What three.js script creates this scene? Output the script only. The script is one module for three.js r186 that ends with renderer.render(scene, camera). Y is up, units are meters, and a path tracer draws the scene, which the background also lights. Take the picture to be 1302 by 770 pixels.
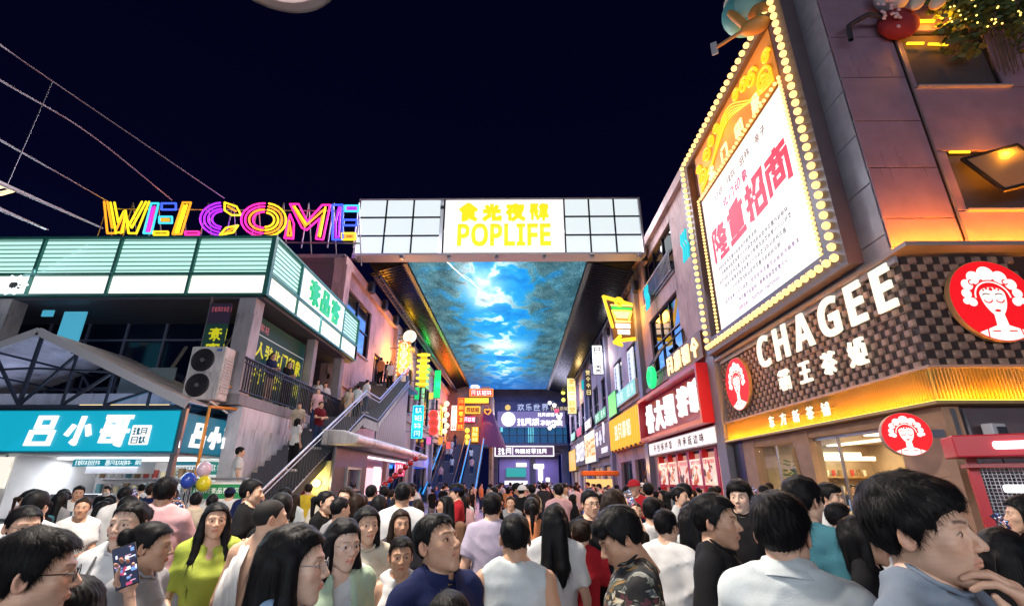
import * as THREE from 'three';
import { mergeGeometries, mergeVertices } from 'three/addons/utils/BufferGeometryUtils.js';
import { RoundedBoxGeometry } from 'three/addons/geometries/RoundedBoxGeometry.js';
import { FontLoader } from 'three/addons/loaders/FontLoader.js';
import { TextGeometry } from 'three/addons/geometries/TextGeometry.js';
import { RectAreaLightUniformsLib } from 'three/addons/lights/RectAreaLightUniformsLib.js';

// ---------------------------------------------------------------- camera, sky, moon, exposure
const W0 = 1302, H0 = 770, FPX = 620, PITCH = 0.3508, YAW = 0.0106, EYE = 1.8;
const scene = new THREE.Scene();
const camera = new THREE.PerspectiveCamera(2 * Math.atan(H0 / 2 / FPX) * 180 / Math.PI, W0 / H0, 0.05, 600);
camera.rotation.order = 'YXZ';
camera.position.set(0, EYE, 0);
camera.rotation.set(PITCH, YAW, 0);
const renderer = new THREE.WebGLRenderer();
renderer.toneMapping = THREE.LinearToneMapping;
renderer.toneMappingExposure = 1;
renderer.shadowMap.enabled = true;
RectAreaLightUniformsLib.init();
{ // a city's night sky: deep navy, a little paler towards the horizon all round
  const w = 64, h = 64, d = new Float32Array(w * h * 4);
  for (let y = 0; y < h; y++) {
    const up = Math.max(0, Math.sin(((y + 0.5) / h - 0.5) * Math.PI)), k = Math.pow(1 - up, 3);
    for (let x = 0; x < w; x++) d.set([0.0007 + 0.0026 * k, 0.0009 + 0.003 * k, 0.0085 + 0.02 * k, 1], (y * w + x) * 4);
  }
  const t = new THREE.DataTexture(d, w, h, THREE.RGBAFormat, THREE.FloatType);
  t.mapping = THREE.EquirectangularReflectionMapping; t.magFilter = THREE.LinearFilter; t.needsUpdate = true;
  scene.background = t; scene.environment = t;
}
const moon = new THREE.DirectionalLight(0xbfcfff, 0.02);
moon.position.set(-20, 40, 25); moon.castShadow = true; moon.name = 'moon_light';
Object.assign(moon.shadow.camera, { left: -40, right: 40, top: 40, bottom: -40, far: 150 });
scene.add(moon);

// ---------------------------------------------------------------- helpers
function rng(seed) { let a = seed >>> 0; return () => { a = (a + 0x6D2B79F5) >>> 0; let t = Math.imul(a ^ (a >>> 15), 1 | a); t = (t + Math.imul(t ^ (t >>> 7), 61 | t)) ^ t; return ((t ^ (t >>> 14)) >>> 0) / 4294967296; }; }
const V = (x, y, z) => new THREE.Vector3(x, y, z), C = (r, g, b) => new THREE.Color().setRGB(r, g, b), PI = Math.PI;
const lerp = (a, b, t) => a + (b - a) * t, clamp = (x, a = 0, b = 1) => Math.min(b, Math.max(a, x)), sstep = (a, b, x) => { const t = clamp((x - a) / (b - a)); return t * t * (3 - 2 * t); };
// a pixel of the photograph as a direction from the camera (right, up, forward in metres per metre)
function ray(u, v) {
  const c = Math.cos(PITCH), s = Math.sin(PITCH), a = u - W0 / 2, b = H0 / 2 - v, f = FPX * c - b * s, up = FPX * s + b * c, cy = Math.cos(YAW), sy = Math.sin(YAW);
  return V(a * cy - f * sy, up, -(a * sy + f * cy));
}
const onX = (u, v, x) => { const r = ray(u, v); return r.multiplyScalar(x / r.x).add(V(0, EYE, 0)); };
const onY = (u, v, y) => { const r = ray(u, v); return r.multiplyScalar((y - EYE) / r.y).add(V(0, EYE, 0)); };
const onZ = (u, v, z) => { const r = ray(u, v); return r.multiplyScalar(z / r.z).add(V(0, EYE, 0)); };

const taken = {};
function numbered(n) { taken[n] = (taken[n] ?? -1) + 1; return taken[n] ? n + '_' + String(taken[n]).padStart(3, '0') : n; }
function tag(o, label, category, group, kind) {
  Object.assign(o.userData, label && { label }, category && { category }, group && { group }, kind && { kind });
  return o;
}
function thing(name, label, category, p = [0, 0, 0], turn = 0, group) {
  const o = new THREE.Group(); o.name = numbered(name); o.position.set(...p); o.rotation.y = turn; scene.add(o);
  return tag(o, label, category, group);
}
function part(name, geo, mat, parent, p, turn) {
  const m = new THREE.Mesh(Array.isArray(geo) ? merge(geo) : geo, mat);
  m.name = parent ? name : numbered(name);
  if (p) m.position.set(...p);
  if (turn) m.rotation.y = turn;
  (parent ?? scene).add(m);
  return m;
}
const merge = (l) => (l.length === 1 ? l[0] : mergeGeometries(l.map((g) => { const q = g.index ? g.toNonIndexed() : g; for (const k of Object.keys(q.attributes)) if (!['position', 'normal', 'uv'].includes(k)) q.deleteAttribute(k); return q; })));
// uv in metres, from the face's own direction
function metric(g) {
  const p = g.attributes.position, n = g.attributes.normal, uv = new Float32Array(p.count * 2);
  for (let i = 0; i < p.count; i++) {
    const ax = Math.abs(n.getX(i)), ay = Math.abs(n.getY(i)), az = Math.abs(n.getZ(i));
    uv.set(ax > ay && ax > az ? [p.getZ(i), p.getY(i)] : ay > az ? [p.getX(i), p.getZ(i)] : [p.getX(i), p.getY(i)], i * 2);
  }
  g.setAttribute('uv', new THREE.BufferAttribute(uv, 2));
  return g;
}
// boxes between two corners, or centred
function bxx(x0, x1, y0, y1, z0, z1) { return metric(new THREE.BoxGeometry(Math.abs(x1 - x0), Math.abs(y1 - y0), Math.abs(z1 - z0)).translate((x0 + x1) / 2, (y0 + y1) / 2, (z0 + z1) / 2)); }
function box(w, h, d, x = 0, y = 0, z = 0) { return metric(new THREE.BoxGeometry(w, h, d).translate(x, y, z)); }
function rbox(w, h, d, r = 0.01, x = 0, y = 0, z = 0) { return metric(new RoundedBoxGeometry(w, h, d, 2, Math.min(r, w / 2.01, h / 2.01, d / 2.01)).translate(x, y, z)); }
function bar(a, b, r = 0.02, seg = 6) { // a round bar between two points
  const A = a.isVector3 ? a : V(...a), B = b.isVector3 ? b : V(...b), d = B.clone().sub(A), L = d.length();
  return new THREE.CylinderGeometry(r, r, L, seg).applyQuaternion(new THREE.Quaternion().setFromUnitVectors(V(0, 1, 0), d.normalize())).translate((A.x + B.x) / 2, (A.y + B.y) / 2, (A.z + B.z) / 2);
}
function beam(a, b, w = 0.06, h = w) { // a square bar between two points
  const A = a.isVector3 ? a : V(...a), B = b.isVector3 ? b : V(...b), d = B.clone().sub(A), L = d.length();
  const m = new THREE.Matrix4().lookAt(B, A, Math.abs(d.y) > 0.95 * L ? V(1, 0, 0) : V(0, 1, 0));
  return metric(new THREE.BoxGeometry(w, h, L)).applyMatrix4(m).translate((A.x + B.x) / 2, (A.y + B.y) / 2, (A.z + B.z) / 2);
}
function tube(pts, r = 0.015, seg = 6, closed = false, n = 0) { return new THREE.TubeGeometry(new THREE.CatmullRomCurve3(pts.map((p) => (p.isVector3 ? p : V(...p))), closed, 'catmullrom', 0.1), n || pts.length * 6, r, seg, closed); }
function ptube(pts, r = 0.015, seg = 6) { // straight pieces with round joints
  const out = []; for (let i = 0; i + 1 < pts.length; i++) out.push(bar(pts[i], pts[i + 1], r, seg));
  for (const p of pts) { const q = p.isVector3 ? p : V(...p); out.push(new THREE.SphereGeometry(r * 1.01, seg, 4).translate(q.x, q.y, q.z)); }
  return merge(out);
}

// ---------------------------------------------------------------- textures and materials
const NS = 128, perm = new Float32Array(NS * NS); { const r = rng(7); for (let i = 0; i < perm.length; i++) perm[i] = r(); }
function vnoise(x, y, period) { // value noise that tiles with the period
  const xi = Math.floor(x), yi = Math.floor(y), fx = x - xi, fy = y - yi, u = fx * fx * (3 - 2 * fx), v = fy * fy * (3 - 2 * fy), q = (a, b) => perm[((((b % period) + period) % period) * 37 + ((((a % period) + period) % period) * 17)) % (NS * NS)];
  return lerp(lerp(q(xi, yi), q(xi + 1, yi), u), lerp(q(xi, yi + 1), q(xi + 1, yi + 1), u), v);
}
function fbm(x, y, period, oct = 4) { let s = 0, a = 0.5, n = 0; for (let i = 0; i < oct; i++) { s += a * vnoise(x, y, period); n += a; x *= 2; y *= 2; period *= 2; a *= 0.5; } return s / n; }
function dataTex(w, h, fn, srgb = false) {
  const d = new Uint8Array(w * h * 4);
  for (let y = 0; y < h; y++) for (let x = 0; x < w; x++) { const c = fn(x / w, y / h); d.set(typeof c === 'number' ? [c * 255, c * 255, c * 255, 255] : [c[0] * 255, c[1] * 255, c[2] * 255, 255], (y * w + x) * 4); }
  const t = new THREE.DataTexture(d, w, h); t.wrapS = t.wrapT = THREE.RepeatWrapping; t.magFilter = THREE.LinearFilter; if (srgb) t.colorSpace = THREE.SRGBColorSpace; t.needsUpdate = true; return t;
}
const rep = (t, x, y = x) => { const c = t.clone(); c.repeat.set(x, y); c.needsUpdate = true; return c; };
const texGrain = dataTex(256, 256, (x, y) => 0.72 + 0.28 * fbm(x * 8, y * 8, 8, 5));
const texBlot = dataTex(256, 256, (x, y) => { const a = fbm(x * 4, y * 4, 4, 5), b = fbm(x * 32, y * 8, 32, 3); const st = sstep(0.62, 0.85, fbm(x * 40, y * 2 + 7, 40, 3)); return clamp(0.84 + 0.6 * (a - 0.5) + 0.35 * (b - 0.5) - 0.3 * st); });
const texFine = dataTex(256, 256, (x, y) => fbm(x * 32, y * 32, 32, 3));
const texWood = dataTex(256, 256, (x, y) => { const g = fbm(x * 24 + 3 * fbm(x * 4, y * 2, 4, 3), y * 3, 24, 4); return [0.62 + 0.38 * g, 0.58 + 0.42 * g, 0.5 + 0.5 * g]; });
const texWeave = dataTex(128, 128, (x, y) => 0.5 + 0.25 * Math.sin(x * 2 * PI * 32) + 0.25 * Math.sin(y * 2 * PI * 32));
function std(r, g, b, rough = 0.8, o = {}) { const m = new THREE.MeshStandardMaterial({ roughness: rough, ...o }); m.color.setRGB(r, g, b); return m; }
const wallMat = (r, g, b, o = {}) => std(r, g, b, 0.85, { map: rep(texBlot, 0.31), bumpMap: rep(texFine, 0.9), bumpScale: 0.004, roughnessMap: rep(texGrain, 0.5), ...o });
const metalMat = (r, g, b, rough = 0.4, o = {}) => std(r, g, b, rough, { metalness: 0.75, roughnessMap: rep(texGrain, 0.7), ...o });
function glow(r, g, b, k = 1, base = 0.3) { const m = new THREE.MeshStandardMaterial({ roughness: 0.5 }); m.color.setRGB(clamp(r) * base, clamp(g) * base, clamp(b) * base); m.emissive.setRGB(r, g, b); m.emissiveIntensity = k; return m; }
function printMat(canvas, k = 0, rough = 0.6) { // a flat print; k: how strongly it is backlit
  const t = new THREE.CanvasTexture(canvas); t.colorSpace = THREE.SRGBColorSpace; t.magFilter = THREE.LinearFilter;
  const m = new THREE.MeshStandardMaterial({ map: t, roughness: rough });
  m.userData.print = true; if (k) { m.emissive.setRGB(1, 1, 1); m.emissiveMap = t; m.emissiveIntensity = k; m.color.setRGB(0.4, 0.4, 0.4); }
  return m;
}
function canvas(w, h, bg) { const c = document.createElement('canvas'); c.width = w; c.height = h; const g = c.getContext('2d'); if (bg) { g.fillStyle = bg; g.fillRect(0, 0, w, h); } return [c, g]; }
const plane = (w, h, x = 0, y = 0, z = 0) => new THREE.PlaneGeometry(w, h).translate(x, y, z);
// a soft lamp of the size of its glowing face, just in front of it; `at` and `to` in world metres
function area(color, k, w, h, at, to) {
  const l = new THREE.RectAreaLight(color, k, w, h); l.position.set(...at); l.lookAt(...to); l.name = numbered('area_light'); scene.add(l); return l;
}
function bulb(color, k, at, r = 0.06) { const l = new THREE.PointLight(color, k); l.position.set(...at); l.shadow.radius = r / 0.02; l.castShadow = true; l.name = numbered('point_light'); scene.add(l); return l; }
const font = await new FontLoader().loadAsync('fonts/droid/droid_sans_bold.typeface.json');
function letterGeo(ch, size, depth, bevel = 0) {
  const g = new TextGeometry(ch, { font, size, depth, curveSegments: 5, bevelEnabled: !!bevel, bevelThickness: bevel, bevelSize: bevel, bevelSegments: 1 });
  g.computeBoundingBox(); return g;
}
// a row of raised letters, each a part of its own: x0 .. x1 in the parent's axes, base line y0, height h
function letterRow(text, x0, x1, y0, h, depth, mat, parent, z = 0, name = 'sign_letter') {
  const gs = [...text].map((c) => letterGeo(c, h / 0.714, depth)), ws = gs.map((g) => g.boundingBox.max.x - g.boundingBox.min.x), all = ws.reduce((a, b) => a + b, 0), fit = Math.min(1, (x1 - x0) * (gs.length > 1 ? 0.88 : 1) / all), gap = (x1 - x0 - all * fit) / Math.max(1, gs.length - 1);
  let x = x0; gs.forEach((g, i) => { part(name, g.scale(fit, 1, 1).translate(x - g.boundingBox.min.x * fit, y0, z), mat, parent); x += ws[i] * fit + gap; });
}
// ---------------------------------------------------------------- Chinese characters as strokes on a 100 x 100 field, y down
const GLYPH = {
  吕: '26 10 74 10 74 40 26 40 26 10|16 56 84 56 84 92 16 92 16 56', 小: '50 6 50 90 38 84|28 34 14 66|72 34 88 66',
  哥: '8 8 92 8|76 8 76 44 68 44|18 20 54 20 54 38 18 38 18 20|6 52 94 52|78 52 78 94 66 90|18 64 56 64 56 84 18 84 18 64',
  食: '50 2 8 38|50 2 92 38|50 20 50 32|26 38 74 38 74 66 26 66|26 52 74 52|26 38 26 92 48 84|40 66 92 94|78 72 58 84',
  光: '50 4 50 42|22 12 34 34|78 12 66 34|6 44 94 44|38 44 36 70 8 94|60 44 60 88 92 88 92 74',
  夜: '50 2 52 12|6 16 94 16|32 22 8 58|22 44 22 96|56 22 38 54|50 32 84 32 72 64 34 96|46 50 70 74 96 94|54 46 66 56',
  肆: '8 8 46 8|12 8 12 44|12 20 42 20|12 32 42 32|4 46 48 46|16 46 16 92|30 46 46 92|28 62 42 68|58 10 90 10 90 30 56 30|52 20 98 20|74 2 74 98|56 42 92 42|54 58 94 58|50 74 98 74',
  豪: '50 0 50 10|6 14 94 14|30 22 70 22 70 34 30 34 30 22|8 52 8 42 92 42 92 52|22 54 76 54|50 56 24 70|40 62 56 76 50 98 42 94|50 72 14 88|78 58 60 70|60 68 92 94',
  品: '28 6 72 6 72 40 28 40 28 6|8 54 44 54 44 94 8 94 8 54|56 54 92 54 92 94 56 94 56 54',
  客: '50 0 50 10|8 26 8 14 92 14 92 26|40 18 12 50|34 28 70 28 10 62|34 36 92 62|28 64 72 64 72 96 28 96 28 64',
  霸: '14 4 86 4|6 22 6 12 94 12 94 22|50 4 50 32|20 18 38 18|20 26 38 26|62 18 80 18|62 26 80 26|4 42 50 42|18 36 18 50|36 36 36 50|10 54 46 54 46 70 10 70 10 54|28 50 28 98|4 82 50 82|60 40 58 76 50 98|60 40 92 40 92 96 82 94|60 56 92 56|60 72 92 72',
  王: '12 10 88 10|16 48 84 48|6 90 94 90|50 10 50 90',
  茶: '6 16 94 16|30 4 30 28|70 4 70 28|50 26 6 58|50 26 94 58|26 60 74 60|50 46 50 98|40 66 20 88|62 66 82 88',
  姬: '20 4 10 50 42 92|4 32 46 32 34 70 4 96|54 6 54 94 96 94|54 6 94 6|72 6 72 30|54 30 90 30 90 66 54 66|72 66 72 94',
  东: '8 18 92 18|42 2 22 46 84 46|54 32 54 94 42 90|34 60 14 86|70 60 90 84', 方: '50 2 54 14|6 20 94 20|40 20 36 60 8 94|38 44 80 44 76 90 60 88',
  新: '26 2 30 10|6 14 52 14|18 20 22 32|42 20 36 32|4 36 54 36|6 54 52 54|29 36 29 96|24 62 8 80|36 62 48 76|88 6 62 16 62 60 54 94|62 40 98 40|82 40 82 98',
  铺: '22 2 6 30|16 18 44 18|14 36 42 36|6 54 46 54|26 36 26 90 46 80|50 18 98 18|82 4 92 12|56 32 56 96|56 32 92 32 92 94|56 50 92 50|56 68 92 68|74 4 74 96',
  隆: '8 6 8 98|8 6 34 6 22 32 36 56 20 66|58 2 40 30|54 12 84 12 44 42|52 20 94 42|46 48 90 48|50 54 40 68|44 62 92 62|68 46 68 96|46 78 88 78|38 96 98 96',
  重: '76 2 20 10|4 20 96 20|20 30 80 30 80 62 20 62 20 30|20 46 80 46|50 8 50 94|12 76 88 76|4 94 96 94',
  招: '4 26 42 26|24 2 24 92 10 88|4 62 42 50|48 8 92 8 88 42 76 40|64 8 46 46|52 56 90 56 90 94 52 94 52 56',
  商: '50 0 50 10|6 14 94 14|34 18 40 30|66 18 60 30|10 98 10 34 90 34 90 96 80 94|42 40 30 54|58 40 72 54|34 60 66 60 66 84 34 84 34 60',
  北: '36 6 36 94|8 34 36 34|6 76 36 66|62 6 62 88 94 88 94 72|90 24 62 44', 门: '20 4 28 16|12 22 12 96|40 10 90 10 90 94 76 90',
  印: '42 6 12 18 12 80 46 70|12 46 42 46|56 12 92 12 92 74 78 72|56 12 56 98',
  象: '40 0 14 24|34 8 70 8 58 22|20 22 82 22 82 42 20 42 20 22|50 22 44 50 12 62|40 48 58 70 52 98 40 94|50 60 14 78|54 72 14 94|82 48 60 58|60 56 94 92',
  入: '40 6 54 14 34 62 6 92|50 30 70 70 96 92', 驻: '6 12 38 12 34 40 46 40 42 90 30 86|14 24 12 42 36 42|4 68 34 62|68 4 78 14|52 24 96 24|56 54 92 54|48 92 98 92|74 24 74 92',
  进: '8 8 20 20|6 40 22 40 22 72 4 90 30 86 96 94|38 26 92 26|32 52 98 52|52 8 52 52 36 80|78 8 78 82', 行: '32 2 8 26|36 28 6 58|24 46 24 98|48 14 92 14|42 42 98 42|76 42 76 92 62 90',
  中: '10 24 90 24 90 66 10 66 10 24|50 2 50 98', 敬: '4 14 52 14|18 4 18 24|38 4 38 24|20 26 6 50|16 36 50 36 46 92 36 88|14 52 36 52 36 76 14 76 14 52|66 2 52 36|60 22 98 22|86 24 74 66 50 96|62 44 76 72 98 96',
  请: '10 4 20 14|4 34 20 34 20 86 34 72|40 12 96 12|44 26 92 26|36 40 98 40|68 2 68 40|48 50 48 98|48 50 90 50 90 96 80 94|48 66 90 66|48 80 90 80',
  期: '4 18 52 18|14 4 14 70|42 4 42 70|14 34 42 34|14 52 42 52|2 70 54 70|18 76 6 94|38 76 50 90|62 8 60 66 52 96|62 8 92 8 92 92 82 92|62 32 92 32|62 56 92 56',
  待: '28 2 8 24|32 26 4 54|20 44 20 98|44 16 92 16|68 2 68 34|38 36 98 36|40 56 98 56|80 40 80 94 66 90|50 66 60 80',
  朴: '4 28 46 28|26 2 26 98|24 32 4 66|30 40 46 58|64 2 64 98|66 36 94 58', 大: '6 30 94 30|50 2 46 46 6 94|52 40 70 74 96 94',
  飘: '4 8 56 8|10 20 50 20 50 42 10 42 10 20|24 8 24 42|38 8 38 42|10 54 50 54|4 68 56 68|30 68 30 96|18 76 6 90|42 76 52 88|62 10 60 60 52 96|62 10 86 10 86 70 98 94|68 28 80 66|80 26 66 68',
  拌: '4 26 42 26|24 2 24 92 10 88|4 62 42 50|54 8 62 26|90 8 80 26|48 36 96 36|44 58 98 58|72 2 72 98',
  饭: '24 2 6 34|16 16 44 16 38 30|22 34 22 88 42 76|90 4 54 14 54 60 42 96|54 34 88 34 76 70 48 96|60 44 74 74 98 94',
  传: '28 2 6 40|18 26 18 98|40 18 92 18|34 40 98 40|64 2 52 60 88 60 64 80|58 72 78 92', 承: '24 8 76 8 54 24|50 24 50 92 38 88|34 36 66 36|32 50 68 50|28 64 72 64|6 32 30 32 6 80|92 28 70 44|66 40 96 80',
  延: '88 4 44 14|66 12 66 66|66 38 90 38|48 34 48 68 94 68|6 14 32 14 10 44 30 44 6 96|8 60 34 84 98 92', 边: '8 8 20 20|6 40 22 40 22 72 4 90 30 86 96 94|36 26 90 26 86 76 72 72|62 4 58 46 34 78',
  味: '6 20 34 20 34 70 6 70 6 20|46 24 92 24|40 46 98 46|69 4 69 98|66 50 40 84|72 50 98 82', 开: '10 12 90 12|4 48 96 48|34 12 32 56 10 96|68 12 68 98', 创: '30 2 4 44|30 8 56 38|16 46 44 46 42 68|16 46 16 92 52 92 52 80|68 16 68 68|90 4 90 94 78 90', 锅: '22 2 6 30|16 18 40 18|14 36 40 36|6 54 44 54|26 36 26 90 44 80|56 6 88 6 88 36 56 36 56 6|52 98 52 48 94 48 94 94|72 36 60 80|72 58 86 76',
  欢: '6 16 42 16 32 60 4 92|10 36 44 88|62 4 50 34|58 18 94 18 86 36|74 28 68 62 44 96|74 50 96 94', 乐: '80 4 20 14 18 48 90 48|52 24 52 92 40 88|30 62 12 84|72 62 90 82',
  世: '4 36 96 36|28 8 28 64|50 4 50 64 74 64|74 8 74 64|12 16 12 92 94 92', 界: '16 6 84 6 84 42 16 42 16 6|16 24 84 24|50 6 50 42|46 42 6 74|54 42 96 74|36 66 34 80 20 98|66 66 66 98',
  亲: '50 0 50 10|14 14 86 14|32 20 38 32|68 20 62 32|6 38 94 38|10 58 90 58|50 38 50 98|36 68 18 88|64 68 82 86', 子: '20 8 80 8 52 36|52 36 52 92 36 88|4 46 96 46',
};
const strokes = new Map();
function glyph(ch, seed = 0) { // the polylines of a character; '?' stands for small print that cannot be made out
  const key = ch === '?' ? '?' + (seed % 24) : ch;
  if (!strokes.has(key)) {
    let l;
    if (ch === '?') {
      const r = rng(911 + (seed % 24) * 13), comp = (x0, x1, y0, y1) => { // one component of a character in a field
        const X = (t) => x0 + (x1 - x0) * t, Y = (t) => y0 + (y1 - y0) * t, out = [];
        switch (Math.floor(r() * 7)) {
          case 0: out.push([X(0), Y(0.1), X(1), Y(0.1)], [X(0), Y(0.5), X(1), Y(0.5)], [X(0.5), Y(0), X(0.5), Y(1)], [X(0), Y(0.95), X(1), Y(0.95)]); break;
          case 1: out.push([X(0.05), Y(0.1), X(0.95), Y(0.1), X(0.95), Y(0.95), X(0.05), Y(0.95), X(0.05), Y(0.1)], [X(0.05), Y(0.5), X(0.95), Y(0.5)]); break;
          case 2: out.push([X(0), Y(0.2), X(1), Y(0.2)], [X(0.5), Y(0), X(0.45), Y(0.5), X(0), Y(1)], [X(0.5), Y(0.45), X(1), Y(1)]); break;
          case 3: out.push([X(0.1), Y(0), X(0.1), Y(1)], [X(0.1), Y(0.05), X(0.9), Y(0.05), X(0.9), Y(0.9), X(0.75), Y(0.9)], [X(0.3), Y(0.35), X(0.75), Y(0.35)], [X(0.3), Y(0.65), X(0.75), Y(0.65)]); break;
          case 4: out.push([X(0.5), Y(0), X(0), Y(0.5)], [X(0.5), Y(0), X(1), Y(0.5)], [X(0.2), Y(0.55), X(0.8), Y(0.55)], [X(0.5), Y(0.4), X(0.5), Y(1)]); break;
          case 5: out.push([X(0.3), Y(0), X(0), Y(0.35)], [X(0.15), Y(0.2), X(1), Y(0.2)], [X(0.55), Y(0.2), X(0.55), Y(0.95), X(0.4), Y(0.9)], [X(0.25), Y(0.5), X(0.1), Y(0.8)], [X(0.8), Y(0.5), X(0.95), Y(0.8)]); break;
          default: out.push([X(0), Y(0.3), X(1), Y(0.3)], [X(0.4), Y(0), X(0.4), Y(1)], [X(0.75), Y(0.05), X(0.6), Y(0.95), X(1), Y(0.95), X(1), Y(0.75)]);
        } return out; };
      const t = r(); l = t < 0.55 ? [...comp(4, 40, 4, 96), ...comp(50, 96, 4, 96)] : t < 0.85 ? [...comp(8, 92, 2, 42), ...comp(8, 92, 52, 98)] : comp(6, 94, 4, 96);
    } else l = GLYPH[ch].split('|').map((s) => s.trim().split(/\s+/).map(Number));
    strokes.set(key, l);
  }
  return strokes.get(key);
}
const thin = (ch) => clamp(1.3 - 0.045 * glyph(ch).length, 0.56, 1); // dense characters take finer strokes
function ink(g, text, x, y, size, pitch, color, weight = 11, o = {}) { // writes on a canvas; vertical: o.down
  g.strokeStyle = color; g.lineWidth = size * weight / 100; g.lineCap = o.round ? 'round' : 'butt'; g.lineJoin = o.round ? 'round' : 'miter'; g.miterLimit = 2;
  [...text].forEach((ch, i) => {
    if (GLYPH[ch]) g.lineWidth = size * weight * thin(ch) / 100;
    const X = x + (o.down ? 0 : i * pitch), Y = y + (o.down ? i * pitch : 0), k = size / 100;
    if (ch === ' ') return;
    if (!GLYPH[ch] && ch !== '?') { g.fillStyle = color; g.font = 'bold ' + size + 'px sans-serif'; g.fillText(ch, X, Y + size * 0.85); return; }
    for (const s of glyph(ch, i * 7 + (o.seed ?? 0))) { g.beginPath(); for (let j = 0; j < s.length; j += 2) g[j ? 'lineTo' : 'moveTo'](X + s[j] * k * (o.wide ?? 1), Y + s[j + 1] * k); g.stroke(); }
  });
}
// a raised character: every stroke a bevel-less slab, a hair apart in height so that no two faces share a plane
function glyphGeo(ch, size, weight, depth, seed = 0) {
  const out = [], w = weight * (ch === '?' ? 0.85 : thin(ch)) * size / 100, k = size / 100;
  glyph(ch, seed).forEach((s, i) => {
    const p = []; for (let j = 0; j < s.length; j += 2) p.push(new THREE.Vector2(s[j] * k, size - s[j + 1] * k));
    const closed = p.length > 3 && p[0].distanceTo(p.at(-1)) < 1e-6;
    for (let j = 0; j + 1 < p.length; j++) {
      const d = p[j + 1].clone().sub(p[j]), L = d.length(), e0 = j || closed ? w * 0.48 : w * 0.1, e1 = j + 2 < p.length || closed ? w * 0.48 : w * 0.1, dep = depth + 0.0007 * ((i * 3 + j) % 23);
      out.push(new THREE.BoxGeometry(L + e0 + e1, w, dep).translate((L + e1 - e0) / 2, 0, dep / 2).rotateZ(Math.atan2(d.y, d.x)).translate(p[j].x, p[j].y, 0));
    }
  });
  return merge(out);
}
function glyphRow(text, x0, y0, size, pitch, weight, depth, mat, parent, z = 0, o = {}) {
  [...text].forEach((ch, i) => { const g = glyphGeo(ch, size, weight, depth, i * 5 + (o.seed ?? 0)); if (o.slant) g.applyMatrix4(new THREE.Matrix4().makeShear(0, 0, o.slant, 0, 0, 0)); part('sign_letter', g, mat, parent, [x0 + (o.down ? 0 : i * pitch), y0 - (o.down ? i * pitch : 0), z]); });
}
// ---------------------------------------------------------------- helpers for buildings laid out in world metres
function thingW(name, label, category, base, group) { const o = thing(name, label, category, base, 0, group); return o; }
function pw(name, geo, mat, parent) { const m = part(name, geo, mat, parent); if (parent && parent.isGroup) m.position.copy(parent.position).multiplyScalar(-1); return m; }
// a board whose front lies at z = 0 of its own axes; turned and placed in the world
function board(name, parent, p, turn, w, h, d, mat, r = 0) {
  const m = part(name, (r ? rbox(w, h, d, r) : mat.userData.print ? new THREE.BoxGeometry(w, h, d) : box(w, h, d)).translate(0, 0, -d / 2), mat, parent, p, turn);
  if (parent && parent.isGroup) m.position.sub(parent.position);
  return m;
}
const TR = -PI / 2, TL = PI / 2; // facades on the right of the street face -x, those on the left face +x
const mpp = (p) => { const c = Math.cos(PITCH), s = Math.sin(PITCH); return (-p.z * c + (p.y - EYE) * s) / FPX; }; // metres a photo pixel spans at a point
function wallWithHoles(w, h, holes, d) {
  const s = new THREE.Shape([[0, 0], [w, 0], [w, h], [0, h]].map((p) => new THREE.Vector2(...p)));
  for (const [a, b, c, e] of holes) s.holes.push(new THREE.Path([[a, c], [a, e], [b, e], [b, c]].map((p) => new THREE.Vector2(...p))));
  return metric(new THREE.ExtrudeGeometry(s, { depth: d, bevelEnabled: false }).translate(0, 0, -d));
}
const MAT = {
  pave: std(0.11, 0.1, 0.11, 0.55, { map: rep(texBlot, 0.25), roughnessMap: rep(texGrain, 0.4), bumpMap: rep(texFine, 2), bumpScale: 0.003 }),
  glassDark: new THREE.MeshPhysicalMaterial({ color: 0x0a0d16, roughness: 0.04, ior: 2.1, specularIntensity: 1 }),
  pane: new THREE.MeshPhysicalMaterial({ color: 0xf4fbff, roughness: 0.02, transmission: 1, thickness: 0, ior: 1.5 }),
  black: std(0.012, 0.012, 0.016, 0.5), darkMetal: metalMat(0.05, 0.05, 0.065, 0.45), steel: metalMat(0.35, 0.35, 0.38, 0.4), rail: metalMat(0.05, 0.075, 0.078, 0.45),
  white: std(0.75, 0.74, 0.74, 0.6, { map: rep(texGrain, 0.4) }), whitePaint: wallMat(0.62, 0.6, 0.64), pink: wallMat(0.56, 0.37, 0.35), pinkDark: wallMat(0.42, 0.28, 0.33), taupe: wallMat(0.3, 0.27, 0.29),
  mauve: std(0.3, 0.2, 0.28, 0.5, { map: rep(texGrain, 0.6), roughnessMap: rep(texBlot, 0.4) }), greyPanel: std(0.36, 0.35, 0.4, 0.45, { map: rep(texGrain, 0.6), roughnessMap: rep(texBlot, 0.4) }),
  tan: std(0.5, 0.3, 0.19, 0.55, { map: rep(texGrain, 0.8) }), wood: std(0.42, 0.27, 0.13, 0.5, { map: rep(texWood, 0.9) }), concrete: wallMat(0.26, 0.25, 0.27),
  red: std(0.5, 0.015, 0.03, 0.35), orangeTube: std(0.75, 0.28, 0.03, 0.4), green: std(0.02, 0.16, 0.12, 0.5), teal: std(0.0, 0.26, 0.4, 0.35),
  whiteGlow: glow(1, 0.98, 0.96, 1.02), coolGlow: glow(0.9, 0.97, 1, 1.3), warmGlow: glow(1, 0.72, 0.3, 2.2), bulbGlow: glow(1, 0.62, 0.22, 1.9), yellowNeon: glow(1, 0.62, 0.02, 1.5), gold: std(0.75, 0.5, 0.1, 0.45),
};

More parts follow.
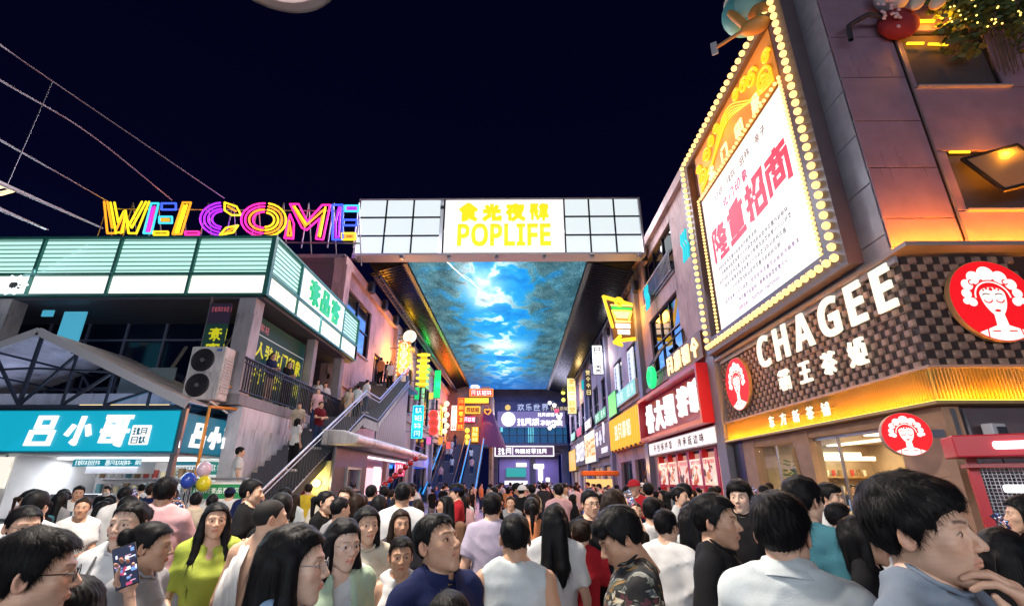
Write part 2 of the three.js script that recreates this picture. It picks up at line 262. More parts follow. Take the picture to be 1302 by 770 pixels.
// ---------------------------------------------------------------- ground
tag(part('pavement', metric(new THREE.PlaneGeometry(260, 260).rotateX(-PI / 2)), MAT.pave), 'dark stone paving of the pedestrian street', 'pavement', null, 'structure');

// ---------------------------------------------------------------- tea shop building
function opera(g, cx, cy, R) { // the white line portrait of a costumed lady on the round red emblem
  g.save(); g.translate(cx, cy); g.scale(R / 100, R / 100);
  g.fillStyle = '#e5101c'; g.beginPath(); g.arc(0, 0, 100, 0, 7); g.fill(); g.beginPath(); g.arc(0, 0, 99, 0, 7); g.clip();
  const ball = (x, y, r) => { g.fillStyle = '#fff8f0'; g.beginPath(); g.arc(x, y, r, 0, 7); g.fill(); };
  for (const [x, y, r] of [[0, -66, 21], [-31, -58, 17], [31, -58, 17], [-52, -40, 14], [52, -40, 14], [-60, -17, 12], [60, -17, 12], [-52, 4, 11], [52, 4, 11], [-66, 2, 8], [66, 2, 8]]) ball(x, y, r);
  g.strokeStyle = '#e5101c'; g.lineWidth = 3; for (const s of [-1, 1]) for (const x of [14, 40]) { g.beginPath(); g.arc(s * x, -46, 6, 0.5, 5); g.stroke(); }
  g.fillStyle = '#e5101c'; g.beginPath(); g.ellipse(0, -12, 42, 40, 0, 0, 7); g.fill();
  g.strokeStyle = '#fff8f0'; g.lineWidth = 4; g.beginPath(); g.arc(0, -6, 41, PI, 2 * PI); g.stroke();
  g.fillStyle = '#fff8f0'; g.beginPath(); g.moveTo(-30, -12); g.bezierCurveTo(-34, -40, 34, -40, 30, -12); g.bezierCurveTo(30, 18, 10, 42, 0, 44); g.bezierCurveTo(-10, 42, -30, 18, -30, -12); g.fill();
  g.beginPath(); g.moveTo(-12, 34); g.lineTo(-14, 62); g.lineTo(-62, 80); g.lineTo(-74, 110); g.lineTo(74, 110); g.lineTo(62, 80); g.lineTo(14, 62); g.lineTo(12, 34); g.fill();
  g.strokeStyle = '#e5101c'; g.lineWidth = 3; for (const s of [-1, 1]) { g.beginPath(); g.moveTo(s * 33, 0); g.quadraticCurveTo(s * 34, 60, s * 44, 110); g.stroke(); g.beginPath(); g.arc(s * 14, -4, 10, 0.3, PI - 0.3); g.stroke(); g.beginPath(); g.moveTo(s * 10, 76); g.lineTo(s * 28, 76); g.stroke(); }
  g.strokeStyle = '#5a2020'; g.lineWidth = 2.5; for (const s of [-1, 1]) { g.beginPath(); g.moveTo(s * 6, -14); g.quadraticCurveTo(s * 16, -20, s * 24, -13); g.stroke(); }
  g.fillStyle = '#e5101c'; g.beginPath(); g.ellipse(0, 26, 7, 3.4, 0, 0, 7); g.fill(); for (const [x, y, r] of [[0, -28, 4.5], [-10, -30, 3], [10, -30, 3], [-18, -26, 2.5], [18, -26, 2.5]]) { g.beginPath(); g.arc(x, y, r, 0, 7); g.fill(); }
  g.restore();
}
const [emblemCanvas, emblemG] = canvas(512, 512, '#e5101c'); opera(emblemG, 256, 256, 254);
const emblemMat = printMat(emblemCanvas, 1.05);
function roundel(parent, p, turn, r, d, rimMat) {
  const rim = part('emblem_sign', new THREE.CylinderGeometry(r, r, d, 40).rotateX(PI / 2).translate(0, 0, -d / 2), rimMat, parent, p, turn);
  if (parent.isGroup) rim.position.sub(parent.position);
  part('sign_face', new THREE.CircleGeometry(r * 0.985, 48).translate(0, 0, 0.004), emblemMat, rim);
  return rim;
}
const X1 = 6.8;
const teaShop = thingW('tea_shop_building', 'corner tea shop building with checkered brown sign band and glowing golden cornice', 'building', [X1, 0, -8]);
{
  const T = teaShop, tileMat = [std(0.3, 0.19, 0.15, 0.4), std(0.35, 0.225, 0.17, 0.42), std(0.26, 0.165, 0.135, 0.38)];
  pw('wall', [bxx(6.9, 15, 5.7, 17.4, -9.1, -8.1), bxx(6.9, 15, 5.7, 13.0, -16.3, -9.102), bxx(6.98, 15, 2.98, 5.62, -16.3, -8.18)], std(0.06, 0.05, 0.06, 0.7), T);
  // cladding, one box a panel, 25 mm joints
  const rows = [5.78, 6.38, 7.49, 8.6, 9.72, 10.84, 11.96, 13.1, 14.2, 15.3, 16.4, 17.4];
  for (let i = 0; i + 1 < rows.length; i++) {
    pw('panel', rbox(1.33, rows[i + 1] - rows[i] - 0.02, 0.06, 0.006, 7.465, (rows[i] + rows[i + 1]) / 2, -8.05), MAT.mauve, T);
    pw('panel', rbox(0.06, rows[i + 1] - rows[i] - 0.02, 0.98, 0.006, 6.83, (rows[i] + rows[i + 1]) / 2 - 0.3, -8.53), MAT.greyPanel, T);
    if (rows[i + 1] < 13.2) for (let k = 0; k < 3; k++) pw('panel', rbox(0.06, rows[i + 1] - rows[i] - 0.02, 2.35, 0.006, 6.87, (rows[i] + rows[i + 1]) / 2 - 0.3, -10.24 - k * 2.38), MAT.greyPanel, T);
  }
  for (const [a, b, c, d] of [[8.22, 10.6, 5.78, 6.52], [10.62, 14.9, 5.78, 6.52], [8.22, 8.4, 6.54, 7.86], [10.0, 14.9, 6.54, 7.86], [8.22, 10.6, 7.88, 9.43], [10.62, 14.9, 7.88, 9.43], [8.22, 8.32, 9.45, 11.0], [10.1, 14.9, 9.45, 11.0], [8.22, 10.6, 11.02, 13.0], [10.62, 14.9, 11.02, 13.0], [8.22, 10.6, 13.02, 17.3], [10.62, 14.9, 13.02, 17.3]]) pw('panel', rbox(b - a, d - c, 0.06, 0.006, (a + b) / 2, (c + d) / 2, -8.05), MAT.mauve, T);
  pw('downpipe', bar([8.17, 5.8, -7.99], [8.17, 17, -7.99], 0.022, 8), MAT.steel, T);
  // upper windows: a glazed opening, its frame and an amber light tube along its head
  const amber = glow(1, 0.55, 0.02, 2.2);
  for (const [a, b, c, d] of [[8.4, 10.0, 6.54, 7.86], [8.32, 10.1, 9.45, 11.0]]) {
    const w = pw('window', bxx(a + 0.02, b - 0.02, c + 0.02, d - 0.02, -8.26, -8.22), MAT.glassDark, T);
    part('window_frame', [bxx(a, a + 0.05, c, d, -8.2, -8.06), bxx(b - 0.05, b, c, d, -8.2, -8.06), bxx(a + 0.05, b - 0.05, c, c + 0.05, -8.2, -8.06), bxx(a + 0.05, b - 0.05, d - 0.05, d, -8.2, -8.06)], MAT.darkMetal, w);
    part('window_sill', bxx(a - 0.05, b + 0.1, c - 0.04, c, -8.02, -7.94), MAT.greyPanel, w);
  }
  pw('light_tube', [bar([8.42, 7.8, -7.97], [8.8, 7.8, -7.97], 0.025), bar([9.35, 7.8, -7.97], [10.2, 7.8, -7.97], 0.025)], amber, T);
  pw('light_tube', [bar([8.4, 10.62, -8.0], [8.75, 10.62, -8.0], 0.03), bar([8.85, 10.6, -8.0], [9.25, 10.58, -8.0], 0.03)], amber, T);
  pw('light_tube', [bar([8.4, 11.2, -7.95], [9.1, 11.2, -7.95], 0.04), bar([9.4, 11.15, -7.95], [9.9, 11.15, -7.95], 0.04)], amber, T);
  bulb(0xff9a20, 4, [9.2, 7.6, -7.7], 0.1); bulb(0xff9a20, 4, [9.0, 10.95, -7.7], 0.1);
  { // an awning sash standing open
    const s = part('window_sash', [box(1.0, 0.06, 0.05, 0, 0.5, 0), box(1.0, 0.06, 0.05, 0, -0.5, 0), box(0.06, 0.94, 0.05, -0.47, 0, 0), box(0.06, 0.94, 0.05, 0.47, 0, 0)], MAT.black, T);
    s.position.set(9.05 - X1, 7.2, -7.62 + 8); s.rotation.set(-0.35, -0.25, 0.12);
    part('pane', box(0.88, 0.94, 0.012), new THREE.MeshPhysicalMaterial({ color: 0xcfc6b0, roughness: 0.35, transmission: 0.75, thickness: 0 }), s);
  }
  // sign band: dark backing, raised checkered tiles, coping
  pw('coping', [bxx(6.72, 15, 5.62, 5.7, -16.3, -7.62), bxx(6.74, 15, 3.55, 3.6, -16.3, -7.92)], std(0.3, 0.24, 0.23, 0.45), T);
  pw('sign_backing', [bxx(6.93, 7.0, 3.6, 5.62, -16.28, -8.13), bxx(6.93, 15, 3.6, 5.62, -8.18, -8.1)], std(0.035, 0.02, 0.02, 0.6), T);
  const cell = 0.1443, tg = new THREE.CylinderGeometry(0.075, 0.1, 0.045, 4, 1).rotateY(PI / 4), ts = tg.clone().rotateZ(PI / 2), tf = tg.clone().rotateX(PI / 2), rest = []; let nt = 0;
  for (let i = 0; i < 14; i++) for (let j = 0; j < 14; j++) if ((i + j) % 2 === 0) { part('tile', tf, tileMat[(i * 5 + j * 3) % 3], T, [7.0 + i * cell - X1, 3.673 + j * cell, -8.078 + 8]); nt++; }
  for (let i = 0; i < 57; i++) for (let j = 0; j < 14; j++) if ((i + j) % 2) { if (nt++ < 300) part('tile', ts, tileMat[(i * 7 + j * 5) % 3], T, [6.907 - X1, 3.673 + j * cell, -8.2 - i * cell + 8]); else rest.push(ts.clone().translate(6.907 - X1, 3.673 + j * cell, -8.2 - i * cell + 8)); }
  tag(part('tiles', rest, tileMat[0], T), null, null, null, 'stuff');
  // golden ribbed cornice with a light strip in its bottom lip
  const ribTex = dataTex(64, 4, (x) => 0.5 + 0.5 * Math.cos(x * 2 * PI * 8)), goldRib = std(0.72, 0.47, 0.1, 0.4, { bumpMap: rep(ribTex, 2.2, 1), bumpScale: 0.012, map: rep(texGrain, 0.5) });
  pw('cornice', [bxx(6.78, 6.96, 3.02, 3.55, -16.25, -7.98), bxx(6.962, 15, 3.02, 3.55, -8.16, -7.98)], goldRib, T);
  { const rb = []; for (let z = -16.2; z < -8.02; z += 0.06) rb.push(new THREE.CylinderGeometry(0.02, 0.02, 0.5, 5, 1, true, PI, PI).translate(6.782, 3.285, z)); for (let x = 6.82; x < 10.2; x += 0.06) rb.push(new THREE.CylinderGeometry(0.02, 0.02, 0.5, 5, 1, true, -PI / 2, PI).translate(x, 3.285, -7.982)); tag(pw('cornice_ribs', rb, goldRib, T), null, null, null, 'stuff'); }
  pw('cornice_lip', [bxx(6.6, 7.0, 2.95, 3.0, -16.28, -7.8), bxx(7.002, 15, 2.95, 3.0, -8.16, -7.8)], std(0.4, 0.27, 0.12, 0.4), T);
  const strip = glow(1, 0.62, 0.06, 2.6);
  pw('light_strip', [bxx(6.645, 6.675, 3.002, 3.02, -16.2, -7.87), bxx(6.68, 14.9, 3.002, 3.02, -7.87, -7.84)], strip, T);
  area(0xff9c12, 95, 8.2, 0.06, [6.66, 3.03, -12.1], [6.76, 3.4, -12.1]); area(0xff9c12, 95, 5, 0.06, [9.3, 3.03, -7.86], [9.3, 3.4, -7.96]);
  pw('light_strip', [bxx(6.9, 14.9, 5.702, 5.73, -7.72, -7.69)], glow(1, 0.4, 0.02, 2.4), T);
  area(0xff860c, 260, 5.5, 0.06, [9.4, 5.75, -7.7], [9.4, 6.1, -8.0]);
  // raised lettering
  const lit = glow(1, 0.93, 0.76, 1.08), lb = part('lettering_sign', box(5.4, 0.02, 0.02), std(0.2, 0.15, 0.14), T, [6.84 - X1, 4.6, -10.85 + 8], TR);
  letterRow('CHAGEE', -2.62, 2.62, 0.14, 0.6, 0.05, lit, lb, 0.02); glyphRow('霸王茶姬', -1.78, -0.64, 0.52, 0.94, 13, 0.05, lit, lb, 0.02);
  const lc = part('lettering_sign', box(3, 0.012, 0.012), std(0.6, 0.4, 0.1), T, [6.76 - X1, 3.27, -12.0 + 8], TR);
  glyphRow('东方新茶铺', -1.42, -0.14, 0.3, 0.6, 12, 0.02, glow(1, 0.95, 0.8, 1.1), lc, 0.012);
  roundel(T, [6.78, 4.62, -15.05], TR, 0.8, 0.1, std(0.5, 0.3, 0.15, 0.4)); roundel(T, [8.2, 4.72, -7.93], 0, 0.74, 0.1, std(0.5, 0.3, 0.15, 0.4));
  { const pz = roundel(T, [6.3, 2.52, -8.2], -0.35, 0.34, 0.14, std(0.5, 0.34, 0.26, 0.4)); part('bracket', box(0.3, 0.12, 0.04, 0.48, 0, -0.08), MAT.darkMetal, pz); }
  area(0xffe8c8, 9, 5.2, 0.6, [6.7, 5.05, -10.85], [0, 4.0, -10.85]);
  area(0xff3030, 1.6, 1.2, 1.2, [8.2, 4.72, -7.85], [8.2, 4.72, 0]);
  // ground floor: tan piers, glazed openings, lit room behind
  pw('pier', [bxx(6.82, 7.1, 0, 2.94, -9.1, -8.02), bxx(6.82, 7.1, 0, 2.94, -12.6, -11.9), bxx(6.82, 7.1, 0, 2.94, -15.4, -14.7), bxx(6.84, 7.08, 2.75, 2.94, -11.9, -9.1), bxx(6.84, 7.08, 2.72, 2.94, -14.7, -12.6), bxx(6.84, 7.08, 0, 0.75, -14.7, -12.6)], MAT.tan, T);
  pw('pier', [bxx(6.9, 7.2, 0, 2.94, -16.28, -15.4)], MAT.darkMetal, T);
  pw('side_wall', [bxx(7.1, 15, 0, 2.94, -8.3, -8.1)], std(0.17, 0.13, 0.15, 0.6, { map: rep(texGrain, 0.5) }), T);
  pw('door_trim', [bxx(6.95, 7.02, 0, 2.9, -8.06, -8.0), bxx(7.16, 7.2, 0, 2.9, -8.09, -8.03)], MAT.steel, T);
  const room = pw('shop_room', [bxx(7.1, 11.2, -0.02, 0.01, -16.2, -8.3), bxx(11.0, 11.2, 0.01, 2.9, -16.2, -8.3), bxx(7.1, 11, 0.01, 2.9, -16.2, -16.05), bxx(7.2, 11, 2.86, 2.93, -16.05, -8.3)], std(0.5, 0.4, 0.3, 0.6, { map: rep(texGrain, 0.5) }), T);
  part('wood_panelling', [bxx(10.9, 10.99, 0.01, 2.0, -16, -8.4), bxx(7.6, 10.9, 0.01, 2.85, -8.5, -8.35), bxx(10.2, 10.35, 0.01, 2.85, -12.6, -11.2)], MAT.wood, room);
  part('counter', [rbox(2.6, 1.02, 0.7, 0.02, 9.2, 0.52, -13.2)], MAT.wood, room); part('counter_top', rbox(2.7, 0.05, 0.8, 0.01, 9.2, 1.07, -13.2), std(0.7, 0.66, 0.6, 0.3), room);
  for (const y of [1.45, 1.9]) part('shelf', bxx(8.6, 10.8, y, y + 0.05, -16.03, -15.65), MAT.wood, room);
  { const r = rng(61); for (let i = 0; i < 22; i++) part('cup', new THREE.CylinderGeometry(0.05, 0.04, 0.14 + 0.06 * r(), 10), [std(0.7, 0.68, 0.62), std(0.5, 0.06, 0.05), std(0.25, 0.16, 0.08)][i % 3], room, [8.7 + (i % 11) * 0.19, (i < 11 ? 1.5 : 1.95) + 0.09, -15.85]); }
  for (const q of [bxx(9.3, 10.6, 2.5, 2.64, -15.9, -15.82), bxx(8.2, 8.5, 2.8, 2.84, -12, -9.2), bxx(9.4, 9.7, 2.8, 2.84, -15.5, -12.8), bxx(7.9, 9.2, 2.3, 2.4, -13.3, -13.22)]) part('light_panel', q, glow(1, 0.86, 0.6, 2.4), room);
  area(0xffdca0, 30, 0.5, 3, [8.4, 2.78, -10.6], [8.4, 0, -10.6]); area(0xffdca0, 34, 0.5, 2.6, [9.5, 2.78, -14.1], [9.5, 0, -14.1]); area(0xffe0b0, 26, 1.3, 0.14, [9.95, 2.57, -15.8], [8.5, 1.2, -9]);
  const [mc, mg] = canvas(128, 192, '#0c2418'); for (let i = 0; i < 90; i++) { const r = rng(i + 5); mg.fillStyle = ['#1d5a3c', '#8fb59a', '#c9b06a', '#123c28'][i % 4]; mg.fillRect(r() * 120, r() * 180, 4 + r() * 14, 3 + r() * 7); }
  const ms = part('menu_screen', box(0.04, 0.8, 0.62, 7.75, 2.05, -9.25), MAT.black, room); part('screen_face', new THREE.PlaneGeometry(0.6, 0.76).rotateY(TR).translate(7.725, 2.05, -9.25), printMat(mc, 0.9), ms);
  part('till_screen', box(0.3, 0.24, 0.03, 8.3, 1.26, -13.0), glow(0.4, 0.6, 1, 0.9), room);
  part('drink_display', box(0.9, 0.4, 0.3, 9.6, 1.3, -13.1), glow(0.8, 0.9, 1, 0.8), room);
  const gl = pw('glazing', [bxx(6.94, 6.952, 0.78, 2.7, -14.68, -12.62)], MAT.pane, T); part('glazing_bar', [bxx(6.93, 6.965, 0.75, 2.72, -13.7, -13.65)], MAT.steel, gl);
  const dr = pw('door', [bxx(6.94, 6.952, 0.05, 2.7, -11.85, -11.0)], MAT.pane, T); part('handle', [bar([6.86, 0.7, -11.08], [6.86, 1.7, -11.08], 0.02)], MAT.steel, dr); part('door_frame', [bxx(6.92, 6.97, 0.02, 2.73, -11.02, -10.97), bxx(6.92, 6.97, 2.68, 2.74, -11.88, -9.12)], MAT.steel, dr);
  pw('bamboo_pole', [bar([6.7, 0, -12.0], [6.6, 2.55, -12.25], 0.05, 8)], MAT.wood, T);
}
{ // loudspeaker on the side wall
  const s = thing('wall_speaker', 'grey wall speaker with dark front mounted under the golden cornice', 'speaker', [7.42, 2.42, -8.02], 0.25);
  part('case', rbox(0.3, 0.46, 0.16, 0.02, 0, 0, 0.12), std(0.6, 0.6, 0.64, 0.5), s); part('grille', rbox(0.2, 0.36, 0.02, 0.01, 0.03, 0, 0.205), std(0.05, 0.06, 0.08, 0.7, { bumpMap: texWeave, bumpScale: 0.004 }), s);
  part('cable', tube([[0, -0.2, 0.1], [0.06, -0.45, 0.07], [0.16, -0.55, 0.06], [0.2, -0.8, 0.05]], 0.012), MAT.black, s);
}
{ // red promotion stand with two light tubes
  const s = thing('display_stand', 'red metal display stand with wire grid and two white light tubes', 'display stand', [6.15, 0, -6.2], -0.5);
  part('frame', [box(0.1, 2.1, 0.1, -0.55, 1.05, 0), box(0.1, 2.1, 0.1, 1.4, 1.05, 0), box(2.05, 0.9, 0.08, 0.425, 0.45, 0.02)], MAT.red, s);
  part('hood', rbox(2.3, 0.26, 0.6, 0.02, 0.4, 2.2, 0.1), MAT.red, s); for (const q of [rbox(1.9, 0.05, 0.5, 0.01, 0.42, 0.95, 0.05), rbox(2.1, 0.05, 0.4, 0.01, 0.42, 1.98, 0.05)]) part('shelf', q, std(0.55, 0.12, 0.12, 0.4), s);
  const grid = []; for (let i = 0; i < 22; i++) grid.push(box(0.006, 1.0, 0.006, -0.45 + i * 0.082, 1.48, -0.06), box(0.006, 1.0, 0.006, -0.41 + i * 0.082, 1.48, -0.062)); for (let i = 0; i < 25; i++) grid.push(box(1.8, 0.006, 0.006, 0.42, 1.0 + i * 0.04, -0.05)); part('wire_grid', grid, MAT.steel, s);
  part('light_tube', rbox(1.0, 0.09, 0.06, 0.03, 0.1, 2.2, 0.42), glow(0.97, 0.95, 1, 2.6), s); part('light_tube', rbox(0.5, 0.09, 0.06, 0.03, -0.1, 1.72, 0.1), glow(0.97, 0.95, 1, 2.6), s);
  area(0xf4f0ff, 40, 0.9, 0.12, [6.45, 2.2, -5.75], [4.2, 1.2, -1.5]);
}
{ // potted plant inside the first window
  const p = thing('potted_plant', 'leafy green potted plant inside the tea shop window', 'plant', [7.4, 0.75, -13.5]);
  part('pot', new THREE.LatheGeometry([[0, 0], [0.13, 0], [0.17, 0.3], [0.16, 0.3], [0.14, 0.26]].map((q) => new THREE.Vector2(...q)), 16), std(0.4, 0.36, 0.3), p);
  part('stem', [bar([0, 0.2, 0], [0.05, 1.2, 0.05], 0.015), bar([0, 0.25, 0], [-0.12, 1.05, 0.2], 0.012), bar([0, 0.25, 0], [-0.05, 1.1, -0.22], 0.012)], MAT.wood, p);
  const r = rng(31), l = []; for (let i = 0; i < 150; i++) { const a = r() * 7, q = 0.1 + 0.42 * Math.sqrt(r()), y = 0.55 + 1.05 * r(); l.push(new THREE.CircleGeometry(0.09, 5).scale(1, 0.32, 1).rotateZ(-0.5 + r()).rotateX(r() * 2 - 1).rotateY(a).translate(Math.cos(a) * q * 0.8, y, Math.sin(a) * q)); }
  tag(part('leaves', l, std(0.09, 0.16, 0.04, 0.5, { side: THREE.DoubleSide }), p), null, null, null, 'stuff');
}
{ // artificial creeper with fairy lights over the upper window
  const p = thing('hanging_creeper', 'tangled creeper with small amber fairy lights over the upper window', 'creeper', [10.0, 10.5, -7.95]);
  const r = rng(77), st = [], lf = [], li = [];
  for (let i = 0; i < 16; i++) { const x = -0.7 + r() * 1.9; st.push(tube([[x - 0.4, 1.0 + r() * 0.3, 0.05], [x - 0.1, 0.75 + r() * 0.3, 0.2], [x + 0.2, 0.3 + r() * 0.5, 0.15], [x + 0.1, -0.5 - r() * 0.5, 0.1]], 0.012, 4)); }
  for (let i = 0; i < 900; i++) { const x = -1.1 + r() * 2.4, e = Math.pow(r(), 1.3), y = 1.15 - e * (0.6 + 1.2 * Math.abs(Math.sin(x * 2.1))), s = 0.05 + 0.05 * r(); lf.push(new THREE.CircleGeometry(s, 5).scale(1, 0.6, 1).rotateX(r() * 3).rotateY(r() * 6).translate(x, y, 0.05 + 0.3 * r())); }
  for (let i = 0; i < 60; i++) li.push(new THREE.SphereGeometry(0.018, 6, 4).translate(-1.0 + r() * 2.2, 1.15 - r() * 1.1, 0.36 + 0.04 * r()));
  part('stem', st, std(0.09, 0.06, 0.03), p); tag(part('leaves', lf, std(0.05, 0.085, 0.025, 0.6, { side: THREE.DoubleSide }), p), null, null, null, 'stuff');
  tag(part('fairy_lights', li, glow(1, 0.6, 0.12, 4), p), null, null, null, 'stuff');
}
{ // stuffed figure with cream soles on the wall
  const p = thing('wall_ornament', 'padded maroon ornament with pale head and two cream oval pads on the wall', 'ornament', [8.15, 10.95, -7.8]);
  part('padding', new THREE.SphereGeometry(0.42, 20, 14).scale(1, 0.85, 0.6), std(0.22, 0.02, 0.03, 0.9), p); part('head', new THREE.SphereGeometry(0.32, 20, 14).scale(1.1, 0.9, 0.8).translate(-0.05, 0.62, 0.1), std(0.5, 0.45, 0.48, 0.9), p);
  for (const [x, a] of [[0.2, -0.7], [0.62, -0.8]]) part('pad', new THREE.SphereGeometry(0.26, 16, 10).scale(0.5, 1, 0.4).rotateZ(a).translate(x, 0.2, 0.35), std(0.6, 0.52, 0.42, 0.9), p);
  const r = rng(4), bl = []; for (let i = 0; i < 26; i++) bl.push(new THREE.SphereGeometry(0.035, 6, 5).scale(1.3, 1, 0.7).translate(-0.62 + r() * 0.45, -0.4 + r() * 0.75, 0.25 + r() * 0.15)); tag(part('blossoms', bl, std(0.62, 0.45, 0.5, 0.8), p), null, null, null, 'stuff');
  part('branch', [tube([[-0.2, 0, 0.1], [-0.7, 0.1, 0.15], [-1.1, -0.1, 0.05], [-1.15, -0.5, 0.05]], 0.05, 6)], std(0.03, 0.03, 0.04, 0.8), p);
}

// ---------------------------------------------------------------- great billboard with rows of bulbs
{
  const zc = -12.5, yc = 9.6, w = 7.5, h = 7.6, B = thing('billboard', 'tall bulb framed billboard with white notice and gold header above the tea shop', 'billboard', [6.72, yc, zc], TR), frame = std(0.13, 0.1, 0.12, 0.45, { map: rep(texGrain, 0.5) });
  // local x runs along the street towards the camera, z towards the street
  part('frame', [box(w, 0.5, 0.32, 0, -h / 2 + 0.25, 0.08), box(w, 0.42, 0.32, 0, h / 2 - 0.21, 0.08), box(0.52, h - 0.92, 0.32, -w / 2 + 0.26, 0.04, 0.08), box(0.62, h - 0.92, 0.32, w / 2 - 0.31, 0.04, 0.08)], frame, B);
  part('backing', box(w - 1.16, h - 0.93, 0.08, -0.05, 0.04, -0.03), std(0.16, 0.1, 0.08, 0.7, { map: rep(texBlot, 0.5) }), B);
  part('bracket', [box(0.14, 0.14, 0.1, -2.5, -2, -0.12), box(0.14, 0.14, 0.1, 2.5, -2, -0.12), box(0.14, 0.14, 0.1, -2.5, 2.5, -0.12), box(0.14, 0.14, 0.1, 2.5, 2.5, -0.12)], MAT.darkMetal, B);
  const [pc, pg] = canvas(1100, 1000, '#fffdf8');
  pg.save(); pg.transform(1, -0.04, 0, 1, 0, 30);
  ink(pg, '隆重招商', 60, 265, 235, 250, '#e8244c', 17); pg.restore();
  ink(pg, '北门印象', 300, 165, 72, 92, '#d02a66', 15); ink(pg, '?? ?? ?? 亲子', 205, 70, 56, 64, '#33343c', 12, { seed: 3 });
  pg.fillStyle = '#9a97a0'; for (let i = 0; i < 4; i++) for (const [x, s] of [[110, 1], [965, -1]]) { pg.beginPath(); pg.moveTo(x + i * 14, 80); pg.lineTo(x + i * 14 + 9 * s, 98); pg.lineTo(x + i * 14, 116); pg.lineTo(x + i * 14 + 5 * s, 98); pg.fill(); }
  [[90, 16], [130, 24], [80, 26], [150, 22], [250, 17]].forEach(([x, n], i) => ink(pg, '?'.repeat(n), x, 560 + i * 46, 27, 34, '#3a3440', 13, { seed: i * 5 }));
  ink(pg, '?'.repeat(9) + ' ' + '?'.repeat(14), 120, 800, 25, 36, '#5a2a60', 13, { seed: 9 }); ink(pg, '?'.repeat(7) + ' ' + '?'.repeat(9), 300, 850, 25, 33, '#5a2a60', 13, { seed: 4 }); ink(pg, '????', 280, 900, 24, 31, '#8a2a70', 13); pg.fillStyle = '#5a2a60'; pg.font = 'bold 25px sans-serif'; pg.fillText('17537275355 / 13827375353', 430, 922);
  pg.strokeStyle = '#d8d6d8'; pg.lineWidth = 3; for (let i = 0; i < 22; i++) { pg.beginPath(); pg.moveTo(20 + i * 50, 1000); pg.lineTo(36 + i * 50, 950 - (i * 37 % 40)); pg.stroke(); }
  const pn = part('light_panel', box(5.55, 4.98, 0.1, 0.12, -0.95, 0.06), MAT.white, B); part('notice_print_sign', plane(5.5, 4.92, 0.12, -0.95, 0.115), printMat(pc, 1.05), pn);
  // gold header: an ornate plate with neon scrolls
  const hd = part('header_plate', box(5.6, 1.75, 0.1, 0.1, 2.5, 0.06), std(0.62, 0.36, 0.08, 0.5), B), sc = [], neon = glow(1, 0.42, 0.015, 1.7);
  for (const s of [-1, 1]) for (const [x, y, R] of [[2.2, 2.2, 0.36], [1.7, 2.75, 0.3], [1.25, 2.95, 0.24], [0.75, 3.05, 0.2], [2.5, 2.7, 0.2]]) { const q = []; for (let i = 0; i <= 22; i++) { const a = i / 22 * 9, rr = R * (1 - 0.75 * i / 22); q.push([0.1 + s * (x + rr * Math.cos(a)), y + rr * Math.sin(a), 0.15]); } sc.push(tube(q, 0.045, 5, false, 40)); }
  for (let k = 0; k < 5; k++) { const q = []; for (let i = 0; i <= 20; i++) { const x = -2.6 + i * 0.26; q.push([0.1 + x, 1.78 + k * 0.1 + (1.35 - k * 0.2) * Math.exp(-x * x * (0.5 + k * 0.12)), 0.14]); } sc.push(tube(q, 0.025, 5, false, 40)); }
  part('neon_scroll', sc, neon, hd); glyphRow('北门印象', -1.75, 1.72, 0.5, 1.08, 12, 0.04, glow(1, 0.82, 0.4, 1.5), hd, 0.12);
  const bg = new THREE.SphereGeometry(0.085, 10, 8), bs = new THREE.SphereGeometry(0.05, 8, 6), put = (g, x, y, z) => part('light_bulb', g, MAT.bulbGlow, B, [x, y, z]);
  for (let i = 0; i < 30; i++) { const y = -h / 2 + 0.24 + i * (h - 0.48) / 29; put(bg, -w / 2 + 0.22, y, 0.3); put(bg, w / 2 - 0.26, y, 0.3); }
  for (let i = 1; i < 26; i++) { const x = -w / 2 + 0.22 + i * (w - 0.48) / 26; put(bg, x, -h / 2 + 0.24, 0.3); put(bg, x, h / 2 - 0.2, 0.3); }
  for (let i = 0; i < 40; i++) { const y = -h / 2 + 0.42 + i * 0.128; put(bs, -2.74, y, 0.2); put(bs, 2.98, y, 0.2); }
  for (let i = 1; i < 30; i++) { const x = -2.74 + i * 5.72 / 30; put(bs, x, -3.44, 0.2); put(bs, x, 1.6, 0.2); }
  for (const q of [-1.9, 0, 1.9]) bulb(0xff9418, 5, [6.0, yc + 2.5, zc + q], 0.3);
  area(0xfff6ec, 7, 5.5, 4.9, [6.3, yc - 0.95, zc], [0, yc - 3.5, zc]); area(0xffa030, 16, 6.8, 0.3, [6.1, 5.95, zc], [4, 0, zc]);
}
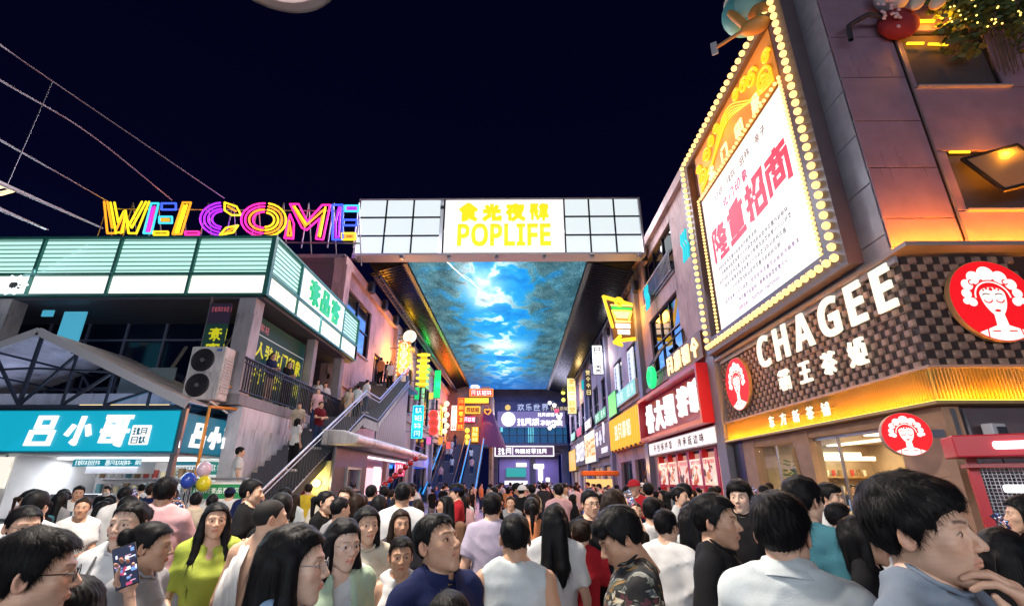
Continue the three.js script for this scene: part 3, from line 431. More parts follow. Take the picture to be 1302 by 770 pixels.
{ // round bellied sculpture on the billboard's top edge; only its lower half reaches into the picture
  const p = thing('roof_sculpture', 'teal and orange sculpted figure holding a paddle on the billboard top', 'sculpture', [6.3, 13.85, -9.9], -0.5), or = std(0.62, 0.3, 0.08, 0.5);
  part('torso', new THREE.SphereGeometry(0.6, 28, 20).scale(1, 1.1, 0.85), std(0.12, 0.42, 0.42, 0.5), p); part('apron', new THREE.SphereGeometry(0.5, 24, 16, 0, PI).scale(0.9, 1, 0.8).translate(0.05, -0.05, 0.16), std(0.3, 0.55, 0.5, 0.6), p);
  part('thigh', tube([[0.1, -0.35, 0.2], [0.4, -0.5, 0.35], [0.35, -0.85, 0.4]], 0.22, 12), or, p); part('foot', new THREE.SphereGeometry(0.24, 20, 14).scale(1.5, 0.75, 1).translate(0.12, -1.0, 0.45), or, p); part('arm', tube([[-0.35, -0.1, 0.3], [-0.2, -0.6, 0.45], [-0.05, -0.95, 0.45]], 0.11, 10), or, p);
  part('paddle_stick', bar([0.1, -0.95, 0.5], [-0.85, -1.25, 0.5], 0.045, 8), std(0.55, 0.3, 0.12), p); part('paddle_blade', rbox(0.16, 0.42, 0.05, 0.03, -0.9, -1.26, 0.5), std(0.5, 0.5, 0.55, 0.3), p); part('neck_cloth', new THREE.TorusGeometry(0.42, 0.08, 8, 30).rotateX(1.4).translate(0, 0.42, 0), std(0.65, 0.6, 0.5), p);
}
// ---------------------------------------------------------------- buildings down the right of the street
function sash(parent, x, y0, y1, z0, z1, side, cols, rowsN, glassMat = MAT.glassDark, frameMat = MAT.darkMetal) { // a glazed window in a street facade at x
  const s = side === 'R' ? 1 : -1, f = [], w = pw('window', bxx(x + s * 0.16, x + s * 0.18, y0, y1, z0, z1), glassMat, parent);
  for (let i = 0; i <= cols; i++) { const z = lerp(z0 - 0.03 * Math.sign(z0 - z1), z1 + 0.03 * Math.sign(z0 - z1), i / cols); f.push(bxx(x + s * 0.09, x + s * 0.15, y0, y1, z - 0.03, z + 0.03)); }
  for (let i = 0; i <= rowsN; i++) { const y = lerp(y0 + 0.03, y1 - 0.03, i / rowsN); f.push(bxx(x + s * 0.1, x + s * 0.152, y - 0.03, y + 0.03, z0, z1)); }
  part('window_frame', f, frameMat, w); part('window_sill', bxx(x - s * 0.08, x + s * 0.1, y0 - 0.1, y0 - 0.002, z0, z1), MAT.taupe, w);
  return w;
}
const XR = 7.0;
function rowBuilding(side, label, zN, zF, h, mat, wins, doors, o = {}) { // windows and doors as [distance from the near end, to, y0, y1]
  const x = side === 'R' ? XR : -8.7, s = side === 'R' ? 1 : -1, L = zN - zF, b = thingW('shop_building', label, 'building', [x, 0, zN], o.group), holes = [...wins, ...doors].map(([a, e, c, d]) => (side === 'R' ? [L - e, L - a, c, d] : [a, e, c, d]));
  const wl = part('wall', wallWithHoles(L, h, holes, 0.35), mat, b, side === 'R' ? [0, 0, zF - zN] : [0, 0, 0], side === 'R' ? TR : TL);
  pw('back_wall', [bxx(x + s * 6, x + s * 6.2, 0, h, zF, zN), bxx(x + s * 0.4, x + s * 6, h - 0.3, h, zF, zN), bxx(x + s * 0.36, x + s * 6, 0, h - 0.31, zN - 0.2, zN), bxx(x + s * 0.36, x + s * 6, 0, h - 0.31, zF, zF + 0.2), bxx(x + s * 0.36, x + s * 6, 3.4, 3.6, zF + 0.21, zN - 0.21)], std(0.12, 0.09, 0.1, 0.8), b);
  for (const q of [bxx(x - s * 0.22, x + s * 0.02, h - 0.35, h + 0.1, zF, zN), bxx(x - s * 0.12, x + s * 0.02, 6.2, 6.42, zF, zN)]) pw('cornice', q, o.trim ?? mat, b);
  pw('pilaster', bxx(x - s * 0.28, x + s * 0.01, 0, h - 0.36, zN - 0.7, zN), o.pil ?? MAT.taupe, b);
  for (const [a, e, c, d] of wins) sash(b, x, c, d, zN - a, zN - e, side, o.cols ?? 2, 2);
  for (const [a, e, c, d] of doors) { const dr = pw('door', bxx(x + s * 0.25, x + s * 0.28, c, d, zN - a, zN - e), o.doorMat ?? MAT.glassDark, b); part('door_frame', [bxx(x + s * 0.18, x + s * 0.24, c, d, zN - a - 0.08, zN - a), bxx(x + s * 0.18, x + s * 0.24, c, d, zN - e, zN - e + 0.08), bxx(x + s * 0.18, x + s * 0.24, c, d, zN - (a + e) / 2 - 0.04, zN - (a + e) / 2 + 0.04), bxx(x + s * 0.18, x + s * 0.24, d - 0.1, d - 0.002, zN - a - 0.08, zN - e + 0.08)], MAT.darkMetal, dr); }
  return b;
}
const redShop = rowBuilding('R', 'pink plastered shop building above the red rice shop sign', -16.4, -26.2, 13.9, MAT.pink, [[3.6, 8.2, 6.9, 9.7], [3.4, 8.4, 10.6, 13.0]], [[1.6, 9.0, 0.02, 2.95]], { cols: 3, pil: std(0.27, 0.27, 0.32, 0.6), doorMat: glow(1, 0.5, 0.38, 0.45) });
rowBuilding('R', 'pink plastered shop building above the orange fabric shop sign', -26.2, -36.4, 13.9, MAT.pink, [[1.6, 4.2, 6.7, 9.7], [6, 8.6, 6.7, 9.7]], [[1.2, 4.4, 0.02, 3], [5.2, 8.6, 0.02, 3]], { pil: std(0.2, 0.21, 0.26, 0.6) });
rowBuilding('R', 'pink plastered shop building behind the brown and cream shop signs', -36.4, -49, 13.9, wallMat(0.44, 0.33, 0.32), [[1.6, 4.2, 6.7, 9.7], [6, 8.6, 6.7, 9.7], [9.6, 11.8, 6.7, 9.7]], [[1.2, 5.4, 0.02, 3], [6.2, 11.6, 0.02, 3]], { pil: std(0.22, 0.21, 0.26, 0.6), doorMat: glow(1, 0.55, 0.3, 0.35) });
rowBuilding('R', 'pink plastered shop building at the mall end of the street', -49, -67, 13.9, wallMat(0.4, 0.3, 0.33), [[2, 5, 6.7, 9.7], [7, 10, 6.7, 9.7], [12, 16, 6.7, 9.7]], [[1.2, 8, 0.02, 3], [9.2, 16.6, 0.02, 3]], { pil: std(0.22, 0.2, 0.26, 0.6), doorMat: glow(0.9, 0.6, 0.5, 0.3) });
{ // two awning sashes standing open, a balcony rail, shopfront joinery: parts of the first building
  for (const [z, y, a] of [[-20.3, 7.5, 0.8], [-22.6, 7.4, 0.6]]) { const s = part('window_sash', [box(1.2, 0.06, 0.05, 0, 0.45, 0), box(1.2, 0.06, 0.05, 0, -0.45, 0), box(0.06, 0.84, 0.05, -0.57, 0, 0), box(0.06, 0.84, 0.05, 0.57, 0, 0), box(1.08, 0.84, 0.01, 0, 0, 0)], MAT.black, redShop); s.position.set(-0.35, y, z + 16.4); s.rotation.set(0, TR, 0); s.rotateX(-a); }
  const rl = []; for (let i = 0; i < 26; i++) rl.push(bar([6.86, 10.62, -20 - i * 0.19], [6.86, 11.6, -20 - i * 0.19], 0.02, 4)); rl.push(bar([6.86, 11.6, -19.9], [6.86, 11.6, -24.9], 0.035), bar([6.86, 10.64, -19.9], [6.86, 10.64, -24.9], 0.03)); pw('balcony_rail', rl, MAT.steel, redShop);
  const jo = []; for (let i = 0; i < 6; i++) jo.push(bxx(6.98, 7.22, 0.02, 2.95, -18.0 - i * 1.48 - 0.12, -18.0 - i * 1.48 + 0.12)); jo.push(bxx(7.0, 7.2, 0.02, 0.7, -25.4, -18), bxx(7.0, 7.2, 1.55, 1.63, -25.4, -18)); pw('joinery', jo, std(0.7, 0.02, 0.025, 0.35), redShop);
    const pm = [11, 29, 47].map((sd, n) => { const [c2, g2] = canvas(160, 128, ['#ffe0c8', '#ffcfc0', '#fff0e0'][n]), r2 = rng(sd); for (let i = 0; i < 16; i++) { g2.fillStyle = ['#f2b9a0', '#c8543a', '#fff3e0', '#5b3a3a', '#e88d5a', '#f6d8d0'][Math.floor(r2() * 6)]; g2.beginPath(); g2.ellipse(r2() * 160, 40 + r2() * 80, 10 + r2() * 22, 6 + r2() * 16, r2() * 3, 0, 7); g2.fill(); } ink(g2, '??????', 8 + n * 6, 8, 20, 24, '#d21c28', 13, { seed: sd }); return printMat(c2, 0.8); });
  for (let i = 0; i < 5; i++) part('poster_sign', plane(1.2, 0.95), pm[(i * 2) % 3], redShop, [6.97 - XR, 2.15, -18.74 - i * 1.48 + 16.4], TR);
  const [vc, vg] = canvas(64, 160, '#ff9a8a'); ink(vg, '????', 8, 6, 22, 28, '#fff', 14, { seed: 2 }); ink(vg, '?????', 36, 10, 20, 28, '#fff6', 14, { down: true });
  board('poster_sign', redShop, [6.93, 1.95, -17.2], TR, 0.95, 1.3, 0.05, printMat(vc, 0.9));
}
function glyphTex(text, w, h, bg, fg, size, pitch, x, y, o = {}) { const [c, g] = canvas(w, h, bg); ink(g, text, x, y, size, pitch, fg, o.weight ?? 13, o); return c; }
// shop signs on the facade, each a thing; z0..z1 along the street, y0..y1
function shopSign(label, z0, z1, y0, y1, d, mat, face) {
  const w = Math.abs(z1 - z0), h = y1 - y0, s = thing('shop_sign', label, 'sign', [XR - 0.3, (y0 + y1) / 2, (z0 + z1) / 2], TR);
  part('sign_box', box(w, h, d, 0, 0, -d / 2), mat, s); if (face) part('sign_face', plane(w - 0.08, h - 0.08, 0, 0, 0.004), face, s);
  return s;
}
{
  const s = shopSign('red ribbed rice shop sign with large white characters', -17.0, -25.9, 3.68, 5.75, 0.3, MAT.red);
  part('ribbed_panel', box(8.5, 1.7, 0.03, 0, 0, 0.015), std(0.42, 0.01, 0.05, 0.4, { bumpMap: rep(dataTex(32, 4, (x) => 0.5 + 0.5 * Math.cos(x * 2 * PI * 4)), 2, 1), bumpScale: 0.02 }), s);
  part('sign_rim', [box(8.9, 0.16, 0.4, 0, 0.96, 0.2), box(8.9, 0.16, 0.4, 0, -0.96, 0.2), box(0.16, 1.76, 0.4, 4.37, 0, 0.2), box(0.16, 1.76, 0.4, -4.37, 0, 0.2)], std(0.6, 0.015, 0.03, 0.35), s);
  const lm = glow(1, 0.97, 0.97, 1.15); glyphRow('朴大飘', -3.95, -0.68, 1.35, 1.62, 13, 0.12, lm, s, 0.04); glyphRow('拌饭', 1.15, -0.5, 1.15, 1.38, 13, 0.12, lm, s, 0.04);
  area(0xff5060, 10, 8, 1.6, [6.1, 4.7, -21.4], [0, 3.5, -21.4]);
  const t = shopSign('white strip sign with dark characters under the red rice shop sign', -17.0, -25.9, 3.0, 3.6, 0.2, MAT.white, printMat(glyphTex('开创锅拌饭 传承延边味', 1024, 76, '#fbf6f6', '#3a2026', 50, 74, 100, 13), 0.95));
  const a = shopSign('orange fabric shop sign with soft pleats', -26.5, -36.0, 3.7, 5.9, 0.25, std(0.7, 0.25, 0.02, 0.6), glow(1, 0.36, 0.015, 0.75)); 
  { const pl = []; for (let i = 0; i < 15; i++) pl.push(new THREE.CylinderGeometry(0.16, 0.16, 2.0, 10, 1, true, 0, PI).rotateY(TR).translate(-4.4 + i * 0.63, 0, 0.0)); part('pleat_light_sign', pl, glow(1, 0.45, 0.03, 1.15), a); const hk = []; for (let i = 0; i < 8; i++) hk.push(box(0.2, 0.12, 0.1, -4.1 + i * 1.17, -1.05, 0.1)); part('hook', hk, MAT.darkMetal, a); glyphRow('????', -2.4, -0.5, 1.0, 1.25, 11, 0.03, glow(1, 0.75, 0.55, 1.1), a, 0.168); }
  area(0xff9420, 10, 9, 1.9, [6.2, 4.8, -31], [0, 3, -31]);
  const b = shopSign('taupe shop sign with white characters and a letter', -36.8, -43.5, 3.6, 6.0, 0.25, std(0.16, 0.12, 0.13, 0.6)); glyphRow('茶小', -2.6, -0.3, 1.2, 1.7, 12, 0.08, glow(0.9, 0.85, 0.95, 0.9), b, 0.01); letterRow('P', 1.1, 1.7, -0.2, 1.1, 0.08, glow(0.9, 0.85, 0.95, 0.9), b, 0.01); glyphRow('?????', -0.2, -0.95, 0.45, 0.6, 12, 0.05, glow(0.9, 0.85, 0.95, 0.9), b, 0.01);
  const w1 = shopSign('cream light box shop sign with orange characters', -43.7, -50.5, 3.4, 6.1, 0.25, MAT.white, printMat(glyphTex('????', 256, 104, '#ffeec6', '#f09030', 62, 60, 10, 22), 1.05));
  shopSign('dark shop sign covered in bright white characters', -50.8, -58.6, 3.4, 6.2, 0.25, MAT.black, printMat(glyphTex('?????', 256, 92, '#2a2430', '#fff8ff', 66, 50, 6, 14, { weight: 16 }), 1.2));
  shopSign('glowing orange shop sign nearest the mall entrance', -59, -66.5, 3.0, 5.4, 0.4, std(0.7, 0.4, 0.05), glow(1, 0.55, 0.08, 0.95));
  area(0xffe0b0, 12, 6, 2, [6.2, 4.7, -47], [0, 3, -47]); area(0xffd0c0, 10, 7, 2, [6.2, 4.8, -57], [0, 3, -57]);
  // small wall signs
  const an = thing('character_sign', 'four glowing amber characters on a backing rail above the red sign', 'sign', [6.6, 6.45, -19.1], TR); part('rail', box(4.2, 1.0, 0.08, 0, 0, -0.06), std(0.2, 0.1, 0.05, 0.5), an); glyphRow('????', -1.95, -0.38, 0.76, 1.02, 14, 0.06, glow(1, 0.72, 0.36, 1.7), an, 0, { seed: 5 });
  const gr = thing('ring_sign', 'green neon ring sign on the pink wall', 'sign', [6.6, 6.6, -23.8], TR); part('neon_ring', new THREE.TorusGeometry(0.42, 0.14, 8, 26), glow(0.03, 1, 0.3, 1), gr); part('neon_core', new THREE.TorusGeometry(0.1, 0.05, 6, 16), glow(0.03, 1, 0.3, 1), gr); part('bracket', box(0.1, 0.1, 0.25, 0, 0, -0.2), MAT.darkMetal, gr);
  const te = shopSign('pale mint strip sign beside a bright green square sign', -27.6, -33.2, 6.45, 7.35, 0.15, MAT.white, printMat(glyphTex('?? ??', 256, 44, '#7fd8c4', '#eafff6', 34, 46, 16, 4), 0.85));
  shopSign('bright green square sign on the pink facade', -33.4, -36.2, 6.1, 7.7, 0.3, MAT.green, glow(0.04, 0.9, 0.1, 0.9));
  shopSign('small green strip sign further down the pink facade', -37.5, -43, 6.4, 7.2, 0.2, MAT.green, printMat(glyphTex('?? ??', 256, 40, '#18b070', '#eafff0', 30, 46, 16, 4), 0.9));
  for (const [z, n] of [[-45, 'pink and white'], [-52, 'crimson'], [-58, 'mint green']]) { const q = shopSign('row of small ' + n + ' characters standing above a shop sign', z, z - 4.5, 6.4, 7.3, 0.1, MAT.black); glyphRow('???', -1.9, -0.4, 0.8, 1.3, 16, 0.05, z === -52 ? glow(1, 0.1, 0.2, 1.3) : z === -58 ? glow(0.5, 1, 0.8, 1.2) : glow(1, 0.85, 0.9, 1.4), q, 0.005, { seed: -z }); }
  for (const [u, v, n] of [[823, 378, 'large'], [871, 312, 'small']]) { const p = onX(u, v, 6.6), w = thing('neon_wave_sign', 'pair of cyan neon waves fixed beside a window, the ' + n + ' one', 'sign', [p.x, p.y, p.z], TR); for (let k = 0; k < 3; k++) part('neon_tube', tube([[-0.25 + k * 0.25, 0.6, 0], [-0.35 + k * 0.25, 0.2, 0], [-0.15 + k * 0.25, -0.1, 0], [-0.3 + k * 0.25, -0.6, 0]], 0.05, 5), glow(0.02, 0.75, 0.85, 0.9), w); part('bracket', box(0.6, 0.05, 0.3, 0, 0, -0.2), MAT.darkMetal, w); }
}
// projecting signs: faces the near end of the street, hung off either facade; placed by the photo pixel and the distance of the facade
function projecting(name, label, u, v, wp, hp, x, faceMat, o = {}) {
  const p = onX(u, v, x), k = mpp(p), w = wp * k, h = hp * k, s = thing(name, label, 'sign', [p.x, p.y, p.z], 0, o.group), d = Math.max(0.12, Math.min(0.35, w * 0.25));
  part('sign_box', rbox(w, h, d, 0.03, 0, 0, -d / 2), o.box ?? MAT.darkMetal, s); if (faceMat) part('sign_face', plane(w * 0.94, h * 0.97, 0, 0, 0.004), faceMat, s);
  const sx = x > 0 ? 1 : -1; part('bracket', [beam([sx * w / 2, h * 0.3, -d / 2], [sx * (Math.abs((x > 0 ? 7 : 8.7) - Math.abs(x))), h * 0.3, -d / 2], 0.05), beam([sx * w / 2, -h * 0.3, -d / 2], [sx * (Math.abs((x > 0 ? 7 : 8.7) - Math.abs(x))), -h * 0.3, -d / 2], 0.05)], MAT.darkMetal, s);
  if (o.rim) part('neon_rim', ptube([[-w / 2, -h / 2, 0.03], [w / 2, -h / 2, 0.03], [w / 2, h / 2, 0.03], [-w / 2, h / 2, 0.03], [-w / 2, -h / 2, 0.03]], Math.max(0.03, w * 0.05), 5), o.rim, s);
  if (o.bulbs) { const g = new THREE.SphereGeometry(0.05, 6, 5), n = Math.round(h / 0.3); for (let i = 0; i <= n; i++) for (const q of [-1, 1]) part('light_bulb', g, MAT.bulbGlow, s, [q * w / 2, -h / 2 + i * h / n, 0.05]); }
  if (o.light) bulb(o.light[0], o.light[1] * 6, [p.x, p.y, p.z + 0.5], 0.3);
  s.userData.size = [w, h];
  return s;
}
const vtext = (text, bg, fg, o = {}) => { const n = [...text].length, [c, g] = canvas(64, 64 * n, bg); ink(g, text, 8, 8, 48, 64, fg, o.weight ?? 13, { down: true, seed: o.seed }); return printMat(c, o.k ?? 1); };
projecting('blade_sign', 'white blade sign with dark brush characters hung on the pink facade', 760, 457, 13, 38, 6.2, vtext('???', '#fffdf6', '#2a2a30', { k: 1, seed: 3 }), { light: [0xffffff, 2] });
projecting('blade_sign', 'black blade sign with pale yellow characters hung on the pink facade', 748, 486, 8, 34, 6.2, vtext('????', '#3a2a18', '#ffe9a0', { k: 1.1, seed: 6 }));
projecting('blade_sign', 'tall cream blade sign with faint gold characters', 727, 503, 11, 46, 6.1, vtext('?????', '#ffe7a4', '#e0a040', { k: 1.05, seed: 2 }), { light: [0xffd890, 3] });
projecting('blade_sign', 'small teal neon blade sign beside the black blade sign', 741, 489, 3, 12, 6.4, glow(0.02, 0.6, 0.6, 0.8));
{ // a column of four yellow globes
  const p = onX(716, 495, 6.0), s = thing('globe_lamp', 'column of four yellow green globe lamps on a rod', 'lamp', [p.x, p.y, p.z]), k = mpp(p);
  part('rod', bar([0, -16 * k, -0.2], [0, 20 * k, -0.2], 0.04), MAT.darkMetal, s); for (let i = 0; i < 4; i++) part('lamp_globe', new THREE.SphereGeometry(2.6 * k, 12, 9).translate(0, (14 - i * 9) * k, 0), glow(1, 0.9, 0.15, 1.3), s); part('bracket', beam([0, 0, -0.2], [1, 0, -0.2], 0.05), MAT.darkMetal, s);
}
{ // lamps strung in a curve near the end of the street
  const g = []; [[699, 512], [705, 515], [708, 522], [711, 530], [708, 537], [704, 541], [699, 544]].forEach(([u, v], i) => { const p = onX(u, v, 4.3), s = thing('string_lamp', i > 1 && i < 3 ? 'crimson globe lamp hanging in the curved string near the mall' : 'white globe lamp hanging in the curved string near the mall', 'lamp', [p.x, p.y, p.z], 0, 'lamps strung in a curve near the mall'); part('lamp_globe', new THREE.SphereGeometry(0.26, 12, 9), i > 1 && i < 3 ? glow(1, 0.08, 0.15, 1.4) : glow(1, 0.93, 0.8, 1.7), s); part('lamp_cap', new THREE.CylinderGeometry(0.1, 0.12, 0.16, 8).translate(0, 0.3, 0), MAT.darkMetal, s); g.push(p.clone().add(V(0, 0.4, 0))); });
  const c = onX(690, 470, 4.3); g.unshift(V(6.9, g[0].y + 2, g[0].z)); g.push(V(6.9, g.at(-1).y + 1, g.at(-1).z)); tag(part('lamp_cable', tube(g, 0.03, 5), MAT.black), 'dark cable that carries the curved string of lamps', 'cable');
}
{ // projecting noodle bowl sign with an arrow, all neon
  const p = onX(790, 407, 6.0), k = mpp(p), s = thing('bowl_sign', 'yellow neon arrow sign with a steaming bowl and green lit panel', 'sign', [p.x, p.y, p.z], 0.15), Y = glow(1, 0.62, 0.03, 1.5), q = (x, y, z = 0.1) => [x * k, -y * k, z];
  part('backing', new THREE.ExtrudeGeometry(new THREE.Shape([[-17, 28], [20, 22], [16, -24], [-12, -26]].map(([x, y]) => new THREE.Vector2(x * k, y * k))), { depth: 0.15, bevelEnabled: false }).translate(0, 0, -0.1), std(0.12, 0.08, 0.06), s);
  part('neon_arrow', [ptube([q(-22, -30), q(18, -20), q(22, -22), q(18, 24), q(-8, 28), q(-12, 30)], 0.11, 6), ptube([q(-4, 22), q(-12, 30), q(-3, 33)], 0.11, 6), ptube([q(-22, -30), q(-13, 10)], 0.09, 6)], Y, s);
  part('neon_bowl', [ptube([q(-12, -12), q(14, -12), q(9, 2), q(-8, 2), q(-12, -12)], 0.05, 6)], glow(1, 0.8, 0.1, 1.5), s); part('bowl_light', new THREE.ShapeGeometry(new THREE.Shape([[-11, 11], [13, 11], [8, 2], [-6, 2]].map(([x, y]) => new THREE.Vector2(x * k, y * k)))).translate(0, 0, 0.08), glow(1, 0.86, 0.5, 1), s);
  part('green_light_panel', new THREE.ShapeGeometry(new THREE.Shape([[-13, 18], [15, 17], [14, 12], [-12, 12]].map(([x, y]) => new THREE.Vector2(x * k, y * k)))).translate(0, 0, 0.085), glow(0.04, 0.75, 0.12, 0.9), s);
  part('white_light_panel', [box(19 * k, 6 * k, 0.06, 1 * k, -8 * k, 0.08), box(16 * k, 6 * k, 0.06, 1.5 * k, -16 * k, 0.08)], glow(1, 0.95, 0.88, 1.2), s); part('neon_ring', new THREE.TorusGeometry(5 * k, 0.08, 6, 20).translate(-2 * k, 24 * k, 0.12), Y, s);
  const g = new THREE.SphereGeometry(0.05, 6, 5); for (let i = 0; i < 14; i++) { part('light_bulb', g, MAT.bulbGlow, s, [(-13 + i * 2.1) * k, 19 * k, 0.14]); part('light_bulb', g, MAT.bulbGlow, s, [(-9 + i * 1.5) * k, -2.6 * k, 0.14]); }
  part('bracket', [beam([0, 10 * k, -0.05], [1.0, 10 * k, -0.05], 0.07), beam([0, -12 * k, -0.05], [1.0, -12 * k, -0.05], 0.07)], MAT.darkMetal, s); bulb(0xffb040, 16, [p.x + 0.2, p.y, p.z + 0.7], 0.4); bulb(0xffb040, 14, [p.x + 0.5, p.y, p.z - 0.7], 0.4);
}
{ // glowing notices inside upper windows
  for (const [z, y, n] of [[-29.2, 8.2, 'first'], [-33.6, 8.2, 'second']]) { const s = thing('window_notice', 'white lit notice with dark brush characters in the ' + n + ' window past the bowl sign', 'notice', [6.94, y, z], TR); part('notice_light', new THREE.BoxGeometry(1.5, 2.4, 0.06), printMat(glyphTex('????????', 128, 200, '#e6f0ff', '#30323c', 40, 26, 20, 10, { down: true }), 0.8), s); }
}
// a wall lantern and a market cart by the shopfronts
{ const s = thing('wall_lantern', 'small black wall lantern with a warm pane beside the dark doorway', 'lamp', [6.85, 2.4, -26.6], TR); part('case', rbox(0.3, 0.6, 0.25, 0.03), MAT.black, s); part('lamp_pane', plane(0.2, 0.4, 0, 0, 0.13), glow(1, 0.6, 0.25, 1), s); bulb(0xffc080, 3, [6.4, 2.5, -26.6], 0.1); }
{ const p = onX(762, 603, 5.4), s = thing('food_cart', 'orange food cart with a white lit hood among the crowd', 'cart', [p.x, 0, p.z]); part('cart_body', rbox(2.2, 1.0, 1.2, 0.05, 0, 0.75, 0), std(0.75, 0.18, 0.03, 0.5), s); part('hood', rbox(2.4, 0.3, 1.4, 0.05, 0, 2.3, 0), std(0.75, 0.2, 0.03), s); part('post', [bar([-1, 1.2, 0.5], [-1, 2.2, 0.5], 0.03), bar([1, 1.2, 0.5], [1, 2.2, 0.5], 0.03), bar([-1, 1.2, -0.5], [-1, 2.2, -0.5], 0.03), bar([1, 1.2, -0.5], [1, 2.2, -0.5], 0.03)], MAT.steel, s); part('light_panel', box(1.8, 0.5, 0.05, 0, 1.7, -0.4), glow(1, 0.6, 0.2, 1.1), s); for (const x of [-0.7, 0.7]) part('wheel', new THREE.TorusGeometry(0.22, 0.05, 8, 18).rotateY(PI / 2).translate(x, 0.27, 0.62), MAT.black, s); }
// ---------------------------------------------------------------- gantry sign over the street
{
  const z = -23.3, s = thing('gantry_sign', 'white lit gantry sign spanning the street with yellow lettering', 'sign', [-0.95, 14.75, z]), W = 15.5, H = 3.5;
  part('sign_case', [box(W, 0.1, 0.7, 0, H / 2 - 0.05, -0.35), box(W, 0.12, 0.9, 0, -H / 2 + 0.06, -0.35), box(0.1, H - 0.22, 0.7, -W / 2 + 0.05, 0, -0.35), box(0.1, H - 0.22, 0.7, W / 2 - 0.05, 0, -0.35), box(W - 0.2, H - 0.22, 0.08, 0, 0, -0.6)], std(0.5, 0.49, 0.52, 0.5), s);
  part('light_panel', box(6.5, H - 0.25, 0.06, 0.3, 0, -0.03), glow(1, 0.99, 0.97, 1.02), s);
  for (const side of [-1, 1]) for (let c = 0; c < 3; c++) for (let r = 0; r < 3; r++) { const x0 = side < 0 ? -W / 2 + 0.12 + c * 1.49 : 3.58 + c * 1.36, w = side < 0 ? 1.4 : 1.29; part('light_panel', box(w, 1.04, 0.06, x0 + w / 2, 1.12 - r * 1.12, -0.05), glow(0.8, 0.9, 0.93, 0.98), s); }
  { const gb = []; for (const side of [-1, 1]) { for (let c = 1; c < 3; c++) gb.push(box(0.09, H - 0.24, 0.06, side < 0 ? -W / 2 + 0.075 + c * 1.49 : 3.545 + c * 1.36, 0, -0.005)); for (let r = 1; r < 3; r++) gb.push(box(side < 0 ? 4.4 : 4.05, 0.09, 0.05, side < 0 ? -5.4 : 5.6, 1.68 - r * 1.12, 0.0)); } part('sign_grid', gb, MAT.darkMetal, s); }
  part('sign_grid', [box(0.08, H - 0.24, 0.2, -2.99, 0, -0.02), box(0.08, H - 0.24, 0.2, 3.55, 0, -0.02)], MAT.darkMetal, s);
  const lm = glow(1, 0.83, 0.02, 1.0); glyphRow('食光夜肆', -2.2, 0.28, 1.05, 1.28, 20, 0.1, lm, s, 0.02); letterRow('POPLIFE', -2.25, 2.75, -1.2, 0.92, 0.1, lm, s, 0.02);
  for (let i = 0; i < 7; i++) part('floodlight', rbox(0.22, 0.2, 0.3, 0.03, -7.6 + i * 2.5, -H / 2 - 0.14, 0.1), MAT.steel, s);
  part('truss', [beam([-7.7, -1.6, -0.6], [7.7, -1.6, -0.6], 0.16), beam([-7.7, 1.5, -0.6], [7.7, 1.5, -0.6], 0.16), beam([-7.7, -1.7, -0.6], [-8.6, -1.7, -0.6], 0.2), beam([7.7, -1.7, -0.6], [8.4, -1.7, -0.6], 0.2)], MAT.darkMetal, s);
  area(0xf2f0ff, 15, 15.2, 3.3, [-0.95, 14.75, z + 0.15], [-0.95, 6, 0]);
}
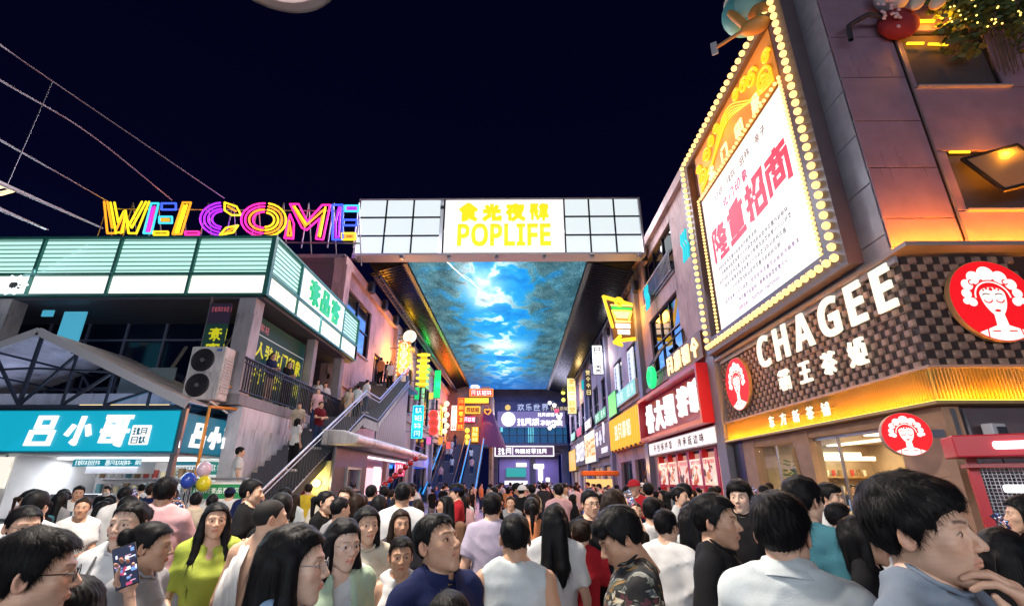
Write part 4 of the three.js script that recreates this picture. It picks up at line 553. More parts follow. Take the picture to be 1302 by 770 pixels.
// ---------------------------------------------------------------- overhead screen with a stormy sky on it, and its dark flanks
{
  const x0 = -6.1, x1 = 3.9, zA = -24.8, zB = -65, y = 13.35, s = thingW('overhead_screen', 'long overhead LED screen showing a stormy blue sky above the street', 'screen', [(x0 + x1) / 2, y, (zA + zB) / 2]);
  const cloud = (x, y2) => fbm(x * 6 + 2 * fbm(x * 5, y2 * 5, 64, 3), y2 * 9 + 2 * fbm(x * 5 + 9, y2 * 5, 64, 3), 64, 5);
  const px = (u, v) => { // u across, v along: 0 at the gantry
    const c = Math.abs(u - 0.46), n = cloud(u * 1.9, v * 3.4), e = sstep(0.1, 0.42, c + 0.55 * (n - 0.5)), lightBand = Math.exp(-Math.pow((v - 0.44 - 0.03 * n) / 0.05, 2)) * sstep(0.45, 0.0, c), hole = Math.exp(-((u - 0.38) ** 2 / 0.02 + (v - 0.1) ** 2 / 0.008));
    const m2 = fbm(u * 16 + 3, v * 40, 128, 4), w = sstep(0.52, 0.74, n) * 0.5 + lightBand * 1.0 + hole * (0.45 + 0.9 * n) + 0.45 * sstep(0.5, 0.66, n) * (1 - e);
    let b = [0.02 + 0.2 * n, 0.4 + 0.42 * n, 0.74 + 0.28 * n].map((q, i) => lerp(q, [0.88, 0.97, 1][i], clamp(w)));
    const d = [0.06 + 0.3 * m2, 0.17 + 0.36 * m2, 0.2 + 0.36 * m2]; b = b.map((q, i) => lerp(q, d[i], clamp(e * 0.9)));
    const sp = perm[(Math.floor(u * 300) * 61 + Math.floor(v * 900) * 113) % perm.length]; if (e > 0.3 && sp > 0.93) b = b.map((q) => q + 0.35 * (sp - 0.9) * 10);
    const jag = (q, s) => 0.05 * (fbm(q * 40, s, 64, 3) - 0.5); if (v < 0.1 && (Math.abs(u - (0.22 + 1.3 * v + jag(v, 3))) < 0.006 - 0.03 * v || (v > 0.045 && v < 0.085 && Math.abs(u - (0.28 + 2.6 * (v - 0.045) + jag(v, 9))) < 0.003))) b = [1, 1, 1];
    const far = sstep(0.62, 1, v); b = b.map((q, i) => lerp(q, [0.13, 0.32, 0.62][i] * (0.7 + 0.6 * n), far * 0.7));
    return b.map((q) => clamp(q));
  };
  const tex = dataTex(512, 1536, (u, v) => px(u, v), true); tex.wrapS = tex.wrapT = THREE.ClampToEdgeWrapping;
  const m = new THREE.MeshPhysicalMaterial({ roughness: 0.9, specularIntensity: 0.1, emissive: 0xffffff, emissiveMap: tex, emissiveIntensity: 1.45 }); m.color.setRGB(0.006, 0.006, 0.008);
  const g = new THREE.PlaneGeometry(x1 - x0, zA - zB).rotateX(PI / 2); { const p = g.attributes.position, uv = g.attributes.uv; for (let i = 0; i < p.count; i++) uv.setXY(i, p.getX(i) / (x1 - x0) + 0.5, 0.5 - p.getZ(i) / (zA - zB)); }
  part('screen_face', g, m, s, [0, -0.005, 0]);
  pw('screen_case', [bxx(x0 - 0.08, x1 + 0.08, y + 0.01, y + 0.5, zB, zA)], MAT.black, s);
  area(0x6a98ff, 3.5, x1 - x0, zA - zB, [(x0 + x1) / 2, y - 0.1, (zA + zB) / 2], [(x0 + x1) / 2, 0, (zA + zB) / 2]);
  // flanks: dark glossy louvred soffits with a lattice girder on the outer edge
  const gloss = new THREE.MeshPhysicalMaterial({ color: C(0.005, 0.006, 0.014), roughness: 0.2, ior: 1.12, specularIntensity: 0.5 });
  for (const [a, b, side] of [[x0 - 0.1, -8.2, 'pink facade with the stairs'], [x1 + 0.1, 6.5, 'bowl sign facade']]) {
    const q = thingW('louvred_soffit', 'dark louvred soffit with lattice girder between the screen and the ' + side, 'soffit', [(a + b) / 2, 13, (zA + zB) / 2]), n = 120, f = [], yb = 12.7;
    for (let i = 0; i < n; i++) { const zz = lerp(zA, zB, (i + 0.5) / n); f.push(beam([a, y - 0.05, zz], [b, yb, zz], 0.2, 0.05)); }
    tag(pw('louvre_blades', f, gloss, q), null, null, null, 'stuff'); pw('soffit_backing', [beam([(a + b) / 2, (y + yb) / 2 + 0.25, zA], [(a + b) / 2, (y + yb) / 2 + 0.25, zB], Math.abs(a - b) + 0.1, 0.1)], MAT.black, q);
    const t = [], xo = b + (b < 0 ? 0.3 : -0.1); for (const [dx, dy] of [[0, -0.25], [0.35, -0.25], [0.18, 0.1]]) t.push(beam([xo + dx, yb + dy, zA], [xo + dx, yb + dy, zB], 0.06)); for (let i = 0; i < 60; i++) { const za = lerp(zA, zB, i / 60), zb = lerp(zA, zB, (i + 1) / 60); t.push(beam([xo, yb - 0.25, za], [xo + 0.18, yb + 0.1, zb], 0.035), beam([xo + 0.35, yb - 0.25, zb], [xo + 0.18, yb + 0.1, za], 0.035), beam([xo, yb - 0.25, za], [xo + 0.35, yb - 0.25, zb], 0.035)); } pw('lattice_girder', t, MAT.darkMetal, q);
    for (let i = 0; i < 7; i++) pw('hanger', box(0.25, 0.6, 0.5, b + (b < 0 ? -0.1 : 0.25), yb - 0.5, zA - 1 - i * 3), MAT.black, q);
  }
}
// ---------------------------------------------------------------- mall at the end of the street
{
  const z = -68, m = thingW('mall_building', 'dark blue mall front with glazed balcony and lit signs closing the street', 'building', [0, 0, z]);
  pw('wall', [bxx(-3.4, 6.9, 5.6, 6.6, z - 1, z), bxx(-3.4, 6.9, 9.2, 12.2, z - 1, z), bxx(-3.4, -2.6, 0, 5.6, z - 1, z), bxx(1.6, 2.4, 0, 5.6, z - 1, z), bxx(5.9, 6.9, 0, 5.6, z - 1, z), bxx(-14, 9, 12.25, 14.6, z - 1.4, z - 0.2)], std(0.1, 0.1, 0.2, 0.6, { map: rep(texBlot, 0.3) }), m);
  pw('glazing', [bxx(-3.3, 6.8, 6.6, 9.2, z - 1.2, z - 1)], glow(0.03, 0.22, 0.5, 0.35), m); for (let i = 0; i < 9; i++) pw('mullion', bxx(-2.2 + i * 1.05, -2.1 + i * 1.05, 6.6, 9.2, z - 0.98, z - 0.9), MAT.black, m);
  pw('light_tube', [bxx(1.5, 1.62, 6.8, 9, z - 0.9, z - 0.8), bxx(1.8, 1.92, 6.8, 9, z - 0.9, z - 0.8), bxx(2.1, 2.22, 6.8, 9, z - 0.9, z - 0.8), bxx(-2.3, -2, 8.2, 8.8, z - 0.9, z - 0.8)], glow(0.2, 0.8, 0.9, 1), m);
  pw('balcony_slab', bxx(-3.4, 6.6, 6.2, 6.55, z + 0.01, z + 1.6), std(0.08, 0.08, 0.14), m); const br = []; for (let i = 0; i < 50; i++) br.push(bxx(-3.3 + i * 0.2, -3.26 + i * 0.2, 6.55, 7.55, z + 1.5, z + 1.54)); br.push(bxx(-3.35, 6.6, 7.5, 7.58, z + 1.48, z + 1.56)); pw('balcony_rail', br, MAT.darkMetal, m);
  pw('ground_floor_room', [bxx(-2.6, 5.9, 0, 5.5, z - 6, z - 5.8), bxx(-2.6, 5.9, 5.3, 5.5, z - 5.8, z - 1.01)], std(0.3, 0.25, 0.36, 0.6), m); pw('shop_light', [bxx(-1.6, 1.2, 2.4, 3.6, z - 5.6, z - 5.5)], glow(0.03, 0.4, 0.32, 0.8), m); pw('shop_light_panel', [bxx(-0.2, 1.3, 3.75, 4.3, z - 5.4, z - 5.3), bxx(-1.8, 1.4, 1.4, 1.9, z - 4.4, z - 4.3)], glow(0.95, 0.95, 0.9, 1.2), m);
  area(0xa8a0ff, 9, 8, 3, [1.5, 5.2, z - 3], [1.5, 0, z - 2.5]);
  const n1 = thing('name_sign', 'pale four character name sign with gold mark high on the mall', 'sign', [1.0, 11.35, z + 0.05]); part('rail', box(8, 0.1, 0.08, 0.5, -0.55, 0), MAT.darkMetal, n1); glyphRow('欢乐世界', -1.0, -0.45, 0.95, 1.12, 11, 0.1, glow(0.55, 0.62, 0.85, 0.8), n1, 0); glyphRow('????', 3.6, -0.4, 0.5, 0.62, 12, 0.08, glow(0.8, 0.65, 0.4, 0.8), n1, 0); part('gold_mark_sign', new THREE.CylinderGeometry(0.42, 0.42, 0.1, 6).rotateX(PI / 2).translate(-2.3, 0, 0), glow(0.9, 0.6, 0.15, 0.9), n1);
  const n2 = thing('lounge_sign', 'mauve band sign with white disc and white lettering on the mall', 'sign', [1.6, 9.75, z + 0.3]); part('sign_box', box(9.2, 2.1, 0.3, 0.3, 0, -0.15), glow(0.3, 0.24, 0.5, 0.55), n2); part('disc_light', new THREE.CylinderGeometry(0.95, 0.95, 0.12, 24).rotateX(PI / 2).translate(-2.8, 0, 0.06), glow(1, 1, 1, 1.5), n2); glyphRow('???', -1.6, -0.85, 0.95, 1.0, 20, 0.08, glow(1, 1, 1, 1.5), n2, 0.01); glyphRow('????', 1.5, -0.85, 0.7, 0.78, 20, 0.08, glow(1, 1, 1, 1.5), n2, 0.01, { seed: 2 }); glyphRow('??????', 1.2, 0.35, 0.48, 0.58, 20, 0.06, glow(1, 1, 1, 1.5), n2, 0.01);
  area(0xe0dcff, 14, 9, 2, [1.6, 9.7, z + 0.6], [1, 2, -40]);
  const n3 = thing('strip_sign', 'long dark strip sign outlined in white neon above the mall entrance', 'sign', [0.9, 5.5, z + 1.9]); part('sign_box', box(7.6, 1.2, 0.25, 0, 0, -0.125), std(0.16, 0.09, 0.15), n3); part('neon_rim', ptube([[-3.8, -0.6, 0.03], [3.8, -0.6, 0.03], [3.8, 0.6, 0.03], [-3.8, 0.6, 0.03], [-3.8, -0.6, 0.03]], 0.07, 5), glow(1, 0.92, 1, 1.5), n3); part('neon_divider', box(0.08, 0.9, 0.06, -1.5, 0, 0.03), glow(1, 0.95, 1, 1.5), n3); glyphRow('??', -3.4, -0.4, 0.8, 0.95, 18, 0.05, glow(1, 1, 1, 1.4), n3, 0.01); glyphRow('??????', -1.2, -0.3, 0.6, 0.7, 18, 0.05, glow(1, 1, 1, 1.4), n3, 0.01, { seed: 4 });
  const st = thing('light_tree', 'tall white light column by the mall entrance', 'lamp', [2.9, 0, z + 3]); part('stem', bar([0, 0, 0], [0, 2.6, 0], 0.16, 8), glow(1, 0.95, 0.9, 1.4), st); part('lamp_cluster', [rbox(1.3, 0.6, 0.4, 0.1, -0.2, 3.6, 0), rbox(0.6, 1.4, 0.4, 0.1, 0, 2.6, 0), rbox(0.5, 0.5, 0.4, 0.1, 0.9, 2.0, 0), rbox(0.4, 0.9, 0.4, 0.1, 1.2, 1.0, 0)], glow(1, 0.96, 0.92, 1.5), st); bulb(0xfff0e6, 10, [2.9, 3, z + 4], 0.5);
  // wall over the escalators, covered in signs
  const e = thingW('escalator_hall', 'brown hall end wall over the escalators packed with orange and yellow signs', 'building', [-7.5, 0, -62]);
  pw('wall', [bxx(-12.4, -3.5, 5.9, 13.2, -62.6, -62), bxx(-12.4, -12, 0, 5.9, -62.6, -48), bxx(-3.45, -3.1, 0, 12.2, -68, -62)], wallMat(0.4, 0.24, 0.14), e); pw('upper_floor', bxx(-12, -3.5, 5.6, 5.88, -62.0, -59.6), std(0.1, 0.1, 0.13), e); pw('drape', [new THREE.CylinderGeometry(0.2, 2.6, 6, 14, 1, true, -0.3, 1.9).translate(-3.9, 8.6, -62.6)], std(0.12, 0.02, 0.05, 0.8, { side: THREE.DoubleSide }), e);
  const face = (name, label, u, v, wp, hp, mat, extra) => { const p = onZ(u, v, -61.7), k = mpp(p), s = thing(name, label, 'sign', [p.x, p.y, p.z]); part('sign_box', rbox(wp * k, hp * k, 0.3, 0.04, 0, 0, -0.15), MAT.darkMetal, s); part('sign_face', plane(wp * k * 0.96, hp * k * 0.94, 0, 0, 0.005), mat, s); if (extra) part('neon_rim', ptube([[-wp * k / 2, -hp * k / 2, 0.03], [wp * k / 2, -hp * k / 2, 0.03], [wp * k / 2, hp * k / 2, 0.03], [-wp * k / 2, hp * k / 2, 0.03], [-wp * k / 2, -hp * k / 2, 0.03]], 0.07, 5), extra, s); return s; };
  const ht = (t, w, bg, fg, s = 1) => printMat(glyphTex(t, w, 64, bg, fg, 50, 58, 8, 7, { weight: 16, seed: s }), 1.15);
  face('roof_sign', 'red roof sign with four white characters over the escalators', 612, 499, 29, 9, ht('????', 240, '#c02010', '#fff2d8'), glow(1, 0.25, 0.03, 1.5)); face('bar_sign', 'plain glowing yellow bar sign over the escalators', 605, 509, 34, 7, glow(1, 0.7, 0.02, 1.3)); face('box_sign', 'amber box sign with dark characters over the escalators', 601, 521, 18, 8, ht('???', 180, '#e89a20', '#4a2808'), glow(1, 0.55, 0.05, 1.4)); face('pink_sign', 'hot pink sign with white characters over the escalators', 597, 533, 15, 8, ht('???', 180, '#e81c6a', '#fff'), null); face('red_sign', 'small crimson sign with a white mark over the escalators', 617, 535, 9, 9, ht('?', 64, '#b01028', '#ffe0e0')); face('vertical_sign', 'tall yellow orange vertical sign over the escalators', 604, 552, 9, 20, vtext('???', '#ffb010', '#fff0a0', { k: 1.2 }));
  face('cloud_sign', 'small blue and white cloud shaped sign under the screen end', 604, 490, 15, 8, printMat((() => { const [c, g] = canvas(128, 64, '#2a78d8'); g.fillStyle = '#fff'; for (const [x, y, r] of [[30, 44, 18], [54, 36, 22], [84, 42, 20], [104, 48, 14]]) { g.beginPath(); g.arc(x, y, r, 0, 7); g.fill(); } g.fillStyle = '#ff6a20'; g.fillRect(0, 0, 128, 14); return c; })(), 1.1)); 
  { const p = onZ(620, 523, -61.7), k = mpp(p), s = thing('heart_sign', 'orange neon heart sign over the escalators', 'sign', [p.x, p.y, p.z]), q = []; for (let i = 0; i <= 24; i++) { const a = i / 24 * 2 * PI; q.push([4 * k * Math.pow(Math.sin(a), 3), 0.28 * k * (13 * Math.cos(a) - 5 * Math.cos(2 * a) - 2 * Math.cos(3 * a)), 0]); } part('neon_tube', tube(q, 0.09, 6, false, 50), glow(1, 0.35, 0.02, 1.5), s); part('bracket', box(0.1, 0.1, 0.3, 0, 0, -0.15), MAT.darkMetal, s); }
  for (const [u, v] of [[594, 547], [594, 555], [593, 562]]) { const p = onZ(u, v, -61.5), s = thing('wall_globe', 'yellow globe lamp in the column of three over the escalators', 'lamp', [p.x, p.y, p.z], 0, 'yellow globes over the escalators'); part('lamp_globe', new THREE.SphereGeometry(0.3, 10, 8), glow(1, 0.75, 0.08, 1.3), s); part('bracket', box(0.08, 0.08, 0.4, 0, 0, -0.2), MAT.darkMetal, s); }
  area(0xffa030, 16, 7, 4, [-6.5, 9, -61], [-5, 3, -40]);
  // escalators with blue lit flanks and a stair between them
  const blue = glow(0.02, 0.38, 1, 1.5); const flight = (name, label, x, w, steps, esc) => { const s = thingW(name, label, esc ? 'escalator' : 'stairs', [x, 0, -48]), g = [], zA = -48, zB = -59.6, H = 5.75; for (let i = 0; i < steps; i++) g.push(bxx(x - w / 2, x + w / 2, i * H / steps - 0.02, (i + 1) * H / steps, lerp(zA, zB, i / steps), lerp(zA, zB, (i + 1.04) / steps))); tag(pw('steps', g, std(0.09, 0.09, 0.12, 0.4), s), null, null, null, 'stuff'); pw('underside', beam([x, -0.35, zA - 0.3], [x, H - 0.5, zB], w + 0.1, 0.5), MAT.black, s); for (const q of [-1, 1]) { const xx = x + q * (w / 2 + 0.1); pw('balustrade', beam([xx, 0.45, zA], [xx, H + 0.45, zB], 0.06, 0.8), std(0.05, 0.08, 0.16, 0.15), s); pw('handrail', bar([xx, 0.95, zA], [xx, H + 0.95, zB], 0.05), MAT.black, s); if (esc) pw('light_strip', beam([xx, 0.75, zA + 0.02], [xx, H + 0.75, zB], 0.14, 0.12), blue, s); } };
  flight('escalator', 'escalator with blue light strips beside the facade with the stairs', -9.6, 1.5, 28, true); flight('stair_flight', 'grey stair flight climbing between the two escalators', -7.2, 1.9, 32, false); flight('escalator', 'escalator with blue light strips beside the mall front', -4.8, 1.4, 28, true);
  area(0x2060ff, 14, 6, 1, [-7, 3.5, -50], [-7, 1, -40]);
}
// ---------------------------------------------------------------- buildings down the left of the street
const leftA = rowBuilding('L', 'pink plastered building behind the stairs with the large blue window', -22, -33, 12.3, MAT.pink, [[1.2, 5.6, 8.4, 11.2]], [[6.9, 8.6, 6.9, 9.2]], { pil: MAT.pink });
pw('end_wall', [bxx(-24, -8.72, 0, 12.29, -22.3, -22.02)], MAT.pink, leftA);
rowBuilding('L', 'orange lit building hung with the bulb framed sign', -33, -41, 12.3, wallMat(0.52, 0.38, 0.28), [[1.2, 3.4, 6.9, 10.4], [4.6, 7, 6.9, 10.4]], [[1, 7, 0.02, 3]], { pil: wallMat(0.45, 0.33, 0.27) });
rowBuilding('L', 'tan building hung with the green and the yellow blade signs', -41, -50, 12.3, wallMat(0.5, 0.36, 0.29), [[1.2, 3.4, 6.7, 10.2], [4.8, 7.4, 6.7, 10.2], [1.2, 7.4, 3.9, 5.6]], [[1, 8, 0.02, 3]], {});
rowBuilding('L', 'tan building next to the escalators', -50, -61.5, 12.3, wallMat(0.46, 0.32, 0.28), [[1.2, 4, 6.7, 10.2], [6, 10, 6.7, 10.2], [1.2, 9, 3.9, 5.6]], [[1, 10, 0.02, 3]], { doorMat: glow(0.1, 0.2, 0.7, 0.25) });
{
  const s = projecting('bulb_sign', 'amber panel sign with four white disc characters framed by bulbs', 513, 455, 15, 44, -7.7, null, { bulbs: true, box: std(0.5, 0.2, 0.03, 0.6), light: [0xffa030, 9] }), [w, h] = s.userData.size;
  for (let i = 0; i < 4; i++) { part('disc_light', new THREE.CylinderGeometry(w * 0.34, w * 0.34, 0.06, 16).rotateX(PI / 2).translate(0, h * (0.36 - i * 0.24), 0.03), glow(1, 0.85, 0.55, 1.3), s); part('sign_letter', glyphGeo('?', w * 0.45, 14, 0.02, i * 3), std(0.4, 0.15, 0.05), s, [-w * 0.22, h * (0.36 - i * 0.24) - w * 0.22, 0.062]); }
  const r = projecting('ring_sign', 'round white ring sign above the bulb framed sign', 521, 428, 8, 8, -7.6, null, {}), rw = r.userData.size[0]; part('neon_ring', new THREE.TorusGeometry(rw * 0.85, 0.1, 8, 24).translate(0, 0, 0.05), glow(1, 0.85, 0.6, 1.4), r); part('disc_light', new THREE.CylinderGeometry(rw * 0.6, rw * 0.6, 0.06, 20).rotateX(PI / 2).translate(0, 0, 0.04), glow(1, 0.9, 0.75, 0.9), r);
  const y = projecting('rib_sign', 'yellow blade sign of stacked glowing cross bars', 538, 470, 9, 46, -7.7, glow(0.9, 0.6, 0.02, 0.8), { light: [0xffc020, 7] }), [yw, yh] = y.userData.size; for (let i = 0; i < 6; i++) part('neon_bar', rbox(yw * 1.8, yh * 0.055, 0.2, 0.05, 0, yh * (0.42 - i * 0.165), 0.1), glow(1, 0.85, 0.05, 1.4), y);
  projecting('blade_sign', 'plain bright green blade sign on the tan facade', 556, 488, 8, 36, -7.7, glow(0.02, 0.85, 0.2, 0.95), { box: MAT.green, light: [0x20ff60, 5] }); projecting('blade_sign', 'short green blade sign beneath the yellow cross bar sign', 530, 500, 6, 16, -8.0, glow(0.02, 0.8, 0.2, 0.8), { box: MAT.green });
  projecting('blade_sign', 'cyan outlined blade sign with white characters by the stairs', 531, 536, 13, 40, -7.5, vtext('????', '#0a7fa6', '#eafcff', { k: 1.0, seed: 8 }), { rim: glow(0.05, 0.85, 1, 1.2), light: [0x30c0ff, 5] });
  const yb = thing('shop_sign', 'small yellow lit sign with dark characters above the stair landing', 'sign', [-8.55, 6.1, -22.9], TL); part('sign_box', box(1.5, 0.95, 0.16, 0, 0, -0.08), MAT.darkMetal, yb); part('sign_face', plane(1.44, 0.9, 0, 0, 0.004), printMat(glyphTex('????', 200, 110, '#f2b43a', '#fff6c8', 40, 46, 10, 34, { weight: 18 }), 1.15), yb); bulb(0xffc050, 3, [-8.0, 6.1, -23], 0.2);
  for (let i = 0; i < 3; i++) { const p = onX(551, 527 + i * 10, -7.4), s2 = thing('disc_sign', 'red neon disc in the column of three beside a white arc', 'sign', [p.x, p.y, p.z], 0, 'column of three red neon discs'); part('neon_ring', new THREE.TorusGeometry(0.34, 0.09, 6, 18), glow(1, 0.06, 0.05, 1.4), s2); part('disc_light', new THREE.CylinderGeometry(0.28, 0.28, 0.08, 14).rotateX(PI / 2), glow(1, 0.1, 0.06, 0.6), s2); part('bracket', beam([-0.3, 0, 0], [-1.3, 0, 0], 0.05), MAT.darkMetal, s2); }
  { const p = onX(556, 537, -7.1), k = mpp(p), s3 = thing('arc_sign', 'white curved neon arc beside three red discs', 'sign', [p.x, p.y, p.z]); part('neon_tube', tube([[-1 * k, 14 * k, 0], [2.5 * k, 6 * k, 0], [2.5 * k, -5 * k, 0], [-1 * k, -14 * k, 0]], 0.08, 6), glow(1, 0.8, 0.5, 1.4), s3); part('bracket', beam([0, 0, 0], [-1.6, 0, 0], 0.05), MAT.darkMetal, s3); }
  for (let i = 0; i < 6; i++) { const p = onX(568 - (i % 2) * 3, 513 + i * 7, -7.1), s4 = thing('globe_lamp', 'warm white globe in the zigzag column of six', 'lamp', [p.x, p.y, p.z], 0, 'zigzag column of warm globes'); part('lamp_globe', new THREE.SphereGeometry(0.27, 10, 8), glow(1, 0.82, 0.5, 1.5), s4); part('bracket', beam([-0.2, 0, 0], [-1.6, 0, 0], 0.05), MAT.darkMetal, s4); }
  projecting('blade_sign', 'white and red blade sign with four characters near the escalators', 577, 531, 7, 32, -6.9, vtext('????', '#fff0e0', '#e04020', { k: 1.2, seed: 1 }), { light: [0xffe0c0, 4] }); projecting('blade_sign', 'rounded orange red blade sign with glowing outline near the escalators', 586, 526, 8, 40, -6.9, vtext('?????', '#c02808', '#ffc040', { k: 1.2, seed: 5 }), { rim: glow(1, 0.2, 0.02, 1.6), light: [0xff5010, 7] });
  const q = [[548, 503, 'small yellow', [1, 0.7, 0.1]], [560, 560, 'small orange', [1, 0.35, 0.05]], [570, 566, 'small red', [1, 0.12, 0.1]], [545, 560, 'small pink', [1, 0.15, 0.5]]]; for (const [u, v, n, c] of q) projecting('hanging_sign', n + ' light box hung low on the tan facades', u, v, 6, 9, -7.5, glow(...c, 1));
}
// ---------------------------------------------------------------- stairs up the left facade and the pod shop below the landing
{
  const s = thingW('staircase', 'steel staircase with slatted railing climbing to the upper floor and its landing', 'stairs', [-6.8, 0, -11]), st = [], N = 24;
  for (let i = 0; i < N; i++) st.push(bxx(-7.6, -6.0, i * 4.1 / N, (i + 1) * 4.1 / N, -11 - i * 8 / N, -11 - (i + 1.2) * 8 / N));
  st.push(bxx(-7.6, -6.0, 3.9, 4.1, -19.4, -21.2)); for (let i = 0; i < 16; i++) st.push(bxx(-8.6, -6.0, 4.1 + i * 2.8 / 16, 4.1 + (i + 1) * 2.8 / 16, -21.2 - i * 5.4 / 16, -21.2 - (i + 1.2) * 5.4 / 16)); st.push(bxx(-8.6, -6.0, 6.7, 6.9, -27.0, -29.5));
  pw('treads', st, std(0.07, 0.07, 0.09, 0.6), s); pw('stringer', [beam([-5.97, 0, -10.9], [-5.97, 4.0, -19.2], 0.06, 0.24), beam([-5.97, 4.0, -21.2], [-5.97, 6.8, -26.7], 0.06, 0.24), beam([-5.97, 3.95, -19.2], [-5.97, 3.95, -21.3], 0.06, 0.35)], MAT.rail, s);
  const path = [[-11, 0], [-19.2, 4.1], [-21.2, 4.1], [-26.8, 6.9]], rl = [];
  for (let i = 0; i + 1 < path.length; i++) { const [za, ya] = path[i], [zb, yb] = path[i + 1], n = Math.round(Math.abs(za - zb) / 0.19); pw('handrail', [bar([-5.96, ya + 1.05, za], [-5.96, yb + 1.05, zb], 0.035, 8), bar([-5.96, ya + 0.9, za], [-5.96, yb + 0.9, zb], 0.02), bar([-5.96, ya + 0.15, za], [-5.96, yb + 0.15, zb], 0.02)], MAT.steel, s); for (let k = 0; k < n; k++) { const z = lerp(za, zb, k / n), y = lerp(ya, yb, k / n); pw('baluster', bxx(-5.967, -5.951, y + 0.12, y + 0.92, z - 0.012, z + 0.012), MAT.rail, s); } }
  pw('flank_panel', [new THREE.ExtrudeGeometry(new THREE.Shape([[21.3, 3.1], [26.9, 3.1], [26.9, 6.6], [21.3, 3.8]].map((q) => new THREE.Vector2(...q))), { depth: 0.05, bevelEnabled: false }).rotateY(PI / 2).translate(-6.06, 0, 0)], std(0.05, 0.075, 0.13, 0.45, { bumpMap: rep(dataTex(32, 4, (x) => (x < 0.5 ? 0 : 1)), 3, 1), bumpScale: 0.02 }), s);
  const k = thingW('pod_shop', 'grey metal pod shop with white rounded canopy below the stair landing', 'shop', [-5.8, 0, -15.8]), rib = dataTex(32, 4, (x) => 0.5 + 0.5 * Math.cos(x * 2 * PI * 4));
  pw('wall', [bxx(-5.75, -5.65, 0, 2.95, -19.2, -15.8), bxx(-5.75, -5.65, 0, 0.9, -27, -19.2), bxx(-5.75, -5.65, 2.75, 2.95, -27, -19.2)], metalMat(0.1, 0.1, 0.12, 0.45, { bumpMap: rep(rib, 2.5, 1), bumpScale: 0.02 }), k); pw('end_wall', bxx(-7.6, -5.76, 0, 2.4, -15.95, -15.8), std(0.2, 0.22, 0.12, 0.5, { map: rep(texBlot, 0.6) }), k);
  const cs = new THREE.Shape(); cs.moveTo(0, 0); cs.lineTo(0.95, 0.02); cs.quadraticCurveTo(1.1, 0.06, 1.04, 0.16); cs.lineTo(0.6, 0.34); cs.lineTo(0, 0.36); cs.closePath();
  pw('canopy', [metric(new THREE.ExtrudeGeometry(cs, { depth: 12.2, bevelEnabled: true, bevelSize: 0.05, bevelThickness: 0.05, bevelSegments: 2 }).translate(-5.95, 2.9, -27.6))], std(0.68, 0.66, 0.66, 0.5, { map: rep(texBlot, 0.35) }), k);
  const w = pw('window', bxx(-5.7, -5.66, 0.95, 2.2, -18.3, -16.9), MAT.glassDark, k); w.position.x += 0.03; part('window_frame', [bxx(-5.7, -5.6, 0.9, 0.97, -18.35, -16.85), bxx(-5.7, -5.6, 2.18, 2.25, -18.35, -16.85), bxx(-5.7, -5.6, 0.97, 2.18, -18.35, -18.28), bxx(-5.7, -5.6, 0.97, 2.18, -16.92, -16.85), bxx(-5.7, -5.62, 1.5, 1.56, -18.28, -16.92)], MAT.steel, w);
  pw('counter_room', [bxx(-7.2, -7.1, 0, 2.74, -27, -19.2), bxx(-7.1, -5.76, 0, 0.05, -27, -19.2)], std(0.5, 0.3, 0.34), k); pw('light_panel', [bxx(-7.06, -7.02, 1.3, 2.5, -22.4, -19.8), bxx(-7.06, -7.02, 1.2, 2.4, -26.6, -23.4)], glow(1, 0.6, 0.68, 1.1), k); pw('light_tube', [bxx(-5.9, -5.8, 2.66, 2.72, -26.5, -19.6)], glow(1, 0.85, 0.9, 2), k); area(0xffb0c8, 10, 0.5, 7, [-6.3, 2.6, -23], [-5.2, 0, -23]);
  const [cc, cg] = canvas(256, 64, '#ff3a78'); ink(cg, '???', 30, 8, 48, 66, '#fff', 15); board('shop_light_sign', k, [-5.6, 2.35, -24.6], TL, 1.8, 0.6, 0.06, printMat(cc, 1.1)); board('shop_light_sign', k, [-5.6, 1.9, -20.6], TL, 0.9, 0.9, 0.06, glow(1, 0.9, 0.95, 1.0));
  const lp = thing('wall_lamp', 'bright warm lamp on the green lit end wall of the pod shop', 'lamp', [-6.1, 1.75, -15.7]); part('lamp_globe', new THREE.SphereGeometry(0.11, 14, 10), glow(1, 0.85, 0.45, 5), lp); part('arm', bar([0, 0, 0], [0, 0.1, -0.15], 0.02), MAT.darkMetal, lp); bulb(0xffd890, 7, [-6.1, 1.75, -15.45], 0.1);
  const sw = thing('swirl_sign', 'pink cut-out sign with cream swirls before the pod shop', 'sign', [-6.6, 1.45, -14.9]); part('cutout', new THREE.ExtrudeGeometry(new THREE.Shape(Array.from({ length: 20 }, (_, i) => new THREE.Vector2(0.62 * Math.cos(i / 20 * 6.283) * (1 + 0.12 * Math.sin(i * 2.5)), 0.5 * Math.sin(i / 20 * 6.283) * (1 + 0.12 * Math.cos(i * 2))))), { depth: 0.04, bevelEnabled: false }), std(0.4, 0.06, 0.1, 0.5), sw); for (const [x, y] of [[-0.25, 0.15], [0.2, -0.05], [0.3, 0.25], [-0.1, -0.25]]) { const q = []; for (let i = 0; i < 14; i++) { const a = i * 0.6, R = 0.03 + i * 0.01; q.push([x + R * Math.cos(a), y + R * Math.sin(a), 0.06]); } part('swirl', tube(q, 0.022, 5), std(0.75, 0.55, 0.45, 0.5), sw); } part('post', bar([0, -0.4, 0], [0, -1.45, 0], 0.03), MAT.darkMetal, sw);
